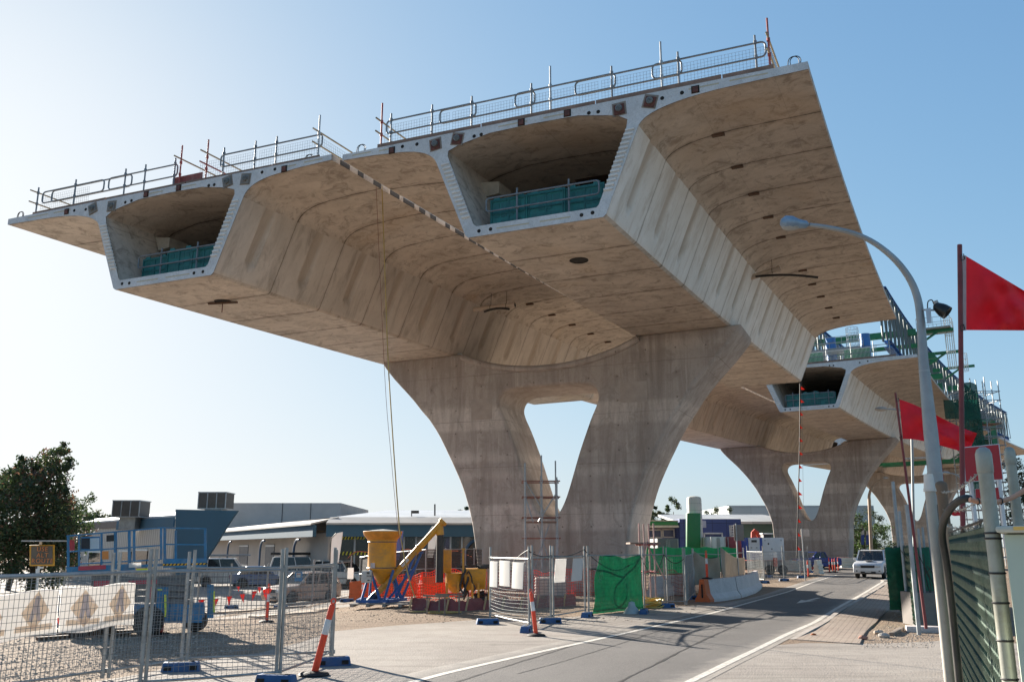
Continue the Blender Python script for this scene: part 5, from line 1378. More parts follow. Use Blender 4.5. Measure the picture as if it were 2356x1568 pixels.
mb.build('switches', paint('switch_dark', (.06, .05, .045), .5), b_, smooth=0)
mb = MB(); p = at(857.5, 1300, YS-rp*1.01); mb.box((p.x, p.y, p.z), (rr(10), .02, rr(11))); mb.build('notice_plate', paint('plate_redwhite', (.45, .38, .36), .6, 0, .3, 6), sil, smooth=0)
# legs and base frame
f_ = MB()
for (u0, v0, u1, v1, d0, d1) in ((852, 1310, 874, 1378, -.35, -.45), (852, 1310, 832, 1378, -.35, -.45), (905, 1310, 884, 1378, -.35, -.45), (855, 1312, 850, 1374, .4, .5), (904, 1312, 912, 1374, .4, .5), (905, 1312, 922, 1378, .3, .4), (912, 1374, 958, 1269, .1, .0), (926, 1374, 970, 1269, .35, .25), (893, 1378, 958, 1300, .1, 0), (900, 1330, 925, 1374, .35, .35)):
    f_.beam(W(u0, v0, d0), W(u1, v1, d1), .075, .075)
for a, b in (((822, 1382, -.5), (892, 1382, -.5)), ((832, 1377, .5), (934, 1377, .5)), ((822, 1382, -.5), (832, 1377, .5)), ((892, 1382, -.5), (934, 1377, .5)), ((882, 1382, -.5), (900, 1377, .5))): f_.beam(W(*a), W(*b), .10, .10)
f_.beam(W(955, 1270, -.05), W(972, 1270, .3), .08, .08); f_.build('stand', SBLUE, sil, smooth=0)
# auger
au = thing('auger_conveyor', 'long yellow auger tube rising right from the silo to a black pipe', 'auger', W(868, 1366))
a0, a1 = W(866, 1366, -.05), W(1016, 1203, .1)
d_ = (a1-a0).normalized()
mb = MB(); mb.cyl(a0, a1, .115, n=18); mb.cyl(a1, a1+d_*.12, .16, n=18); mb.cyl(a0+d_*.35, a0+d_*.42, .15, n=18); mb.cyl(a0+d_*2.1, a0+d_*2.16, .14, n=18)
k0 = W(1011, 1210, .1); mb.cyl(k0, k0+V((.03, 0, -.30)), .14, n=16); mb.build('tube', YEL, au)
mb = MB(); mb.cyl(a0-d_*.02, a0-d_*.42, .13, n=16); mb.cyl(a0-d_*.1, a0-d_*.13, .15, n=16); mb.build('motor', paint('motor_dark', (.012, .022, .05), .45, .2), au)
mb = MB(); pp = a0+d_*1.45; mb.box(tuple(pp+V((.0, -.118, 0))), (.34, .01, .10), ry=-math.atan2(d_.z, d_.x)); mb.build('label_plate', PAPER, au, smooth=0)
# upright black pipe below the auger's mouth
k1 = V((k0.x+.04, k0.y, at(1018, 1339, YS).z)); mb = MB(); mb.cyl(k0+V((.03, 0, -.30)), k1, .125, .135, n=18)
tag(mb.build('downpipe', paint('black_pipe', (.035, .03, .026), .6, 0, .4, 2, (.14, .09, .06), .4), None, loc=k1), 'thick black pipe hanging upright from the auger mouth', 'pipe')
mb = MB()
for k in range(5): mb.mm((W(812, 1390).x+.02+k*.55, YS-.75, .02), (W(812, 1390).x+.14+k*.55, YS+.7, .10))
for k in range(4): mb.mm((W(812, 1390).x, YS-.75+k*.42, .10), (W(812, 1390).x+2.35, YS-.55+k*.42, .13))
tag(mb.build('pallet', PALLET, None, loc=(W(860, 1390).x, YS, 0), smooth=0), 'grey timber pallets under the blue silo frame', 'pallet')
# mixers
YM = 33.0
def Wm(u, v, dy=0.0): return at(u, v, YM+dy)
mx = thing('grout_mixer', 'pair of yellow mixing tanks with black hoses, left foot of the pier', 'mixer', G(1080, 1385))
mb = MB(); c = Wm(1048, 1330); r_ = 22*YM/FPX
mb.lathe([(.10, Wm(0, 1363).z), (r_*.55, Wm(0, 1358).z), (r_*.98, Wm(0, 1348).z), (r_, Wm(0, 1346).z), (r_, Wm(0, 1319).z), (r_*1.04, Wm(0, 1317).z), (r_*.9, Wm(0, 1317).z)], (c.x, YM, 0), 28); mb.build('round_tank', YEL, mx)
mb = MB(); mb.mm((Wm(1037, 0).x, YM+.1, Wm(0, 1317).z), (Wm(1057, 0).x, YM+.25, Wm(0, 1264).z)); mb.mm((Wm(1033, 0).x, YM+.1, Wm(0, 1317).z), (Wm(1036, 0).x, YM+.2, Wm(0, 1266).z)); mb.build('back_plate', YEL, mx, bevel=.012)
mb = MB(); xa, xb, x2, x3 = Wm(1084, 0).x, Wm(1127, 0).x, Wm(1086, 0).x, Wm(1125, 0).x; za, zb_ = Wm(0, 1357).z, Wm(0, 1307).z
mb.add([(x2, YM-.35, za), (x3, YM-.35, za+.05), (x3, YM+.45, za+.05), (x2, YM+.45, za), (xa, YM-.45, zb_), (xb, YM-.45, zb_), (xb, YM+.5, zb_), (xa, YM+.5, zb_)], [(3, 2, 1, 0), (4, 5, 6, 7), (0, 1, 5, 4), (1, 2, 6, 5), (2, 3, 7, 6), (3, 0, 4, 7)]); mb.build('square_tank', YEL, mx, bevel=.02)
mb = MB()
for u, v0, v1 in ((1028, 1340, 1388), (1054, 1336, 1362), (1087, 1336, 1388), (1101, 1340, 1388), (1125, 1340, 1388), (1066, 1262, 1317)): mb.beam(Wm(u, v0, -.46), Wm(u, v1, -.46), .07, .07, up=(0, 1, 0))
mb.beam(Wm(1062, 1262, -.4), Wm(1071, 1262, -.4), .05, .05); mb.build('legs', YEL, mx, smooth=0)
mb = MB(); rnd = random.Random(5)
for k in range(7):
    P = [Wm(1071+rnd.uniform(-5, 10), 1305+rnd.uniform(-5, 10), -.3+rnd.uniform(-.2, .2))]
    for j in range(4): P.append(P[-1]+V((rnd.uniform(-.12, .12), rnd.uniform(-.1, .1), -rnd.uniform(.12, .32))))
    mb.tube(sm3(P, 4), rnd.uniform(.022, .04), 7)
for k in range(9):
    p = Wm(1060+rnd.random()*65, 1303+rnd.uniform(-4, 2), rnd.uniform(-.4, .2)); mb.box(tuple(p), (rnd.uniform(.08, .3), .2, rnd.uniform(.05, .12)), rz=rnd.uniform(0, 1))
for k in range(6):
    p = Wm(1058+rnd.random()*60, 1370+rnd.uniform(-8, 12), rnd.uniform(-.3, .3)); mb.cyl(p, p+V((.18, .05, .02)), rnd.uniform(.06, .13), n=10)
mb.build('hoses', paint('hose_dark', (.035, .032, .032), .5, .3, .4, 5, (.16, .13, .11), .4), mx)
# red membrane bund with timber stakes
BUND = paint('red_membrane', (.20, .045, .045), .65, 0, .25, 2.5, (.30, .20, .16), .4)
bpts = [G(948, 1402), G(1040, 1404), G(1135, 1401), G(1230, 1398), G(1325, 1392)]
bd = thing('bund_wall', 'low dark red membrane wall held by timber stakes in front of the mixers', 'bund', bpts[0])
P = resample(sm3(bpts, 4), 60); rows = []
for i, p in enumerate(P):
    h = .34+.05*math.sin(i*.7)+.03*math.sin(i*2.1); rows.append([p+V((0, -.10+.03*math.sin(i*1.3), 0)), p+V((0, -.03+.05*math.sin(i*.9), h*.5)), p+V((0, 0, h)), p+V((0, .10, h*.97)), p+V((0, .2, .0))])
mb = MB(); mb.grid(rows); mb.build('membrane', BUND, bd)
for k in range(0, 60, 6):
    mb = MB(); p = P[k]; mb.beam(p+V((-.08, -.16, 0)), p+V((.0, -.05, .42)), .06, .03); mb.build('stake', paint('new_timber', (.50, .32, .16), .8, 0, .15, 4), bd, smooth=0)
# orange mesh fence
OMESH = paint('orange_mesh', (.78, .085, .03), .6, 0, .12, 5, (.4, .12, .06), .2, trans=.35)
def mesh_net(label, pts, h, cell=.10, r=.012, seed=1, grp='orange plastic mesh fences', mat=OMESH):
    P = resample(sm3([V(p) for p in pts], 4), 50); rnd = random.Random(seed)
    L = sum((P[i+1]-P[i]).length for i in range(49)); n = int(L/cell); P = resample(P, n); mb = MB(); m = int(h/cell)
    f = lambda i, j: P[i]+V((0, .05*math.sin(i*.31+j*.4), (j/m)*(h+.10*math.sin(i*.21+seed)+.04*math.sin(i*.9))+.02))
    for j in range(m+1): mb.tube([f(i, j) for i in range(n)], r*(1.5 if j in (0, m) else 1), 3, cap=False)
    for i in range(n): mb.tube([f(i, j) for j in range(m+1)], r, 3, cap=False)
    return tag(mb.build('mesh_net', mat, None, loc=P[0], smooth=0), label, 'mesh fence', grp)
mesh_net('orange mesh fence behind the silo frame and the mixers', [G(838, 1386), G(900, 1379), G(980, 1374), G(1040, 1372), G(1120, 1370)], 1.0, seed=1)
mesh_net('second layer of orange mesh, sagging nearer the steel trestles', [G(936, 1385), G(985, 1386), G(1050, 1384)], .7, seed=2)
mesh_net('orange mesh fence behind the white liquid tank', [G(1225, 1374), G(1290, 1372), G(1370, 1368)], 1.05, seed=3)
mesh_net('faded red mesh fence by the small red scaffold', [G(1478, 1371), G(1520, 1366), G(1575, 1372)], .95, .14, .010, 4, mat=paint('faded_red_mesh', (.40, .10, .07), .6, 0, .2, 3, trans=.2))
mesh_net('dull red mesh seen through the bowed wire fence', [G(1135, 1384), G(1190, 1384), G(1240, 1380)], 1.0, .09, .008, 6, mat=paint('dull_red_mesh', (.38, .06, .06), .6, 0, .2, 3, trans=.2))
# steel trestles
def trestle(label, u0, u1, v0, v1, vt, dy):
    a, b = G(u0, v0), G(u1, v1); r = thing('steel_trestle', label, 'trestle', a, 0, 'rusty steel trestles'); h = at(u0, vt, a.y).z
    mb = MB(); mb.beam(a+V((-.12, 0, h)), b+V((.12, 0, h)), .06, .05); mb.build('top_bar', STL, r, smooth=0)
    for p in (a, b):
        mb = MB(); mb.beam(p, p+V((0, 0, h-.02)), .045, .045, up=(0, 1, 0)); mb.beam(p+V((-.12, 0, h-.08)), p+V((.14, 0, h-.08)), .03, .03); mb.build('leg', STL, r, smooth=0)
    return r
trestle('left rusty steel trestle in the mud', 982, 1023, 1412, 1414, 1369, 0); trestle('right rusty steel trestle in the mud', 1010, 1056, 1409, 1411, 1366, .4)
# liquid tank in a wire cage
tk = thing('liquid_tank', 'white liquid tank in a steel cage seen through the roadside fence', 'tank', G(1268, 1377))
YT = G(1268, 1377).y; x0, x1 = at(1231, 1370, YT).x, at(1304, 1370, YT).x; z1 = at(1268, 1326, YT).z
mb = MB(); mb.mm((x0+.03, YT+.03, .14), (x1-.03, YT+1.0, z1-.03)); mb.build('plastic_tank', paint('tank_plastic', (.58, .50, .45), .5, 0, .15, 1.5, (.4, .3, .25), .3), tk, bevel=.05)
mb = MB()
for k in range(8): x = lerp(x0, x1, k/7); mb.tube([(x, YT, .1), (x, YT, z1)], .012, 5)
for k in range(7): z = lerp(.14, z1, k/6); mb.tube([(x0, YT, z), (x1, YT, z), (x1, YT+1.03, z), (x0, YT+1.03, z)], .012, 5, closed=True)
mb.build('cage', paint('cage_grey', (.30, .27, .26), .5, .4), tk); mb = MB(); mb.mm((x0, YT, .02), (x1, YT+1.03, .12)); mb.build('base_pallet', STL, tk, smooth=0)
# black mesh screens behind the silo
bs = [G(826, 1366), G(900, 1364), G(978, 1362), G(1070, 1360), G(1110, 1359)]
BSC = paint('dark_screen', (.045, .038, .036), .7, 0, .3, 2, (.12, .09, .075), .3)
for i in range(4):
    a, b = bs[i], bs[i+1]; h = at(880, 1262, a.y).z; r = thing('screen_fence', ['left', 'second', 'third', 'right'][i]+' dark slatted screen panel behind the yellow plant', 'screen fence', a, 0, 'dark screens behind the yellow plant')
    mb = MB()
    for k in range(26): z = lerp(.25, h-.05, k/25); mb.beam(a+V((.04, 0, z)), b+V((-.04, 0, z)), .03, .045)
    mb.build('slats', BSC, r, smooth=0)
    mb = MB()
    for p in (a, b, a.lerp(b, .5)): mb.tube([p, p+V((0, -.03, h+.05))], .025, 6)
    for z in (h, h*.55): mb.tube([a+V((0, -.04, z)), b+V((0, -.04, z))], .022, 6)
    mb.build('frame', STEEL, r)
mb = MB(); P = []
for i, (u, v) in enumerate(((800, 1283), (815, 1270), (835, 1268), (870, 1274), (905, 1271), (940, 1262), (960, 1272), (990, 1262), (1015, 1270), (1050, 1266), (1085, 1280))): P.append(at(u, v, bs[0].y-.25))
mb.tube(sm3(P, 4), .018, 6); tag(mb.build('cable', paint('orange_cable', (.50, .12, .05), .6), None, loc=P[0]), 'orange cable strung along the top of the dark screens', 'cable')

# ================================================================== scissor lift
LB = paint('lift_blue', (.02, .155, .30), .5, 0, .3, 4, (.22, .21, .2), .5); LG = paint('lift_grey', (.12, .125, .13), .5, .2, .3, 4); RP = paint('placard_red', (.40, .035, .06), .5, 0, .12, 4, (.4, .2, .2), .25); HY = paint('hazard_yellow', (.72, .38, .01), .5, 0, .1, 4, (.3, .2, .1), .2); FY = paint('fluoro_strip', (.72, .76, .02), .4)
lift = thing('scissor_lift', 'blue scissor lift platform parked behind the near wire fence', 'scissor lift', G(300, 1447))
def Q(x, y, dy=0.0):                                         # picture position on the lift (its own sketch scale) -> world
    u, v = 138+.17245*x, 1202+.17245*y; return at(u, v, 20.9+.00065*x+dy)
def rail(pts, r=.028): m_ = MB(); m_.tube([Q(*p) for p in pts], r, 6); return m_
DP = 1.5
body = MB()
for a, b, y0, y1 in ((75, 1000, 590, 690), (1000, 1375, 560, 600)): body.prism([(a, y0), (b, y0-(b-a)*.05), (b, y1-(b-a)*.07), (a+30, y1)], lambda p: Q(p[0], p[1], 0), lambda p: Q(p[0], p[1], DP))
body.build('platform', LB, lift, smooth=0)
body = MB(); body.prism([(1375, 478), (1965, 470), (1965, 580), (1375, 598)], lambda p: Q(p[0], p[1], -.05), lambda p: Q(p[0], p[1], DP)); ex = body.build('extension_deck', LB, lift, smooth=0)
mb = MB(); mb.prism([(1372, 545), (1968, 532), (1968, 556), (1372, 573)], lambda p: Q(p[0], p[1], -.058), lambda p: Q(p[0], p[1], -.05)); mb.build('hazard_band', HY, ex, smooth=0)
mb = MB()
for k in range(12):
    x = 1385+k*49.5; y = 545-(x-1372)*.0225; mb.prism([(x, y+26), (x+18, y), (x+40, y), (x+22, y+25)], lambda p: Q(p[0], p[1], -.064), lambda p: Q(p[0], p[1], -.056))
mb.build('hazard_stripes', BLACK, ex, smooth=0)
for dy in (0, DP):
    o_ = 0 if dy == 0 else 1
    for pts in (((95, 175, dy), (1400, 62, dy)), ((100, 385, dy), (1340, 300, dy)), ((1400, 66, dy), (1950, 76, dy)), ((1410, 285, dy), (1930, 290, dy)), ((250, 545, dy), (1330, 490, dy))):
        m_ = MB(); m_.beam(Q(*pts[0]), Q(*pts[1]), .032, .032); m_.build('rail', LB, lift, smooth=0)
    for x, y0, y1, w_ in ((110, 175, 585, .06), (255, 165, 585, .05), (555, 145, 560, .05), (740, 125, 560, .075), (925, 105, 600, .07), (990, 100, 510, .06), (1350, 66, 490, .06), (1398, 62, 480, .07), (1545, 100, 475, .06), (1940, 76, 470, .075)):
        m_ = MB(); m_.beam(Q(x, y0, dy), Q(x, y1, dy), w_*.72, w_*.72, up=(0, 1, 0)); m_.build('upright', LB, lift, smooth=0)
for x in (95, 1945):
    for y in (175 if x == 95 else 76, 385 if x == 95 else 288): m_ = MB(); m_.beam(Q(x, y, 0), Q(x, y, DP), .032, .032); m_.build('rail', LB, lift, smooth=0)
def patch(name, x0, x1, y0, y1, mat, dy=-.03, sl=0.0, par=lift): m_ = MB(); m_.prism([(x0, y0), (x1, y0-sl), (x1, y1-sl), (x0, y1)], lambda p: Q(p[0], p[1], dy-.012), lambda p: Q(p[0], p[1], dy)); return m_.build(name, mat, par, smooth=0)
patch('placard', 246, 612, 580, 635, RP, -.012, 20); patch('yellow_strip', 410, 602, 652, 675, FY, -.012, 8); patch('yellow_strip', 1020, 1215, 612, 632, FY, .0, 6)
patch('notice_board', 285, 400, 205, 345, BLACK, .5); patch('safety_notices', 398, 525, 205, 350, PAPER, .52, 5); patch('blue_frame_plate', 280, 535, 185, 360, LB, .56, 5); patch('control_box', 620, 722, 165, 250, BLACK, -.12, 6); patch('orange_box', 560, 650, 378, 488, paint('box_orange', (.55, .20, .04), .5), -.05, 3); patch('document_case', 918, 1085, 535, 598, PAPER, -.03, 8)
m_ = MB(); m_.cyl(Q(152, 370, .3), Q(152, 245, .3), .07, n=12); m_.cyl(Q(152, 245, .3), Q(152, 225, .3), .03, n=8); m_.build('fire_extinguisher', paint('extinguisher_red', (.45, .02, .02), .35), lift)
# scissor arms, chassis, wheels
mb = MB()
for dy in (.15, DP-.15):
    for k in range(4):
        z0, z1 = 720+k*85, 720+(k+1)*85; mb.beam(Q(420, z0, dy), Q(1780, z1, dy), .10, .12); mb.beam(Q(420, z1, dy+.1), Q(1780, z0, dy+.1), .10, .12)
mb.build('scissor_arms', LG, lift, smooth=0)
patch('chassis_side', 330, 1900, 1080, 1330, LB, .12, 0)
mb = MB(); mb.prism([(330, 1100), (1930, 1060), (1930, 1260), (330, 1330)], lambda p: Q(p[0], p[1], .12), lambda p: Q(p[0], p[1], DP-.1)); mb.build('chassis', LB, lift, smooth=0)
patch('engine_cover', 1290, 1445, 860, 1330, LB, -.02, 5); patch('grey_cover', 450, 900, 755, 875, LG, .0, 10); patch('placard', 450, 670, 775, 845, RP, -.02, 6); patch('placard', 915, 1295, 770, 825, RP, -.02, 12); patch('placard', 1190, 1240, 850, 1010, RP, -.03, 2); patch('yellow_strip', 1392, 1420, 955, 1250, FY, -.05, 0); patch('yellow_strip', 1298, 1362, 880, 900, FY, -.05, 0)
patch('outrigger', 1965, 2050, 820, 1270, LB, .3, 0); patch('yellow_strip', 2048, 2066, 910, 1190, FY, .26, 0)
def wheel_at(par, c, r, w_, axis, mat_r=None, name='wheel'):
    axis = V(axis).normalized(); M = axis.to_track_quat('Z', 'Y').to_matrix()
    wr_ = MB(); wr_.lathe([(r*.62, -w_/2), (r*.93, -w_/2), (r, -w_*.36), (r, w_*.36), (r*.93, w_/2), (r*.62, w_/2)], c, 26, M); wo = wr_.build(name, BLACK, par)
    wr_ = MB(); wr_.lathe([(.0, w_*.44), (r*.2, w_*.46), (r*.22, w_*.36), (r*.5, w_*.30), (r*.57, w_*.44), (r*.62, w_*.45), (r*.62, -w_*.4), (0, -w_*.4)], c, 20, M)
    wr_.build('rim', mat_r or STEEL, wo)
    wr_ = MB()
    for k in range(5):
        a = k*2*PI/5; wr_.box(tuple(V(c)+M @ V((r*.38*math.cos(a), r*.38*math.sin(a), w_*.36))), (r*.10, r*.10, r*.10))
    wr_.build('rim_holes', HOLE, wo, smooth=0); return wo
for x, y, dy, r in ((280, 1370, .05, .29), (1180, 1300, .0, .34), (560, 1330, DP, .28), (1815, 1330, .9, .26)):
    c = Q(x, y, dy); wheel_at(lift, V((c.x, c.y, gz(c.x, c.y)+r)), r, .26, (0, -1, 0))
# timbers and steel lengths lying in front of the lift
for u0, v0, u1, v1, w_, h_, l, m in ((-60, 1468, 73, 1455, .22, .16, 'dark red steel beam on the gravel at the left edge', paint('beam_red', (.16, .035, .03), .7, .2, .3)), (52, 1462, 285, 1450, .14, .07, 'long brown timber on the gravel before the lift', TIMBER), (84, 1473, 300, 1458, .14, .07, 'second long brown timber, nearer the fence', TIMBER), (94, 1463, 330, 1452, .2, .05, 'brown plank beneath the lift wheel', TIMBER), (108, 1457, 134, 1456, .3, .10, 'short pale timber block on the gravel', PALLET)):
    mb = MB(); a, b = G(u0, v0), G(u1, v1); mb.beam(a+V((0, 0, h_/2+.01)), b+V((0, 0, h_/2+.01)), w_, h_); tag(mb.build('timber_beam', m, None, loc=a, smooth=0), l, 'beam', 'beams lying on the gravel')
for u0, v0, u1, v1, l in ((583, 1422, 735, 1408, 'pale board on the ground before the silver car'), (596, 1404, 700, 1396, 'dark kerb timber on the ground beyond the pale board'), (655, 1413, 770, 1400, 'thin pale board lying toward the silo'), (470, 1412, 600, 1404, 'pale board on the ground near the distant fence')):
    mb = MB(); a, b = G(u0, v0), G(u1, v1); z = V((0, 0, .05)); mb.beam(a+z, b+z, .35, .05); tag(mb.build('ground_board', TIMBER if 'dark' in l else paint('pale_board', (.48, .38, .28), .8), None, loc=a, smooth=0), l, 'board', 'boards on the ground by the car park')
# message board on a trailer pole
vm = thing('message_board', 'roadside message board reading USE ALT ROUTE under a small solar panel', 'message board', (at(97, 1300, 36).x, 36, -.6))
YV = 36; zz_ = lambda u, v, dy=0.0: at(u, v, YV+dy)
mb = MB(); mb.prism([(68, 1253), (126, 1252), (126, 1301), (68, 1301)], lambda p: zz_(*p), lambda p: zz_(p[0], p[1], .2)); mb.build('case', paint('board_yellow', (.55, .28, .02), .5), vm, smooth=0, bevel=.02)
mb = MB(); mb.prism([(72, 1256), (121, 1255), (121, 1297), (71, 1298)], lambda p: zz_(p[0], p[1], -.03), lambda p: zz_(p[0], p[1], .0)); mb.build('screen', paint('board_screen', (.10, .085, .065), .5), vm, smooth=0)
def text_mesh(name, body, size, mat, par, M):
    cu = bpy.data.curves.new(name, 'FONT'); cu.body = body; cu.size = size; cu.align_x = 'CENTER'; cu.extrude = .006; cu.space_character = 1.15
    ob = bpy.data.objects.new('tmp', cu); C.objects.link(ob); bpy.context.view_layer.update()
    me = bpy.data.meshes.new_from_object(ob.evaluated_get(bpy.context.evaluated_depsgraph_get())); bpy.data.objects.remove(ob); bpy.data.curves.remove(cu)
    me.transform(wmat(par).inverted() @ M); me.materials.clear(); me.materials.append(mat); me.name = name
    o = bpy.data.objects.new(name, me); C.objects.link(o); o.parent = par; return o
TXT = paint('amber_letters', (.55, .20, .06), .5, 0, .05, 3, damt=0)
for w_, v in (('USE', 1267), ('ALT', 1281), ('ROUTE', 1294)):
    p = zz_(97, v, -.05); text_mesh('lettering', w_, .24, TXT, vm, Matrix.Translation(p) @ Matrix.Rotation(PI/2, 4, 'X'))
mb = MB(); mb.beam(zz_(54, 1243.5, -.3), zz_(152, 1243.5, .2), 1.0, .05); mb.build('solar_panel', paint('solar_grey', (.30, .31, .31), .4), vm, smooth=0)
mb = MB(); g_ = zz_(94, 1300, .1); mb.tube([V((g_.x, YV+.1, -.6)), zz_(94, 1244, .1)], .05, 8); mb.beam(zz_(83, 1305, .1), zz_(100, 1305, .1), .07, .07); mb.beam(zz_(85, 1303, .1), zz_(85, 1318, .1), .07, .07, up=(0, 1, 0)); mb.build('mast', WHITE, vm)
# ================================================================== vehicles
GLASS = None
def glass_mat(name, col, alpha):
    m, nt = nt_new(name); p = geopos(nt); n = noise_n(nt, p, 3, 4, .6)
    return finish(m, nt, mix_rgb(nt, n, col, tuple(c*1.6 for c in col)), .06, 0, None, 0, .6, alpha=alpha)
CARGL = glass_mat('car_glass', (.03, .035, .04), .66)
DKGL = glass_mat('dark_car_glass', (.018, .022, .026), .95)
LAMPG = paint('lamp_glass', (.50, .52, .53), .12, .2, .1, 9, damt=.05); REDL = paint('tail_lamp', (.35, .01, .01), .2)
TRIM = paint('dark_trim', (.022, .022, .024), .5); CABIN = paint('cabin_dark', (.02, .019, .018), .8)
def car(name, label, cat, loc, fwd, L, W, H, col, belt, cabin, hood=None, wheel=.34, wb=.56, clear=.24, glass=CARGL, tray=False, details=True, rough=.3, group=None, dust=None):
    "cabin: (windscreen base, roof front, roof rear, rear base) as x; belt: height of the sills"
    f = V((fwd[0], fwd[1], 0)).normalized(); rz = math.atan2(f.y, f.x)
    r = thing(name, label, cat, loc, rz, group)
    pm = paint(name+'_paint'+str(len(MATS)), col, rough, .15, .07, 1.5, dust or (.35, .29, .22), .25 if dust is None else .75, spec=.5)
    xf, xr = L/2, -L/2; xw = wb*L/2; ra = wheel*1.18; hf = hood or belt*.98
    def arch(x): return [(x+ra*math.cos(a), wheel*.98+ra*math.sin(a)) for a in [R(-18+k*21.6) for k in range(11)]]
    b = clear
    arcs_f = [p for p in arch(xw) if p[1] > b]; arcs_r = [p for p in arch(-xw) if p[1] > b]
    out = [(xr+.05, b+.12)]+[(xr+.02, belt*.75), (xr+.06, belt)]+([(cabin[3], belt)] if not tray else [])+[(cabin[0], belt+.01), (cabin[0]+.1, hf+.02), (lerp(cabin[0], xf, .6), hf*.97), (xf-.16, hf*.88), (xf-.04, hf*.76), (xf, belt*.52), (xf-.03, b+.08), (xf-.12, b)]
    out += [(x, z) for x, z in arcs_f]+[(xw-ra-.02, b), (-xw+ra+.02, b)]+[(x, z) for x, z in arcs_r]+[(xr+.14, b+.05)]
    plate('body', [out], W, .09, pm, r)
    hw, hr = W/2-.055, W/2-.17; x0, x1, x2, x3 = cabin; z0 = belt-.01; zr = H-.06
    mb = MB(); mb.add([(x1+.05, -hr, zr), (x1+.05, hr, zr), (x2-.04, hr, zr), (x2-.04, -hr, zr), (x1-.12, -hr+.1, H), (x1-.12, hr-.1, H), (x2+.1, hr-.1, H), (x2+.1, -hr+.1, H)], [(3, 2, 1, 0), (4, 5, 6, 7), (0, 1, 5, 4), (1, 2, 6, 5), (2, 3, 7, 6), (3, 0, 4, 7)]); mb.build('roof', pm, r, world=False, bevel=.025)
    mids = [lerp(x0, x3, .42), lerp(x0, x3, .72)] if (x0-x3) > 2.3 else [lerp(x0, x3, .5)]
    mb = MB()
    for sg in (-1, 1):
        mb.beam((x0, sg*hw, z0), (x1, sg*hr, zr+.02), .07, .07); mb.beam((x3, sg*hw, z0), (x2, sg*hr, zr+.02), .12, .08)
        for x in mids: mb.beam((x, sg*hw, z0), (lerp(x1, x2, (x0-x)/(x0-x3)), sg*hr, zr+.02), .09, .05, up=(1, 0, 0))
    mb.build('pillars', pm, r, world=False, smooth=0)
    def pane(nm, q): m_ = MB(); m_.add(q, [(0, 1, 2, 3)]); return m_.build(nm, glass, r, world=False, smooth=0)
    pane('windscreen', [(x0-.01, -hw+.03, z0), (x0-.01, hw-.03, z0), (x1, hr-.02, zr), (x1, -hr+.02, zr)]); pane('rear_window', [(x3+.01, hw-.03, z0), (x3+.01, -hw+.03, z0), (x2, -hr+.02, zr), (x2, hr-.02, zr)])
    xs_ = [x0]+mids+[x3]
    for sg in (-1, 1):
        for i in range(len(xs_)-1):
            a, c = xs_[i]-.03, xs_[i+1]+.03; ta, tc = [lerp(x1, x2, (x0-x)/(x0-x3)) for x in (a, c)]
            pane('side_window', [(a, sg*hw, z0), (c, sg*hw, z0), (tc, sg*hr, zr), (ta, sg*hr, zr)])
    mb = MB(); mb.mm((x3+.1, -hw+.1, belt+.004), (x0-.1, hw-.1, belt+.02))
    for x in [x0-.95, x0-1.8][:2 if (x0-x3) > 2.3 else 1]:
        for y in (-.36, .36): mb.box((x, y, belt+.18), (.16, .46, .42)); mb.box((x, y, belt+.43), (.12, .26, .16))
    mb.build('seats', CABIN, r, world=False)
    for nm, x in (('front', xw), ('rear', -xw)):
        for sg in (-1, 1): wheel_local(r, (x, sg*(W/2-.10), wheel), wheel, .22, sg)
    if details:
        for sg in (-1, 1):
            mb = MB(); mb.box((xf-.055, sg*(W/2-.30), belt*.68), (.10, .34, .15)); mb.build('headlight', LAMPG, r, world=False, bevel=.03)
            mb = MB(); mb.box((xr+.035, sg*(W/2-.16), belt*.8), (.06, .14, .22)); mb.build('tail_light', REDL, r, world=False)
            mb = MB(); mb.box((x0-.12, sg*(W/2+.07), belt+.10), (.12, .18, .17)); mb.build('mirror', pm, r, world=False, bevel=.04)
            mb = MB()
            for x in [m+.16 for m in mids]: mb.box((x, sg*(W/2+.006), belt-.13), (.16, .03, .035))
            mb.build('door_handles', TRIM, r, world=False, smooth=0)
            mb = MB()
            for x in mids+[x0+.02]: mb.box((x, sg*(W/2-.0005), belt*.66), (.012, .006, belt*.62))
            mb.box((0, sg*(W/2+.002), belt*.62), (L*.5, .012, .05)); mb.build('door_seams', TRIM, r, world=False, smooth=0)
        mb = MB(); mb.box((xf-.035, 0, belt*.68), (.08, W*.46, .16))
        for k in range(5): mb.box((xf+.006, 0, belt*.62+k*.03), (.012, W*.45, .010))
        mb.build('grille', TRIM, r, world=False, smooth=0)
        mb = MB(); mb.box((xf-.045, 0, belt*.36), (.12, W*.5, .12)); mb.build('air_intake', TRIM, r, world=False, bevel=.02)
        mb = MB(); mb.box((xf+.018, 0, belt*.40), (.02, .38, .10)); mb.build('number_plate', paint('plate_white', (.5, .5, .48), .5), r, world=False, smooth=0)
        mb = MB(); mb.mm((xr+.25, -W/2+.12, b-.05), (xf-.3, W/2-.12, b+.12)); mb.build('underbody', CABIN, r, world=False)
    return r
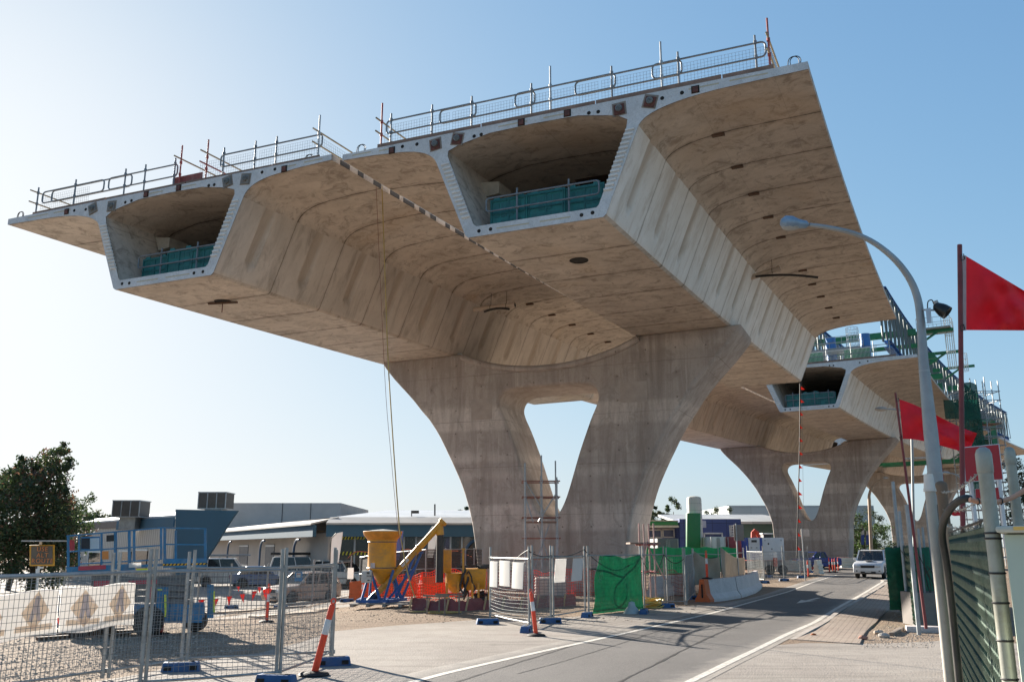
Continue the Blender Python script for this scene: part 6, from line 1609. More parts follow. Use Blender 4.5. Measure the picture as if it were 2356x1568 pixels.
def wheel_local(par, c, r, w_, sg):
    M = V((0, sg, 0)).to_track_quat('Z', 'Y').to_matrix()
    m_ = MB(); m_.lathe([(r*.60, -w_/2), (r*.93, -w_/2), (r, -w_*.36), (r, w_*.36), (r*.93, w_/2), (r*.60, w_/2)], c, 24, M); wo = m_.build('wheel', BLACK, par, world=False)
    m_ = MB(); m_.lathe([(.0, w_*.40), (r*.16, w_*.42), (r*.20, w_*.34), (r*.48, w_*.30), (r*.56, w_*.44), (r*.60, w_*.45), (r*.60, -w_*.4), (0, -w_*.4)], c, 20, M); m_.build('rim', STEEL, wo, world=False)
    m_ = MB()
    for k in range(6):
        a = k*PI/3; m_.box(tuple(V(c)+M @ V((r*.38*math.cos(a), r*.38*math.sin(a), w_*.35))), (r*.15, r*.05, r*.15))
    m_.build('rim_holes', HOLE, wo, world=False, smooth=0)
    return wo
suvp = G(1999, 1331); ax = R(29.5); fw = (-math.sin(ax), -math.cos(ax))
sp = V((suvp.x, suvp.y, 0))-V((fw[0], fw[1], 0))*2.3
suv = car('suv', 'white four wheel drive with a driver coming toward the camera on the road', 'car', (sp.x, sp.y, .008), fw, 4.75, 1.85, 1.84, (.62, .63, .65), 1.14, (.98, .28, -2.02, -2.30), 1.10, .38, .58, .34)
mb = MB(); mb.box((1.55, 0, 1.135), (.55, .55, .05)); mb.build('hood_scoop', paint('suv_trim_white', (.60, .61, .63), .35), suv, world=False, bevel=.02); mb = MB(); mb.box((1.83, 0, 1.14), (.03, .42, .035)); mb.build('scoop_mouth', TRIM, suv, world=False)
mb = MB(); mb.tube([(.62, -.42+.17*math.cos(a), 1.22+.17*math.sin(a)) for a in [k*PI/8 for k in range(16)]], .015, 6, closed=True); mb.build('steering_wheel', TRIM, suv, world=False)
for y in (-.7, .7):
    mb = MB(); mb.tube([(.1, y, 1.88), (-1.9, y, 1.88)], .02, 6); mb.build('roof_rail', TRIM, suv, world=False)
    mb = MB(); mb.box((2.34, y, .52), (.05, .10, .10)); mb.build('fog_lamp', TRIM, suv, world=False)
# the driver: one continuous figure from the hips up, hands on the wheel
def seated_person(name, label, loc, rz):
    co = [(0, 0, .0), (-.02, 0, .22), (-.03, 0, .42), (-.01, 0, .52), (.02, 0, .60), (.03, 0, .70), (.02, 0, .78), (-.03, .18, .42), (.05, .25, .20), (.30, .16, .24), (.37, .13, .26), (-.03, -.18, .42), (.05, -.25, .20), (.30, -.16, .24), (.37, -.13, .26), (.25, .10, .02), (.45, .11, .02), (.25, -.10, .02), (.45, -.11, .02)]
    ed = [(0, 1), (1, 2), (2, 3), (3, 4), (4, 5), (5, 6), (2, 7), (7, 8), (8, 9), (9, 10), (2, 11), (11, 12), (12, 13), (13, 14), (0, 15), (15, 16), (0, 17), (17, 18)]
    rd = [(.15, .12), (.15, .10), (.16, .10), (.055, .055), (.075, .085), (.082, .095), (.06, .07), (.07, .065), (.05, .05), (.036, .036), (.04, .03), (.07, .065), (.05, .05), (.036, .036), (.04, .03), (.09, .09), (.075, .075), (.09, .09), (.075, .075)]
    me = bpy.data.meshes.new('tmp'); me.from_pydata(co, ed, []); ob = bpy.data.objects.new('tmp', me); C.objects.link(ob)
    sk = ob.modifiers.new('s', 'SKIN'); su = ob.modifiers.new('u', 'SUBSURF'); su.levels = 1
    for i, v in enumerate(me.skin_vertices[0].data): v.radius = rd[i]; v.use_root = (i == 0)
    bpy.context.view_layer.update(); m2 = bpy.data.meshes.new_from_object(ob.evaluated_get(bpy.context.evaluated_depsgraph_get())); bpy.data.objects.remove(ob)
    m2.materials.clear(); m2.materials.append(paint('driver_shirt', (.10, .11, .14), .8)); m2.materials.append(paint('skin', (.48, .28, .20), .6, damt=0))
    for p in m2.polygons: p.material_index = 1 if p.center.z > .535 or p.center.x > .30 and p.center.z > .15 else 0
    m2.polygons.foreach_set('use_smooth', [True]*len(m2.polygons)); m2.name = name
    o = bpy.data.objects.new(name, m2); C.objects.link(o); o.location = loc; o.rotation_euler = (0, 0, rz); tag(o, label, 'person')
    mb = MB(); mb.ball((.0, 0, .745), .098, 8, (1, .95, .75)); mb.build('hair', paint('hair_dark', (.03, .02, .015), .7), o, world=False)
    mb = MB(); mb.ball((.125, 0, .675), .016, 6); mb.build('nose', m2.materials[1], o, world=False)
    mb = MB()
    for s in (-1, 1): mb.ball((.112, s*.033, .70), .011, 6)
    mb.build('eyes', TRIM, o, world=False)
    return o
rzs = math.atan2(fw[1], fw[0]); cs_, sn_ = math.cos(rzs), math.sin(rzs)
dl = V((.18, -.42, .93)); seated_person('person', 'driver in a dark shirt holding the wheel of the white SUV', (sp.x+dl.x*cs_-dl.y*sn_, sp.y+dl.x*sn_+dl.y*cs_, dl.z), rzs)
u_ = G(1905, 1309); car('pickup_truck', 'dark blue utility pickup with open tray behind the orange bollards', 'pickup', (u_.x-.9, u_.y+.9, 0), (-.93, -.36), 5.0, 1.8, 1.62, (.012, .035, .20), 1.05, (.95, .30, -.62, -.85), 1.0, .34, .58, .26, tray=True)
dc = G(2058, 1303); car('dark_wagon', 'black car following behind the white SUV', 'car', (dc.x+.6, dc.y+2, 0), fw, 4.5, 1.8, 1.75, (.02, .022, .026), 1.05, (.95, .3, -1.8, -2.1), 1.0, .36, glass=DKGL)
c_ = G(676, 1389); hd = V((-1, 0, 0)); va = math.atan2(c_.x, c_.y); a_ = va+PI-R(56)
car('dusty_hatchback', 'silver car streaked with orange dust parked behind the wire fence', 'car', (c_.x+.15, c_.y+1.0, c_.z), (math.sin(va+PI+R(52)), math.cos(va+PI+R(52))), 3.75, 1.58, 1.47, (.42, .36, .32), .92, (.72, .12, -1.42, -1.72), .86, .29, .62, .18, dust=(.58, .25, .10))
b_ = G(588, 1353); car('blue_sedan', 'grey blue sedan parked beyond the silver car', 'car', (b_.x, b_.y+1.5, gz(b_.x, b_.y)), (.96, .28), 4.4, 1.7, 1.45, (.08, .13, .24), .92, (.75, .1, -1.1, -1.6), .86, .31, .6, .2, glass=DKGL)
s_ = G(780, 1355); car('silver_wagon', 'pale silver four wheel drive parked left of the dark screens', 'car', (s_.x, s_.y+1.5, gz(s_.x, s_.y)), (.9, -.42), 4.3, 1.75, 1.85, (.45, .47, .46), 1.1, (.9, .3, -1.85, -2.1), 1.05, .36, .58, .3, glass=DKGL)
w_ = G(500, 1350); wt = car('white_van', 'white van with ladders on its roof rack parked before the blue wall', 'van', (w_.x, w_.y+2, gz(w_.x, w_.y)), (.97, .2), 4.8, 1.8, 1.95, (.62, .63, .63), 1.1, (1.1, .5, -2.0, -2.25), 1.05, .34, .58, .25, glass=DKGL)
w2 = G(660, 1352); w3 = car('white_van', 'white van with a long black roll on its roof beyond the silver car', 'van', (w2.x, w2.y+4, gz(w2.x, w2.y)), (.97, .25), 4.8, 1.8, 2.05, (.60, .61, .61), 1.1, (1.1, .5, -2.0, -2.25), 1.05, .34, .58, .25, glass=DKGL)
for vv, rolls in ((wt, 0), (w3, 1)):
    H_ = 1.97 if vv is wt else 2.07
    mb = MB()
    for x in (-1.6, -.5, .4): mb.beam((x, -.75, H_+.1), (x, .75, H_+.1), .05, .04); mb.beam((x, -.72, H_-.03), (x, -.72, H_+.1), .04, .04, up=(1, 0, 0)); mb.beam((x, .72, H_-.03), (x, .72, H_+.1), .04, .04, up=(1, 0, 0))
    mb.build('roof_rack', STEEL, vv, world=False, smooth=0)
    mb = MB()
    for y in (-.3, .05): mb.tube([(-2.0, y, H_+.16), (1.0, y, H_+.16)], .05, 6)
    mb.tube([(-2.2, -.55, H_+.2), (1.6, -.55, H_+.2)], .09 if rolls else .05, 8)
    mb.build('roof_load', BLACK if rolls else STEEL, vv, world=False)

# ================================================================== generator, lorry bodies, digger
gp = G(1762, 1322); YG = gp.y+1.0; X = lambda u: at(u, 1250, YG).x; Z = lambda v: at(1760, v, YG).z
ge = thing('generator', 'white and blue generator trailer behind the wire fence', 'generator', (X(1760), YG, 0))
GW = paint('generator_white', (.55, .56, .57), .45, 0, .06, 1.5, (.4, .35, .3), .25); GBL = paint('generator_blue', (.02, .06, .30), .45)
mb = MB(); mb.mm((X(1722), YG, Z(1288)), (X(1804), YG+1.6, Z(1236))); mb.build('housing', GW, ge, bevel=.04)
mb = MB(); mb.mm((X(1748), YG-.02, Z(1287)), (X(1754), YG+1.62, Z(1235.5))); mb.mm((X(1718), YG-.015, Z(1287)), (X(1721), YG+1.615, Z(1236))); mb.mm((X(1724), YG-.02, Z(1286)), (X(1746), YG, Z(1266))); mb.build('blue_trim', GBL, ge, smooth=0)
mb = MB()
for u, v, w_, h_ in ((1768, 1250, 3, 4), (1760, 1242, 1.2, 3), (1797, 1242, 1.2, 3), (1776, 1262, 2, 3), (1729, 1259, 3, 1.5), (1741, 1259, 3, 1.5), (1735, 1244, 12, 5)): p = at(u, v, YG-.01); mb.box((p.x, YG-.01, p.z), (w_*YG/FPX, .03, h_*YG/FPX))
mb.build('vents', TRIM, ge, smooth=0)
mb = MB(); mb.mm((X(1722), YG+.1, Z(1306)), (X(1804), YG+1.5, Z(1289))); mb.build('fuel_base', paint('base_grey', (.36, .34, .31), .7), ge, bevel=.03)
for u in (1768, 1797):
    wheel_at(ge, V((X(u), YG-.05, .36)), .36, .22, (0, -1, 0))
mb = MB(); mb.cyl((X(1781), YG-.06, .6), (X(1781), YG-.06, 1.25), .16, n=12); mb.build('fire_extinguisher', paint('extinguisher_red', (.45, .02, .02), .35), ge)
def van_body(label, u0, u1, v0, v1, Yd, col, dark=False, doors=True):
    a, b = at(u0, v0, Yd), at(u1, v1, Yd); r = thing('container', label, 'container', (a.x, Yd, 0), 0, 'lorry bodies and containers behind the green net')
    m_ = paint(label[:14], col, .55, 0, .12, 1, (.2, .15, .12), .4); zb_ = max(.05, b.z)
    mb = MB(); mb.mm((a.x, Yd, .1), (b.x, Yd+4, a.z)); mb.build('box_body', m_, r, bevel=.03)
    mb = MB(); n = 2 if doors else 1
    for k in range(n+1): x = lerp(a.x+.05, b.x-.05, k/n); mb.mm((x-.03, Yd-.03, .3), (x+.03, Yd, a.z-.05))
    if doors:
        for k in (.42, .58): x = lerp(a.x, b.x, k); mb.tube([(x, Yd-.05, .3), (x, Yd-.05, a.z-.1)], .03, 5)
    mb.build('door_bars', paint('bar_grey', (.3, .3, .3), .5, .3), r, smooth=0); return r
van_body('white lorry body with twin rear doors behind the green net', 1781-146, 1671, 1234, 1270, 72, (.55, .56, .55)); van_body('dark red lorry body right of the white doors', 1673, 1711, 1234, 1262, 73, (.24, .035, .045), doors=False); van_body('dark grey container left of the green pylon sign', 1512, 1562, 1238, 1268, 70, (.10, .11, .115))
dg = thing('excavator', 'red excavator arm and cab showing over the generator', 'excavator', (at(1740, 1230, 80).x, 80, 0)); DR = paint('digger_red', (.50, .05, .02), .5, 0, .15, 2)
mb = MB(); mb.tube([at(1733, 1262, 80), at(1733, 1224, 80), at(1736, 1221, 80), at(1741, 1224, 80), at(1747, 1236, 80)], [.22, .2, .22, .2, .16], 6); mb.build('boom', DR, dg)
mb = MB(); p, q = at(1756, 1228, 80), at(1777, 1252, 80); mb.mm((p.x, 80, q.z), (q.x, 82, p.z)); mb.build('cab', TRIM, dg, bevel=.08); mb = MB(); mb.mm((p.x-.1, 79.9, p.z-.02), (q.x+.1, 82.1, p.z+.1)); mb.build('cab_roof', WHITE, dg, bevel=.03)
mb = MB(); mb.mm((p.x-1.2, 79.5, .3), (q.x+.8, 82.5, q.z)); mb.build('chassis', DR, dg, bevel=.1)

# ================================================================== buildings on the left
CREAM = paint('cream_cladding', (.45, .40, .35), .7, 0, .08, .6, (.25, .2, .17), .25); BLUEW = paint('slate_blue_wall', (.04, .105, .16), .75, 0, .1, .5, (.06, .08, .1), .25); BEIGE = paint('beige_wall', (.44, .39, .345), .8, 0, .08, .5, (.25, .21, .18), .25)
ROOFW = paint('pale_roof', (.52, .53, .54), .45, .2, .08, .6, (.35, .33, .3), .2); ROOFG = paint('grey_eave', (.36, .345, .325), .6, .1, .1, .6); DOORB = paint('navy_door', (.012, .03, .06), .5); WFRAME = paint('window_frame', (.30, .33, .36), .4, .4)
def corr_mat():
    m, nt = nt_new('corrugated'); p = geopos(nt); sx = nt.nodes.new('ShaderNodeSeparateXYZ'); nt.links.new(p, sx.inputs[0])
    w_ = math_n(nt, 'SINE', math_n(nt, 'MULTIPLY', sx.outputs[0], 22.0)); n = noise_n(nt, p, .5, 5, .6)
    c = mix_rgb(nt, ramp(nt, math_n(nt, 'ADD', math_n(nt, 'MULTIPLY', w_, .5), .5), [(.0, 0), (.35, 1)]), (.32, .28, .24), mix_rgb(nt, n, (.46, .41, .36), (.54, .49, .44)))
    MATS['corr'] = finish(m, nt, c, .6, 0, w_, .03, .3)
corr_mat()
def wall(mb, a, b, z0, z1, th=.3):
    a, b = V(a), V(b); d = (b-a); n = V((-d.y, d.x, 0)).normalized(); n = n if n.y > 0 else -n
    vs = [(*p[:2], z) for z in (z0, z1) for p in (a, b, b+n*th, a+n*th)]
    mb.add(vs, [(3, 2, 1, 0), (4, 5, 6, 7), (0, 1, 5, 4), (1, 2, 6, 5), (2, 3, 7, 6), (3, 0, 4, 7)])
def hit(u, v, a, b):
    "where the sight line through a picture position meets the upright plane a-b"
    d = ray(u, v); a, b = V(a), V(b); e = b-a; den = d.x*e.y-d.y*e.x
    k = (a.x*e.y-a.y*e.x)/den; return V((d.x*k, d.y*k, EYE+d.z*k))
BG = -.75
# west wing with the slate blue corner
wa, wb_ = at(150, 1210, 84), at(404, 1190, 62)
ow = thing('office_building', 'low cream corrugated building with a slate blue corner wall behind the scissor lift', 'building', (wb_.x, wb_.y, BG))
mb = MB(); zt_ = hit(404, 1190, wa, wb_).z; mb2 = MB(); wall(mb, wa, wb_, BG, 3.9, .35); mb.build('wall', MATS['corr'], ow, smooth=0)
back = V((-3.5, 10, 0)); mb = MB()
mb.add([(*wa[:2], 4.0), (*wb_[:2], 4.0), (*(wb_+back)[:2], 4.6), (*(wa+back)[:2], 4.6), (*wa[:2], 4.15), (*wb_[:2], 4.15), (*(wb_+back)[:2], 4.75), (*(wa+back)[:2], 4.75)], [(3, 2, 1, 0), (4, 5, 6, 7), (0, 1, 5, 4), (1, 2, 6, 5), (2, 3, 7, 6), (3, 0, 4, 7)]); mb.build('roof', ROOFW, ow, smooth=0)
n_ = (wb_-wa).normalized(); off = V((n_.y, -n_.x, 0))*.12; off = off if off.y < 0 else -off
m0, m1 = hit(272, 1199, wa, wb_), hit(404, 1190, wa, wb_)
mb = MB(); wall(mb, V(m0)+off, V(m1)+off, 3.35, 4.02, .1); mb.build('blue_fascia', BLUEW, ow, smooth=0); mb = MB(); wall(mb, wa+off, V(m0)+off, 3.5, 4.02, .1); mb.build('brown_fascia', paint('brown_fascia', (.16, .12, .10), .7), ow, smooth=0)
for u0, u1, v0, v1 in ((163, 182, 1272, 1300), (206, 232, 1270, 1300), (276, 300, 1268, 1300), (312, 338, 1266, 1300)):
    a, b = hit(u0, v0, wa, wb_), hit(u1, v1, wa, wb_); mb = MB(); wall(mb, a+off*.6, V((b.x, b.y, 0))+off*.6, BG+.9, a.z, .1); wnd = mb.build('window', DKGL, ow, smooth=0)
    mb = MB(); wall(mb, a+off*.9, V((b.x, b.y, 0))+off*.9, a.z, a.z+.12, .12); wall(mb, a+off*.9, a+off*.9+n_*.1, BG+.9, a.z, .12); mb.build('frame', WHITE, wnd, smooth=0)
YB = 60.5; mb = MB(); mb.prism([(404, 1171), (546, 1174), (533, 1192), (516, 1219), (497, 1250), (478, 1279), (452, 1325), (404, 1325)], lambda p: at(p[0], p[1], YB), lambda p: at(p[0], p[1], YB)+V((0, .4, 0))); mb.build('corner_wall', BLUEW, ow, smooth=0)
# long showroom
sa, sc_, se = at(470, 1226, 112), at(757, 1200, 63), at(1110, 1200, 63.5)
sh = thing('showroom_building', 'long beige showroom with dark blue fascia and wide shop windows, left of the front pier', 'building', (sc_.x, sc_.y, BG))
Zb = lambda v: EYE+(1258.6-v)*63/FPX*1.0
mb = MB(); wall(mb, sa, sc_, BG, 3.0, .4); mb.build('wall', BEIGE, sh, smooth=0)
outw = lambda a, b, o: (lambda d: (V((d.y, -d.x, 0)) if V((d.y, -d.x, 0)).y < 0 else V((-d.y, d.x, 0)))*o)((V(b)-V(a)).normalized())
for a, b, nm in ((sa, sc_, 0), (sc_, se, 1)):
    o_ = outw(a, b, 1.1); mb = MB(); wall(mb, V(a)+o_, V(b)+o_, 2.72, 3.5, .25); mb.build('fascia', BLUEW, sh, smooth=0)
    mb = MB(); A_, B_ = V(a)+o_*1.15, V(b)+o_*1.15; ia, ib = V(a)-o_*.6, V(b)-o_*.6
    mb.add([(*A_[:2], 3.5), (*B_[:2], 3.5), (*ib[:2], 3.95), (*ia[:2], 3.95), (*A_[:2], 3.62), (*B_[:2], 3.62), (*ib[:2], 4.07), (*ia[:2], 4.07)], [(3, 2, 1, 0), (4, 5, 6, 7), (0, 1, 5, 4), (1, 2, 6, 5), (2, 3, 7, 6), (3, 0, 4, 7)]); mb.build('eave', ROOFG, sh, smooth=0)
mb = MB(); r0, r1, r2, r3 = V(sc_)+V((-.2, .8, 0)), V(se)+V((0, .8, 0)), V(se)+V((0, 24, 0)), V(sa)+V((14, 10, 0)); rm0, rm1 = V(sc_)+V((2.5, 11, 0)), V(se)+V((0, 11, 0)); ra_ = V(sa)+V((.8, .6, 0))
mb.add([(*r0[:2], 4.02), (*r1[:2], 4.02), (*rm1[:2], 4.95), (*rm0[:2], 4.95), (*r2[:2], 4.0), (*r3[:2], 4.0), (*ra_[:2], 4.02)], [(0, 1, 2, 3), (3, 2, 4, 5), (0, 3, 5, 6)]); mb.build('roof', ROOFW, sh, smooth=0)
mb = MB(); wall(mb, V(sc_)+V((.3, 8, 0)), V(se)+V((0, 8, 0)), BG, 3.2, .3); mb.build('back_wall', paint('shop_dark', (.05, .045, .04), .8), sh, smooth=0)
mul = [757, 817, 880, 930, 958, 1002, 1037, 1063, 1110]
for i in range(len(mul)-1):
    a, b = at(mul[i], 1240, 63.2), at(mul[i+1], 1240, 63.2); mb = MB(); wall(mb, V((a.x+.06, 63.2, 0)), V((b.x-.06, 63.2, 0)), BG+.3, 2.72, .05); wd_ = mb.build('window', glass_mat('shop_glass', (.02, .024, .024), .88) if i == 0 else MATS['shopgl'], sh, smooth=0); MATS['shopgl'] = wd_.data.materials[0]
    mb = MB(); mb.mm((a.x-.06, 63.12, BG), (a.x+.06, 63.3, 2.72)); mb.mm((a.x, 63.12, BG), (b.x, 63.3, BG+.3)); mb.build('frame', WFRAME, wd_, smooth=0)
mb = MB()
for v, u0, u1, n in ((1236, 778, 842, 9), (1272, 778, 862, 10)):
    for k in range(n): u = lerp(u0, u1, k/n); mb.prism([(u, v+4), (u+3.6, v+4), (u+6.4, v-4), (u+2.8, v-4)], lambda p: at(p[0], p[1], 63.08), lambda p: at(p[0], p[1], 63.14))
mb.build('hazard_tape', paint('hazard_tape', (.42, .40, .03), .6), sh, smooth=0)
for u in (552, 612): 
    a, b = hit(u, 1258, sa, sc_), hit(u+20, 1258, sa, sc_); o_ = outw(sa, sc_, .05); mb = MB(); wall(mb, V((a.x, a.y, 0))+o_, V((b.x, b.y, 0))+o_, BG, a.z+.05, .1); d_r = mb.build('door', DOORB, sh, smooth=0)
    mb = MB(); wall(mb, V((a.x, a.y, 0))+o_*1.4, V((b.x, b.y, 0))+o_*1.4, a.z+.05, a.z+.2, .1); mb.build('door_frame', WFRAME, d_r, smooth=0)
for u in (548, 626, 707, 752, 1071):
    pl = (sa, sc_) if u < 757 else (sc_, se); o_ = outw(*pl, 1.0); p = hit(u, 1260, *pl); p = V((p.x, p.y, 0))+o_; d_ = (V(pl[1])-V(pl[0])).normalized()
    if u == 752: continue
    mb = MB(); mb.tube([p+V((0, 0, BG)), p+V((0, 0, 1.6))]+[p+d_*(1.0-1.0*math.cos(R(k*15)))+V((0, 0, 1.6+.95*math.sin(R(k*15)))) for k in range(1, 7)]+[p+d_*1.6+V((0, 0, 2.55))], .09, 8); mb.build('curved_post', paint('post_blue', (.03, .08, .16), .5), sh)
wh = thing('warehouse', 'plain beige warehouse block rising behind the showroom', 'building', (at(660, 1160, 115).x, 115, 0)); mb = MB()
a, b = at(520, 1158, 115), at(780, 1164, 112); mb.mm((a.x, 113, 0), (b.x, 135, a.z)); c2_ = at(905, 1178, 112); mb.mm((b.x, 118, 0), (c2_.x, 140, c2_.z)); mb.build('wall', BEIGE, wh, smooth=0)
mb = MB()
for u in (650, 715): x = at(u, 1170, 113).x; mb.mm((x-.04, 112.96, 3), (x+.04, 113, a.z))
mb.build('panel_joint', TRIM, wh, smooth=0)
def hvac(label, u0, u1, v0, v1, Yd):
    a, b = at(u0, v0, Yd), at(u1, v1, Yd); r = thing('rooftop_unit', label, 'rooftop unit', (a.x, Yd, b.z-.5), 0, 'rooftop cooling units'); w_ = b.x-a.x
    mb = MB(); mb.mm((a.x, Yd, b.z), (b.x, Yd+w_, a.z)); mb.build('louvre_box', paint('louvre_dark', (.09, .085, .075), .7), r, smooth=0)
    mb = MB()
    for k in range(18): z = lerp(b.z+.06, a.z-.06, k/17); mb.mm((a.x+.03, Yd-.03, z-.015), (b.x-.03, Yd, z+.015))
    mb.build('louvres', paint('louvre_slat', (.12, .11, .10), .6), r, smooth=0)
    mb = MB()
    for k in range(4): x = lerp(a.x, b.x, k/3); mb.mm((x-.03, Yd-.05, b.z), (x+.03, Yd+.02, a.z))
    mb.mm((a.x-.05, Yd-.05, a.z-.03), (b.x+.05, Yd+w_+.05, a.z+.04)); mb.mm((a.x-.03, Yd-.04, b.z-.06), (b.x+.03, Yd+w_+.03, b.z)); mb.build('frame', STEEL, r, smooth=0)
    mb = MB(); mb.mm((a.x+w_*.2, Yd+w_*.2, b.z-.9), (b.x-w_*.2, Yd+w_*.8, b.z-.05)); mb.build('base', STEEL, r, smooth=0)
hvac('square louvred cooling unit on the low cream roof', 261, 319, 1151, 1187, 66); hvac('square louvred cooling unit above the slate blue wall', 458, 518, 1132, 1168, 63)
fl = thing('roof_floodlight', 'small box floodlight on the showroom roof', 'floodlight', at(947, 1190, 66)); mb = MB(); p = at(955, 1177, 66); mb.box(tuple(p), (.55, .3, .2)); mb.tube([at(947, 1180, 66), at(947, 1192, 66)], .04, 6); mb.build('lamp', TRIM, fl)
mb = MB(); mb.tube([at(1000.5, 1192, 67), at(1000.5, 1159, 67)], .06, 6); tag(mb.build('roof_pole', TRIM, None, loc=at(1000.5, 1192, 67)), 'plain dark pole on the showroom roof by the pier', 'pole')
# feather flags
def feather(label, pts, Yd, mat, base, grp='feather flags', stripe=None):
    b = at(*base, Yd); r = thing('feather_flag', label, 'flag', (b.x, Yd, gz(b.x, Yd)), 0, grp)
    n = len(pts); mb = MB(); mb.prism(pts, lambda p: at(p[0], p[1], Yd), lambda p: at(p[0], p[1], Yd)+V((0, .03, 0))); mb.build('cloth', mat, r, smooth=0)
    mb = MB(); mb.tube([V((b.x, Yd, gz(b.x, Yd)))]+[at(u, v, Yd-.02) for u, v in pts[:4]], .025, 6); mb.build('pole', TRIM, r)
    if stripe: mb = MB(); mb.prism(stripe[0], lambda p: at(p[0], p[1], Yd-.02), lambda p: at(p[0], p[1], Yd)); mb.build('printed_patch', stripe[1], r, smooth=0)
FW = paint('flag_white', (.66, .64, .63), .7, 0, .05, 1.5, (.5, .45, .4), .12, trans=.4)
FBL = paint('flag_navy', (.03, .07, .25), .7, 0, .1, 1.5, trans=.3)
feather('white feather flag left of the silo, before the shop windows', [(759, 1297), (760, 1262), (762, 1238), (773, 1226), (789, 1222.5), (786, 1245), (779, 1293)], 44, FW, (759, 1330)); feather('white feather flag behind the yellow auger', [(981.8, 1281), (984, 1250), (987, 1222), (996, 1210), (1008, 1208), (1003, 1250), (996, 1281)], 46, FW, (981, 1320))
feather('pale blue feather flag half hidden by the silo', [(906, 1290), (908, 1256), (910, 1230), (915, 1222), (928, 1220), (925, 1252), (918, 1286)], 46, paint('flag_pale_blue', (.20, .22, .42), .7, 0, .1, 2, trans=.3), (906, 1320))
for k, (u, l) in enumerate(((1981, 'left'), (1992.5, 'right'))): feather(l+' navy feather flag with a white top before the far trees', [(u, 1252), (u, 1238), (u, 1229), (u+1, 1222), (u+7.5, 1218), (u+7.6, 1236), (u+6.8, 1252)], 128, FBL, (u, 1275), stripe=([(u, 1230), (u+1, 1222), (u+7.5, 1218), (u+7.6, 1229)], FW))

# ================================================================== buildings on the right
NAVY = None
def tile_wall(name, a_, b_, cell):
    m, nt = nt_new(name); p = geopos(nt); br = nt.nodes.new('ShaderNodeTexBrick'); br.offset = 0; br.inputs['Scale'].default_value = 1; br.inputs['Brick Width'].default_value = cell; br.inputs['Row Height'].default_value = cell; br.inputs['Mortar Size'].default_value = .03
    sx = nt.nodes.new('ShaderNodeSeparateXYZ'); nt.links.new(p, sx.inputs[0]); cb = nt.nodes.new('ShaderNodeCombineXYZ'); nt.links.new(sx.outputs[0], cb.inputs[0]); nt.links.new(sx.outputs[2], cb.inputs[1]); nt.links.new(cb.outputs[0], br.inputs['Vector'])
    br.inputs['Color1'].default_value = (*a_, 1); br.inputs['Color2'].default_value = (*b_, 1); br.inputs['Mortar'].default_value = (*[c*.5 for c in a_], 1)
    return finish(m, nt, br.outputs['Color'], .5)
NAVY = tile_wall('navy_panels', (.035, .065, .22), (.05, .085, .26), 1.5)
YR = 96; XR = lambda u: at(u, 1240, YR).x; ZR = lambda v: at(1600, v, YR).z
nb = thing('store_building', 'navy panelled store with a green canopy behind the site, right of the front pier', 'building', (XR(1600), YR, 0))
mb = MB(); mb.mm((XR(1470), YR+2.5, 0), (XR(1570), YR+14, ZR(1195))); mb.mm((XR(1565), YR, 0), (XR(1707), YR+14, ZR(1193))); mb.build('wall', NAVY, nb, smooth=0)
mb = MB(); mb.mm((XR(1470), YR-1, ZR(1208)), (XR(1558), YR+4, ZR(1199))); cn = mb.build('canopy', paint('canopy_green', (.02, .20, .05), .5), nb, bevel=.08); mb = MB(); mb.mm((XR(1470), YR-1.05, ZR(1213)), (XR(1559), YR+4, ZR(1208.2))); mb.mm((XR(1470), YR-1.05, ZR(1198.8)), (XR(1559), YR+4, ZR(1196.5))); mb.build('canopy_edge', paint('canopy_cream', (.52, .52, .40), .6), cn, smooth=0)
for u0, u1, v0, v1 in ((1480, 1522, 1218, 1236), (1525, 1551, 1217, 1235), (1620, 1662, 1226, 1240), (1679, 1696, 1209, 1233), (1580, 1590, 1227, 1240)):
    yy = YR+2.5 if u1 < 1565 else YR; a, b = at(u0, v0, yy-.03), at(u1, v1, yy-.03); mb = MB(); mb.mm((a.x, yy-.05, b.z), (b.x, yy+.02, a.z)); wn = mb.build('window', paint('store_glass', (.03, .04, .12), .15), nb, smooth=0)
    mb = MB(); 
    for z in (a.z, b.z): mb.mm((a.x-.08, yy-.09, z-.07), (b.x+.08, yy, z+.07))
    for x in (a.x, b.x): mb.mm((x-.07, yy-.09, b.z), (x+.07, yy, a.z))
    if u0 == 1679:
        for k in range(1, 4): z = lerp(b.z, a.z, k/4); mb.mm((a.x, yy-.08, z-.04), (b.x, yy, z+.04)); x = lerp(a.x, b.x, k/4); mb.mm((x-.04, yy-.085, b.z), (x+.04, yy, a.z))
    mb.build('frame', WHITE, wn, smooth=0)
mb = MB(); mb.mm((XR(1616), YR-.06, ZR(1213)), (XR(1626), YR, ZR(1197))); mb.build('wall_sign', paint('sign_pale', (.45, .50, .62), .5), nb, smooth=0); mb = MB(); mb.mm((XR(1615), YR-.08, ZR(1255)), (XR(1660), YR, ZR(1251))); mb.build('red_band', PR, nb, smooth=0)
py = thing('pylon_sign', 'tall pylon sign, bright green panel on a white rounded column', 'sign', (at(1598, 1275, 74).x, 74, 0)); mb = MB(); c = at(1599, 1200, 75.4); rad = 16.5*75/FPX; zt2 = at(1599, 1141, 75.4).z
mb.lathe([(rad, 0), (rad, zt2-.25), (rad*.9, zt2-.08), (rad*.5, zt2), (0, zt2+.02)], (c.x, 75.4, 0), 24); mb.build('column', paint('pylon_white', (.50, .48, .42), .6, 0, .08, .8, (.4, .33, .25), .3), py)
mb = MB()
for k in range(8): mb.tube([(c.x+rad*1.005*math.cos(a), 75.4+rad*1.005*math.sin(a), zt2-.6-k*.55) for a in [i*PI/12 for i in range(24)]], .012, 4, closed=True)
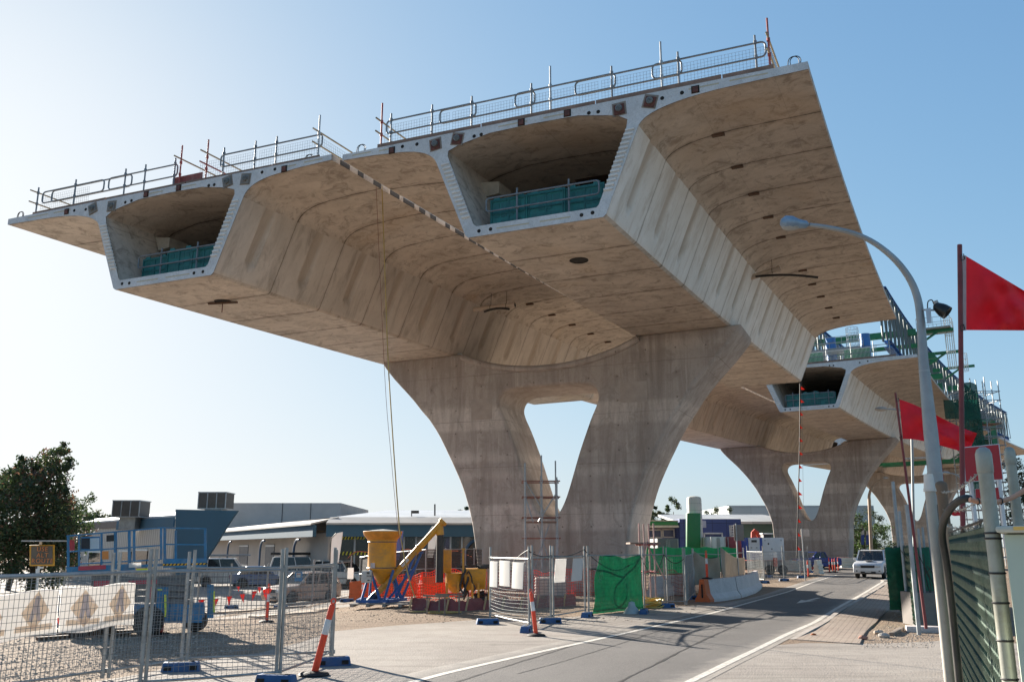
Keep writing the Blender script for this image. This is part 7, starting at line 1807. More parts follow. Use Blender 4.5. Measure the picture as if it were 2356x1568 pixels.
mb.build('column_joints', paint('joint_grey', (.25, .23, .2), .7), py)
mb = MB(); pg0, pg1 = at(1580.5, 1262, 74), at(1612, 1181, 74); mb.prism([(1580.5, 1270), (1612, 1270), (1612, 1179.5), (1580.5, 1179.5)], lambda p: at(p[0], p[1], 74), lambda p: at(p[0], p[1], 74)+V((0, .5, 0))); mb.build('green_panel', paint('pylon_green', (.010, .15, .04), .45, 0, .1, .5), py, bevel=.04)
sg_ = thing('green_shed', 'green shed with a pale sloping roof between the store and the second pier', 'building', (at(1750, 1240, 118).x, 118, 0)); mb = MB(); a, b = at(1700, 1203, 118), at(1830, 1203, 118); mb.mm((a.x, 118, 0), (b.x, 150, a.z)); mb.build('wall', paint('shed_green', (.07, .13, .105), .6, 0, .12, .4), sg_, smooth=0)
mb = MB(); z2 = at(1750, 1187, 132).z; mb.add([(a.x-8, 117, a.z-.1), (b.x, 117, a.z-.1), (b.x, 133, z2), (a.x-8, 133, z2), (a.x-8, 117, a.z+.2), (b.x, 117, a.z+.2), (b.x, 133, z2+.3), (a.x-8, 133, z2+.3)], [(3, 2, 1, 0), (4, 5, 6, 7), (0, 1, 5, 4), (1, 2, 6, 5), (2, 3, 7, 6), (3, 0, 4, 7)]); mb.build('roof', tile_wall('striped_roof', (.34, .35, .36), (.44, .45, .46), 2.2), sg_, smooth=0)
bg_ = thing('far_warehouse', 'long pale grey warehouse on the skyline behind the second pier', 'building', (at(1800, 1180, 210).x, 210, 0)); mb = MB(); a, b = at(1677, 1162, 210), at(2010, 1164, 210); mb.mm((a.x, 210, 0), (b.x, 240, a.z)); mb.build('wall', tile_wall('pale_sheds', (.36, .40, .40), (.40, .44, .44), 5.5), bg_, smooth=0)
# backs of road signs
def signback(label, u0, u1, v0, v1, up, vb, Yd, col):
    b = at(up, vb, Yd); r = thing('road_sign', label, 'sign', (b.x, Yd, 0)); a, c = at(u0, v0, Yd), at(u1, v1, Yd)
    mb = MB(); mb.mm((a.x, Yd+.04, c.z), (c.x, Yd+.06, a.z)); mb.build('plate', col, r, bevel=.008); mb = MB(); mb.tube([(b.x, Yd, 0), (b.x, Yd, a.z+.05)], .035, 8); mb.build('pole', STEEL, r)
SB = paint('sign_back', (.24, .20, .175), .6, .2, .08, 2)
signback('grey back of a tall road sign above the beige tarpaulins', 1688, 1713, 1206, 1243, 1700, 1335, 45, SB); signback('small blank sign on a thin post by the pennant cable', 1842, 1863, 1217, 1233, 1852, 1325, 58, paint('sign_blank', (.50, .43, .38), .6))

# ================================================================== trees and shrubs
LEAF = {}
def leafm(name, col, tr=.3): LEAF[name] = paint('leaf_'+name, col, .6, 0, .3, .9, tuple(c*.5 for c in col), .3, trans=tr); return LEAF[name]
LD, LM, LL, LR_ = leafm('dark', (.035, .058, .022)), leafm('mid', (.05, .075, .025)), leafm('olive', (.085, .095, .035)), leafm('bronze', (.14, .075, .045)); LB_ = leafm('bright', (.07, .13, .022)); LY = leafm('yellow', (.30, .26, .03))
BARK = paint('bark', (.075, .055, .042), .9, 0, .3, 4)
def tree(name, label, base, blobs, n, ls, mats, trunk_r=.2, seed=1, grp=None, cat='tree', wts=None):
    base = V(base); rnd = random.Random(seed); r = thing(name, label, cat, base, 0, grp)
    top = max(b[2]+b[5]*.6 for b in blobs); cxm = sum(b[0] for b in blobs)/len(blobs); cym = sum(b[1] for b in blobs)/len(blobs)
    mb = MB(); mid = V((cxm, cym, top*.55)); mb.tube(sm3([base, base.lerp(base+mid, .4)+V((.1, 0, 0)), base+mid, base+V((cxm, cym, top*.85))], 4), [trunk_r*(1-.75*i/12) for i in range(13)], 8)
    for b in blobs:
        c = base+V(b[:3]); s0 = base+V((cxm*.5, cym*.5, max(.3*top, b[2]*.5))); mb.tube([s0, s0.lerp(c, .5)+V((0, 0, .2)), c], [trunk_r*.4, trunk_r*.25, trunk_r*.1], 5)
    mb.build('trunk', BARK, r)
    mb = MB(); tot = sum(b[3]*b[4]*b[5] for b in blobs)
    for b in blobs:
        k = int(n*b[3]*b[4]*b[5]/tot); cl = max(6, k//70); tone = rnd.choices(range(len(mats)), wts)[0] if wts is None else None
        for ci in range(cl):
            while True:
                q = V([rnd.uniform(-1, 1) for _ in range(3)])
                if .35 < q.length < 1: break
            cc = base+V((b[0]+q.x*b[3], b[1]+q.y*b[4], b[2]+q.z*b[5])); cr = .30*min(b[3], b[5])*rnd.uniform(.6, 1.2); ct = rnd.choices(range(len(mats)), wts)[0]
            for _ in range(k//cl):
                p = cc+V((rnd.gauss(0, .5), rnd.gauss(0, .5), rnd.gauss(0, .45)))*cr; d1 = V([rnd.gauss(0, 1) for _ in range(3)]).normalized(); d2 = d1.orthogonal().normalized(); s = ls*rnd.uniform(.6, 1.4)
                mb.add([p-d1*s, p+d2*s*.45, p+d1*s, p-d2*s*.45], [(0, 1, 2, 3)], ct if rnd.random() < .8 else rnd.randrange(len(mats)))
    mb.build('crown', mats, r, smooth=0); return r
p = at(70, 1350, 56); tree('broad_tree', 'large dark green tree with bronze tips at the left edge', (p.x, 56, -.7), [(-.5, 0, 4.6, 2.5, 2.4, 2.9), (1.0, .5, 3.6, 1.9, 2, 2.4), (-.1, .3, 7.3, 1.7, 1.5, 1.5), (-1.0, .2, 8.1, 1.0, 1.0, .9), (.7, .2, 8.2, .9, 1.0, .9), (-1.7, 0, 6.2, 1.1, 1.2, 1.5), (.8, 0, 6.2, .9, 1.2, 1.2), (0, -.4, 1.9, 2.6, 1.8, 1.7)], 20000, .11, [LD, LM, LR_], .25, 3, wts=(6, 3, 1))
p = at(18, 1350, 60); tree('bronze_tree', 'bronze leaved tree at the left edge behind the large dark tree', (p.x, 60, -.7), [(0, 0, 4.5, 2.2, 2, 2.8), (1.4, .5, 8.0, 1.1, 1.0, 1.1), (-.6, 0, 6.6, 1.2, 1.2, 1.2), (.4, 0, 7.6, .9, .9, .9), (2.0, 0, 7.4, 1.0, .9, .9)], 8500, .11, [LM, LR_, LL], .2, 5, wts=(3, 4, 2))
for i, (u, v0, Yd, w_, h_, l) in enumerate(((172, 1165, 84, 2.2, 1.8, 'olive tree showing between the large tree and the cream roof'), (205, 1160, 90, 1.6, 1.5, 'second olive tree behind the cream roof'), (240, 1178, 92, 1.5, 1.1, 'small olive tree left of the first cooling unit'), (135, 1175, 82, 2.0, 2.4, 'dull green tree just right of the large dark tree'))):
    p = at(u, v0, Yd); tree('gum_tree', l, (p.x, Yd, -.7), [(0, 0, p.z, w_, w_, h_), (.8, 0, p.z-1.2, w_*.8, w_, h_*.8), (-.9, 0, p.z-1.5, w_, w_, h_), (0, 0, 2.2, w_*1.1, w_, 2)], 3200, .14, [LM, LL, LD], .15, 10+i, 'trees behind the cream building')
for i, (u, v0, Yd, w_, h_, l) in enumerate(((1512, 1186, 150, 1.6, 1.2, 'wispy tree above the green canopy'), (1550, 1176, 150, 1.3, 2.2, 'taller wispy tree left of the pylon sign'), (1645, 1180, 160, 3.4, 1.8, 'rounded olive tree behind the navy store'), (1500, 1180, 155, 1.0, 2.6, 'thin wispy tree close to the front pier'), (1066, 1180, 130, 1.0, 1.6, 'thin tree top over the showroom roof'))):
    p = at(u, v0, Yd); tree('distant_tree', l, (p.x, Yd, 0), [(0, 0, p.z, w_, w_, h_), (w_*.5, 0, p.z-h_*.9, w_*.7, w_, h_*.6), (-w_*.6, 0, p.z-h_*1.0, w_*.7, w_, h_*.6)], 1400, .20, [LM, LL, LD], .15, 30+i, 'trees on the right skyline')
for i, (u, v0, Yd, w_, h_, l, ms) in enumerate(((1985, 1222, 135, 3.2, 3.2, 'bright green tree behind the navy feather flags', [LB_, LM, LL]), (1966, 1235, 138, 2.6, 3.0, 'olive tree beside the second pier', [LL, LM, LD]), (2012, 1232, 140, 3.0, 3.4, 'bright green tree behind the brown lamp post', [LB_, LM]), (1998, 1205, 150, 2.6, 2.0, 'dark tree top above the bright green trees', [LD, LM]))):
    p = at(u, v0, Yd); tree('roadside_tree', l, (p.x, Yd, 0), [(0, 0, p.z, w_, w_, h_), (1.2, 0, p.z-2, w_*.9, w_, h_*.8), (-1.2, 0, p.z-2, w_*.9, w_, h_*.8)], 2600, .17, ms, .2, 50+i, 'trees beyond the second pier')
for i, (u, v0, Yd, w_, h_, l) in enumerate(((2350, 1085, 60, 1.2, 1.6, 'dark tree at the right edge behind the stair tower'), (2345, 1180, 58, 1.4, 1.8, 'lower dark tree at the right edge'))):
    p = at(u, v0, Yd); tree('edge_tree', l, (p.x, Yd, 0), [(0, 0, p.z, w_, w_, h_), (.8, 0, p.z-2, w_*1.2, w_, h_)], 3000, .10, [LD, LM, LR_], .15, 70+i, 'dark trees at the right edge')
for i, (u, v, w_, ms, l) in enumerate(((557, 1338, .75, [LY, LL], 'yellow leaved shrub bed beside the blue outrigger'), (590, 1342, .6, [LY, LM], 'yellow green shrub left of the silver car'), (487, 1340, .7, [LY, LM], 'yellow green shrub behind the scissor lift'), (515, 1340, .8, [LL, LM], 'dull green shrub in the car park bed'))):
    p = G(u, v); tree('low_shrub', l, (p.x, p.y, p.z), [(0, 0, .35, w_, .5, .4), (.4, .1, .4, w_*.6, .4, .35)], 900, .10, ms, .03, 80+i, 'shrubs in the car park bed', 'shrub')
# ================================================================== right hand side: street lamps, flags, fence, cabinet
POLE = paint('lamp_pole_grey', (.30, .325, .335), .5, .45, .15, 3, (.25, .22, .19), .25)
def on_ground(u, v): return G(u, v)
YL = 15.2
lam = thing('street_lamp', 'tall grey street lamp with a long curved arm reaching left under the deck', 'street lamp', (at(2163, 1200, YL).x, YL, 0))
px_ = at(2163, 1200, YL).x
pts = [V((px_, YL, 0)), V((px_, YL, 3.9))]
arm = [at(u, v, YL+dy) for u, v, dy in ((2119, 740, 0), (2112, 690, 0), (2095, 645, 0), (2062, 600, 0), (2015, 561, 0), (1965, 537, 0), (1905, 523, 0), (1862, 517, 0))]
lp = at(2126, 790, YL); pts += [V((px_, YL, lp.z-.3))]
sh_ = pts+sm3(arm, 4); rr_ = [.125, .118, .085]+[lerp(.072, .034, k/(len(sh_)-4)) for k in range(len(sh_)-3)]
mb = MB(); mb.tube(sh_, rr_, 14); mb.build('pole', POLE, lam)
for z in (1.9, 3.2, lp.z-.5): mb = MB(); mb.cyl((px_, YL, z), (px_, YL, z+.03), .135 if z < 2 else (.125 if z < 4 else .092), n=16); mb.build('pole_band', STEEL, lam)
a = at(1860, 517, YL); b = at(1796, 511, YL); d_ = (b-a)
M = d_.normalized().to_track_quat('Z', 'Y').to_matrix()
mb = MB(); mb.lathe([(.03, 0), (.07, .04), (.085, d_.length*.35), (.13, d_.length*.6), (.125, d_.length*.85), (.06, d_.length*.99), (0, d_.length)], tuple(a), 16, M); hd_ = mb.build('lamp_head', paint('lamp_blue_grey', (.22, .30, .38), .4, .3, .12, 4), lam)
mb = MB(); cc = a.lerp(b, .66); mb.ball(tuple(cc+V((0, 0, -.07))), .13, 10, (1.25, .75, .55)); mb.build('lamp_glass', paint('lamp_bowl', (.55, .55, .52), .15, 0, .15, 8, trans=.4), hd_)
fd = thing('floodlight', 'black round floodlight with its grey box fixed to the street lamp pole', 'floodlight', at(2128, 740, YL-.15)); YF = YL-.2
mb = MB(); p, q = at(2130, 709, YF), at(2143, 744, YF); mb.prism([(2129.5, 710), (2141, 707), (2144, 743), (2133, 744)], lambda p: at(p[0], p[1], YF-.06), lambda p: at(p[0], p[1], YF+.06)); mb.build('gear_box', paint('gear_grey', (.46, .50, .54), .45, .2, .08, 3), fd, smooth=0, bevel=.006)
mb = MB(); mb.tube([at(2122, 712, YF+.15), at(2133, 713, YF), at(2152, 713, YF)], .018, 6); mb.build('bracket', STEEL, fd)
ax0, ax1 = at(2153, 703, YF), at(2180, 720, YF-.1); mb = MB(); M = (ax1-ax0).normalized().to_track_quat('Z', 'Y').to_matrix(); ln_ = (ax1-ax0).length
mb.lathe([(.03, -.03), (.07, .0), (.10, ln_*.35), (.115, ln_*.6), (.118, ln_), (.10, ln_*.98), (.0, ln_*.85)], tuple(ax0), 18, M); mb.build('lamp_body', paint('flood_black', (.028, .026, .024), .3, .5), fd)
mb = MB(); mb.cyl(at(2151, 692, YF), at(2160, 712, YF), .045, n=12); mb.build('starter', STEEL, fd); mb = MB(); mb.tube(sm3([at(2134, 709, YF), at(2135, 694, YF), at(2144, 690, YF), at(2150, 702, YF)], 5), .010, 5); mb.build('lead', BLACK, fd)
mb = MB(); mb.tube([(px_+.13, YL-.02, 0), (px_+.12, YL-.02, 3.6)], .008, 5); tag(mb.build('conduit', RSTEEL, None, loc=(px_+.13, YL, 0)), 'thin dark red cable running down the street lamp pole', 'cable')
def small_lamp(label, pts, Yd, r, head, mat, grp):
    b = at(*pts[0], Yd); rt = thing('street_lamp', label, 'street lamp', (b.x, Yd, 0), 0, grp); P = [V((b.x, Yd, 0))]+[at(u, v, Yd) for u, v in pts[1:]]
    mb = MB(); P = [P[0]]+sm3(P[1:], 4); mb.tube(P, [lerp(r, r*.4, k/(len(P)-1)) for k in range(len(P))], 10); mb.build('pole', mat, rt)
    mb = MB(); h0, h1 = at(*head[0], Yd), at(*head[1], Yd); mb.ball(tuple((h0+h1)/2), 1, 10, ((h1-h0).length/2, .16, .12)); mb.build('lamp_head', paint('head_grey', (.35, .33, .30), .4, .3), rt)
small_lamp('brown street lamp arching beside the third pier', [(2005, 1290), (2000, 1150), (2000, 1138), (2006, 1120), (2020, 1106), (2035, 1100)], 88, .16, ((2030, 1100), (2044, 1098)), paint('lamp_brown', (.34, .235, .15), .6), 'distant street lamps')
small_lamp('street lamp head showing left of the middle red flag', [(2100, 1300), (2098, 1000), (2090, 960), (2070, 944), (2045, 941), (2040, 941)], 48, .07, ((2012, 940), (2042, 941)), POLE, 'distant street lamps')
small_lamp('street lamp head showing between the lamp post and the red sign', [(2215, 1300), (2213, 1120), (2208, 1098), (2195, 1090), (2180, 1088), (2176, 1088)], 60, .06, ((2165, 1087), (2186, 1088)), POLE, 'distant street lamps')

# red flags on thin poles
RED = paint('flag_red', (.88, .055, .085), .6, 0, .08, 2.5, (.7, .09, .10), .2, trans=.62)
HEM = paint('flag_hem', (.52, .42, .42), .7, 0, .08, 4, trans=.3)
FPOLE = paint('flag_pole_red', (.17, .028, .030), .5, .1, .3, 4, (.1, .05, .04), .4)
def flag(label, pole, Yd, r, fn, hem, grp='red flags on thin poles', base_z=0.0, nu=40, nv=22):
    P = [at(u, v, Yd) for u, v in pole]; b = P[0]; rt = thing('red_flag', label, 'flag', (b.x, Yd, base_z), 0, grp)
    mb = MB(); mb.tube(P, r, 10); mb.build('pole', FPOLE, rt)
    cloth('cloth', fn, nu, nv, RED, rt, thick=.006)
    cloth('hem', hem, 2, 10, HEM, rt, thick=.008)
    for v in (0.03, .97):
        p = hem(0, v); mb = MB(); mb.tube([p+V((.01, -.02, .05)), p+V((-.04, -.02, .03)), p+V((-.03, -.02, -.05)), p+V((.02, -.02, -.02))], .007, 5, closed=True); mb.build('clip', BARS, rt)
    return rt
Y1 = 11.8
def f1(u, v):                                               # u along the fly, v up the hoist
    top = (lerp(2222, 2380, u), lerp(589, 683, u)); bot = (lerp(2223, 2372, u), lerp(759, 760, u))
    q = (lerp(bot[0], top[0], v), lerp(bot[1], top[1], v)); dep = .16*math.sin(u*5+v*3.0)*u+.10*math.sin(u*10-v*7)*u**.5+.05*math.sin(v*9+u*16)*u+.05*math.sin(v*14-u*5)*u+.25*u
    return at(q[0], q[1], Y1+dep)
flag('large red flag on the tallest red pole, running off the right edge', [(2217, 1320), (2213, 1000), (2208, 563)], Y1, .032, f1, lambda u, v: at(lerp(2214.5, 2222.5, u), lerp(760, 588, v), Y1-.01))
Y2 = 20.5
def f2(u, v):
    top = (lerp(2069, 2248, u), 918+76*u+14*math.sin(u*3.0)*u-6*math.sin(PI*u)); bot = (lerp(2077, 2228, u), 1009+36*u*u-4*u+10*math.sin(u*PI)*u)
    q = (lerp(bot[0], top[0], v), lerp(bot[1], top[1], v)); dep = .20*math.sin(u*6+v*3)*u+.13*math.sin(u*11-v*6)*u**.5+.06*math.sin(v*12+u*9)*u
    return at(q[0], q[1], Y2+dep)
flag('smaller red flag on a leaning pole left of the street lamp', [(2131, 1445), (2096, 1180), (2060, 903)], Y2, [.034, .03, .024], f2, lambda u, v: at(lerp(2068+8*(1-v), 2072+8*(1-v)-3, u)-2.5, lerp(1010, 917, v), Y2-.01))
def f3(u, v): return at(lerp(2177, 2209, u), lerp(lerp(1170, 1190, u), lerp(1160, 1177, u), v)+10*math.sin(u*4)*(1-v)*.6, 30+.1*math.sin(u*8))
flag('small red flag low behind the street lamp, seen through barbed wire', [(2176, 1300), (2176, 1155)], 30, .02, f3, lambda u, v: at(lerp(2174, 2177, u), lerp(1172, 1159, v), 29.98), nu=16, nv=8)

# red signs on white posts
SR = paint('sign_red', (.40, .012, .02), .45, 0, .08, 3, (.3, .05, .03), .25); ALU = paint('sign_aluminium', (.55, .57, .60), .4, .3, .08, 3)
YSG = 13.6
def red_sign(label, q, Yd, posts=()):
    b = at(q[0][0], 1300, Yd); r = thing('red_sign', label, 'sign', (b.x, Yd, 0), 0, 'blank red signs on the right fence')
    c = (sum(p[0] for p in q)/4, sum(p[1] for p in q)/4)
    mb = MB(); mb.prism(q, lambda p: at(p[0], p[1], Yd), lambda p: at(p[0], p[1], Yd+.03)); mb.build('frame', ALU, r, smooth=0)
    k = .955; mb = MB(); mb.prism([(c[0]+(x-c[0])*k, c[1]+(y-c[1])*k) for x, y in q], lambda p: at(p[0], p[1], Yd-.006), lambda p: at(p[0], p[1], Yd)); mb.build('plate', SR, r, smooth=0)
    for (u0, v0, u1, v1) in posts: mb = MB(); mb.beam(at(u0, v0, Yd+.06), at(u1, v1, Yd+.06), .05, .05, up=(0, 1, 0)); mb.build('post', ALU, r, smooth=0)
red_sign('larger blank red sign in a pale frame behind the fence post', [(2216, 1028), (2299, 1020), (2309, 1103), (2221, 1109)], YSG)
red_sign('smaller blank red sign below the larger one, on white posts', [(2243, 1124), (2298, 1120), (2302, 1148), (2245, 1151)], YSG+.3, ((2233, 1105, 2251, 1260), (2298, 1100, 2316, 1260)))

# near security fence with green mesh
GP_ = paint('fence_post_pale', (.33, .335, .29), .45, .35, .2, 3, (.20, .18, .11), .55)
def sec_post(label, u, vt, vb, Yd, r, lean=0.0, mat=GP_, cap=True, bands=()):
    t = at(u, vt, Yd); rt = thing('fence_post', label, 'fence post', (t.x, Yd, 0), 0, 'round steel posts of the security fence')
    mb = MB(); mb.tube([(t.x-lean, Yd, 0), (t.x, Yd, t.z)], r, 18); mb.build('pipe', mat, rt)
    if cap: mb = MB(); mb.lathe([(r*1.06, -.12), (r*1.12, -.11), (r*1.12, -.01), (r*.9, .015), (r*.4, .03), (0, .032)], (t.x, Yd, t.z), 18); mb.build('cap', mat, rt)
    for z in bands: mb = MB(); mb.tube([(t.x-lean*(1-z/t.z)+r*1.03*math.cos(k*PI/8), Yd+r*1.03*math.sin(k*PI/8), z) for k in range(16)], .006, 5, closed=True); mb.build('tie_wire', BARS, rt)
    return rt
YN = 5.2
sec_post('thick pale steel post nearest the camera at the right', 2262, 1040, 0, YN, .040, bands=(2.05, 2.08, 1.86, 1.7, 1.5, 1.3, 1.1, .9))
sec_post('pale steel post behind the red sign at the right edge', 2322, 1036, 0, 7.6, .040)
sec_post('brown steel post between the street lamp and the red pole', 2165, 1112, 0, 10.4, .058, mat=paint('post_brown', (.17, .115, .075), .7, .2))
sec_post('dark plastic pipe stub against the street lamp', 2153, 1160, 0, 13.8, .065, mat=paint('stub_grey', (.10, .10, .09), .7), cap=False)
# pale post with a paper cup left on top
YP = 6.25; tp_ = at(2139, 1123, YP); pp = thing('plain_post', 'pale grey post with a paper cup upside down on its top', 'post', (tp_.x, YP, 0)); mb = MB(); mb.tube([(tp_.x, YP, 0), (tp_.x, YP, tp_.z)], .033, 16); mb.build('pipe', paint('post_warm', (.40, .37, .32), .55, .1, .1, 3, (.25, .2, .15), .3), pp)
mb = MB(); mb.lathe([(.0385, -.0), (.042, .0), (.042, .008), (.0385, .010), (.0300, .118), (.0285, .118), (0, .118)], tuple(tp_-V((0, 0, .02))), 20); mb.lathe([(.041, .012), (.0415, .016), (.041, .02)], tuple(tp_-V((0, 0, .02))), 20)
tag(mb.build('paper_cup', paint('cup_white', (.66, .62, .56), .6, 0, .05, 9, damt=.1), None, loc=tp_), 'white paper cup turned upside down on the pale post', 'cup')
# chain link panel with dark green woven screen
CHAIN = paint('green_chain', (.09, .14, .105), .5, .1, .35, 12, (.30, .29, .24), .3); WEAVE = paint('green_weave', (.018, .05, .034), .8, 0, .35, 14, (.12, .12, .09), .45, trans=.3, alpha=.55)
nA, nB = V((at(2272, 1200, YN).x, YN, 0)), V((at(2180, 1205, 10.2).x, 10.2, 0))
def chain(label, A, B, z0, z1, cell, r, weave=True, mat=CHAIN, wmat__=WEAVE, n=None, name='chain_fence', grp='green chain link fence panels', posts=()):
    A, B = V(A), V(B); rt = thing(name, label, 'chain link fence', A, 0, grp); d = (B-A); L = d.length; d.normalize(); s = V((d.y, -d.x, 0))
    nx = int(L/cell); nz = int((z1-z0)/cell); mb = MB()
    for i in range(-nz, nx+1):
        for sg in (1, -1):
            ps = []
            for k in range(nz+1):
                x = (i+k if sg > 0 else i+nz-k)*cell
                if 0 <= x <= L: ps.append(A+d*x+V((0, 0, z0+k*cell))+s*(.006*sg*(1 if k % 2 else -1)))
            if len(ps) > 1: mb.tube(ps, r, 3, cap=False)
    mb.build('chain_link', mat, rt, smooth=0)
    if weave: cloth('woven_screen', lambda u, v: A+d*(u*L)+V((0, 0, lerp(z0, z1+.02*math.sin(u*40), v)))+s*(.02+.008*math.sin(u*23+v*9)), 40, 14, wmat__, rt, thick=.004)
    for z in (z1, z0+.06): mb = MB(); mb.tube([A+V((0, 0, z)), B+V((0, 0, z))], .008, 5); mb.build('line_wire', BARS, rt)
    return rt
chain('near chain link panel with a dark green woven screen', nA, nB, .08, 2.16, .055, .0055)
sec_post('thin timber coloured post at the far end of the near green screen', 2182, 1204, 0, 10.25, .04, mat=paint('post_timber', (.26, .20, .14), .8), cap=False)
# second stretch beyond the gap, seen along its length and a panel turning right
c0_, c1_ = G(2111, 1446), G(2074, 1411); GN3 = paint('light_green_weave', (.03, .22, .13), .7, 0, .25, 6, (.05, .1, .07), .3, trans=.4, alpha=.88)
chain('green screened fence running along the brick path', c0_, c1_+(c1_-c0_)*.15, .05, 2.05, .11, .005, wmat__=GN3); d0_ = G(2147, 1420)
chain('lighter green screened panel turning right behind the leaning flag pole', V((c0_.x+.35, c0_.y+2.5, 0)), V((c0_.x+3.2, c0_.y+3.6, 0)), .3, 2.0, .12, .005, wmat__=GN3)
for u, vt, Yd, r, l in ((2054, 1107, 27.5, .05, 'tall thin post at the left end of the green fence'), (2086, 1160, 22.1, .05, 'grey post at the near corner of the green fence'), (2068, 1175, 25.5, .05, 'short flat topped post in the green fence'), (2112, 1215, 25, .035, 'thin post behind the leaning flag pole'), (2130, 1160, 26, .03, 'tallest thin post behind the leaning flag pole'), (2122, 1212, 28, .035, 'thin post in the lighter green panel')):
    sec_post(l, u, vt, 0, Yd, r, mat=STEEL, cap=False)
def barbed(label, a, b, sag, n=26):
    a, b = V(a), V(b); mb = MB(); P = [a.lerp(b, f)-V((0, 0, sag*4*f*(1-f))) for f in [i/20 for i in range(21)]]; mb.tube(P, .0045, 4); rnd = random.Random(n)
    for k in range(n):
        f = (k+.5)/n; p = a.lerp(b, f)-V((0, 0, sag*4*f*(1-f)))
        for _ in range(2): d = V([rnd.gauss(0, 1) for _ in range(3)]).normalized()*.022; mb.tube([p-d, p+d], .003, 3)
    tag(mb.build('barbed_wire', paint('barb_pale', (.42, .38, .32), .5, .4), None, loc=a, smooth=0), label, 'barbed wire', 'strands of barbed wire')
tz0 = at(2262, 1040, YN); tb = at(2165, 1112, 10.4)
for z0, z1, l in ((2.45, 2.62, 'top strand of barbed wire from the near post'), (2.30, 2.42, 'second strand of barbed wire from the near post'), (2.17, 2.25, 'lowest strand of barbed wire from the near post')): barbed(l, (tz0.x, YN, z0), (tb.x, 10.4, z1), .05)
for z0, l in ((2.42, 'top strand of barbed wire behind the leaning flag pole'), (2.25, 'middle strand of barbed wire behind the leaning flag pole'), (2.1, 'low strand of barbed wire behind the leaning flag pole')): barbed(l, (at(2086, 1160, 22.1).x, 22.1, z0), (at(2054, 1107, 27.5).x, 27.5, z0+.1), .08, 14)
# black pipe bent over the post with an orange cable
PK = paint('poly_pipe', (.030, .028, .026), .45, 0, .3, 3, (.16, .13, .10), .4); ORC = paint('orange_sleeve', (.62, .30, .18), .5, 0, .1, 6, (.5, .35, .25), .3)
YC = 5.6; P = [V((at(2203, 1568, YC+.6).x, YC+.6, .0))]+[at(u, v, YC+dy) for u, v, dy in ((2200, 1500, .55), (2190, 1400, .5), (2178, 1300, .45), (2168, 1235, .4), (2171, 1200, .3), (2186, 1170, .15), (2205, 1152, .05), (2222, 1146, 0), (2232, 1147, 0))]
mb = MB(); mb.tube(sm3(P, 5), .024, 10); tag(mb.build('black_pipe', PK, None, loc=P[0]), 'thick black pipe bent up and over toward the near post', 'pipe')
P2_ = [at(u, v, YC-.12) for u, v in ((2231, 1148), (2252, 1153), (2280, 1155), (2305, 1152), (2330, 1143), (2356, 1128), (2400, 1100))]
mb = MB(); mb.tube(sm3(P2_, 5), .015, 8); oc = tag(mb.build('orange_cable', ORC, None, loc=P2_[0]), 'pale orange cable looped across the near post to the right edge', 'cable')
mb = MB()
for u, v in ((2250, 1152.5), (2275, 1155), (2303, 1152)): p = at(u, v, YC-.12); mb.tube([p+V((0, .019*math.cos(k*PI/5), .019*math.sin(k*PI/5))) for k in range(10)], .004, 4, closed=True)
mb.build('cable_ties', BARS, oc)
# pale green electrical cabinet
CABG = paint('cabinet_green', (.44, .50, .40), .45, 0, .05, 1.5, (.32, .30, .24), .2)
x0 = at(2312, 1250, 4.9).x; zt3 = at(2310, 1228, 4.9).z; zc = at(2300, 1209, 4.9).z
ec = thing('electrical_cabinet', 'pale green electrical cabinet at the lower right corner', 'cabinet', (x0, 4.9, 0), R(-30))
mb = MB(); mb.mm((0, 0, 0), (1.1, .7, zt3)); mb.build('body', CABG, ec, world=False, bevel=.012)
mb = MB(); mb.mm((-.035, -.05, zt3+.006), (1.16, .76, zc)); lidc = mb.build('lid', paint('cabinet_lid', (.46, .47, .40), .45, 0, .05, 2, (.32, .30, .24), .2), ec, world=False, bevel=.02)
mb = MB(); mb.mm((.05, -.056, zt3+.02), (.16, -.048, zc-.004)); mb.build('yellow_label', paint('label_yellow', (.62, .40, .10), .5), lidc, world=False, smooth=0)
mb = MB(); mb.mm((.115, -.016, .1), (1.05, 0, zt3-.05)); mb.build('door', paint('cabinet_door', (.50, .55, .47), .45, 0, .05, 1.5), ec, world=False, bevel=.004)
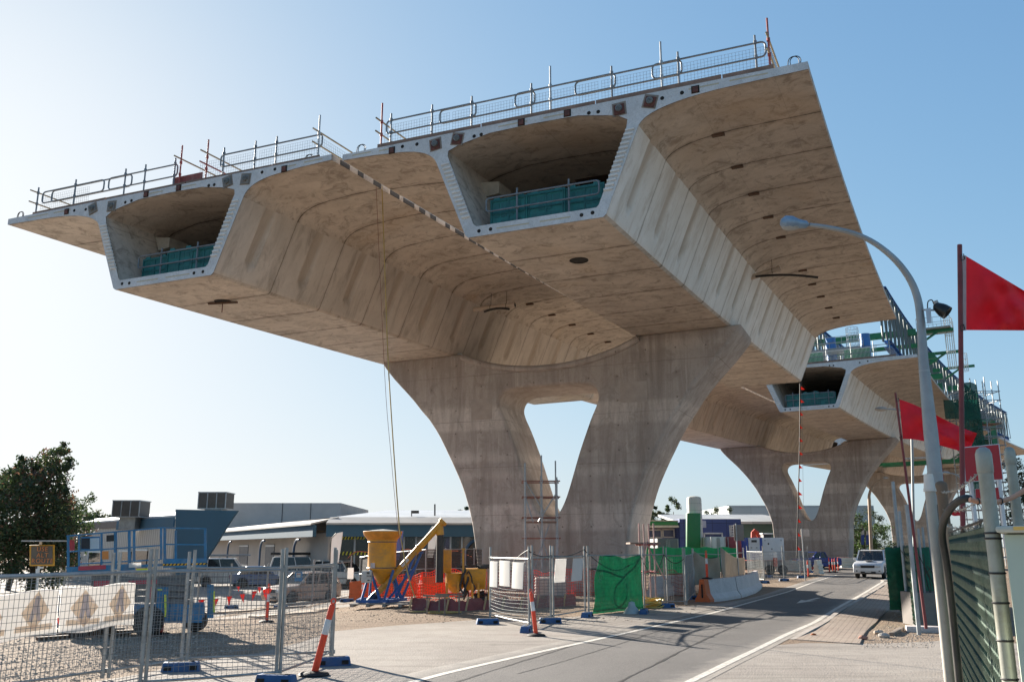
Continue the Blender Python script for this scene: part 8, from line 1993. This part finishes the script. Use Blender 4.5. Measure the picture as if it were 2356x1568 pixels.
# concrete pad, planter, kerb pieces and stones by the path
TIMB = paint('sleeper', (.20, .16, .125), .85, 0, .25, 3)
for (u0, v0, u1, v1, w_, h_, l, m) in ((2085, 1452, 2200, 1455, .35, .14, 'concrete sleeper under the near end of the green fence', MATS['barrier_concrete']), (2052, 1462, 2075, 1449, .12, .08, 'loose timber edging with a broken end on the gravel', TIMB), (2030, 1336, 2075, 1336, .5, .06, 'flat board beside the kerb behind the path', PALLET)):
    mb = MB(); a, b = G(u0, v0), G(u1, v1); mb.beam(a+V((0, 0, h_/2)), b+V((0, 0, h_/2)), w_, h_); tag(mb.build('edging', m, None, loc=a, bevel=.015), l, 'edging', 'edging pieces by the path')
pl_ = thing('planter', 'low grey concrete planter box of dry stalks behind the green fence', 'planter', (c0_.x+.5, c0_.y+1.2, 0)); mb = MB()
for a, b in (((0, 0), (1.6, 0)), ((0, 0), (0, .9)), ((1.6, 0), (1.6, .9)), ((0, .9), (1.6, .9))): mb.beam((c0_.x+.45+a[0], c0_.y+.9+a[1], .42), (c0_.x+.45+b[0], c0_.y+.9+b[1], .42), .1, .84)
mb.build('box', paint('planter_grey', (.20, .18, .165), .85), pl_, smooth=0); mb = MB(); rnd = random.Random(9)
for k in range(16):
    p = V((c0_.x+.6+rnd.random()*1.3, c0_.y+1.0+rnd.random()*.7, .7)); mb.tube(sm3([p, p+V((rnd.uniform(-.2, .2), rnd.uniform(-.1, .1), .5)), p+V((rnd.uniform(-.5, .5), rnd.uniform(-.2, .2), rnd.uniform(.7, 1.3)))], 3), .011, 4)
mb.build('stalks', BARK, pl_); mb = MB(); mb.mm((c0_.x+.5, c0_.y+.95, .2), (c0_.x+2.0, c0_.y+1.75, .74)); mb.build('soil', DIRT, pl_, smooth=0)
rnd = random.Random(21)
for i, (u, v, s, c, l) in enumerate(((2022, 1458, .10, STONE, 'fist sized brown stone at the corner of the brick path'), (2034, 1466, .11, paint('stone_pale', (.46, .42, .37), .9), 'flat pale stone at the corner of the brick path'), (1986, 1470, .09, paint('brick_bit', (.42, .20, .14), .9), 'broken pinkish brick at the end of the brick path'), (1872, 1462, .06, paint('leaf_litter', (.5, .14, .04), .8), 'orange scrap of litter at the near end of the brick path'))):
    p = G(u, v); mb = MB(); mb.ball((p.x, p.y, s*.4), s, 7, (1.2, .9, .6)); mb.v = [(x+rnd.uniform(-.12, .12)*s, y+rnd.uniform(-.12, .12)*s, z+rnd.uniform(-.1, .1)*s) for x, y, z in mb.v]
    tag(mb.build('loose_stone', c, None, loc=p, smooth=0), l, 'stone', 'loose stones by the path')
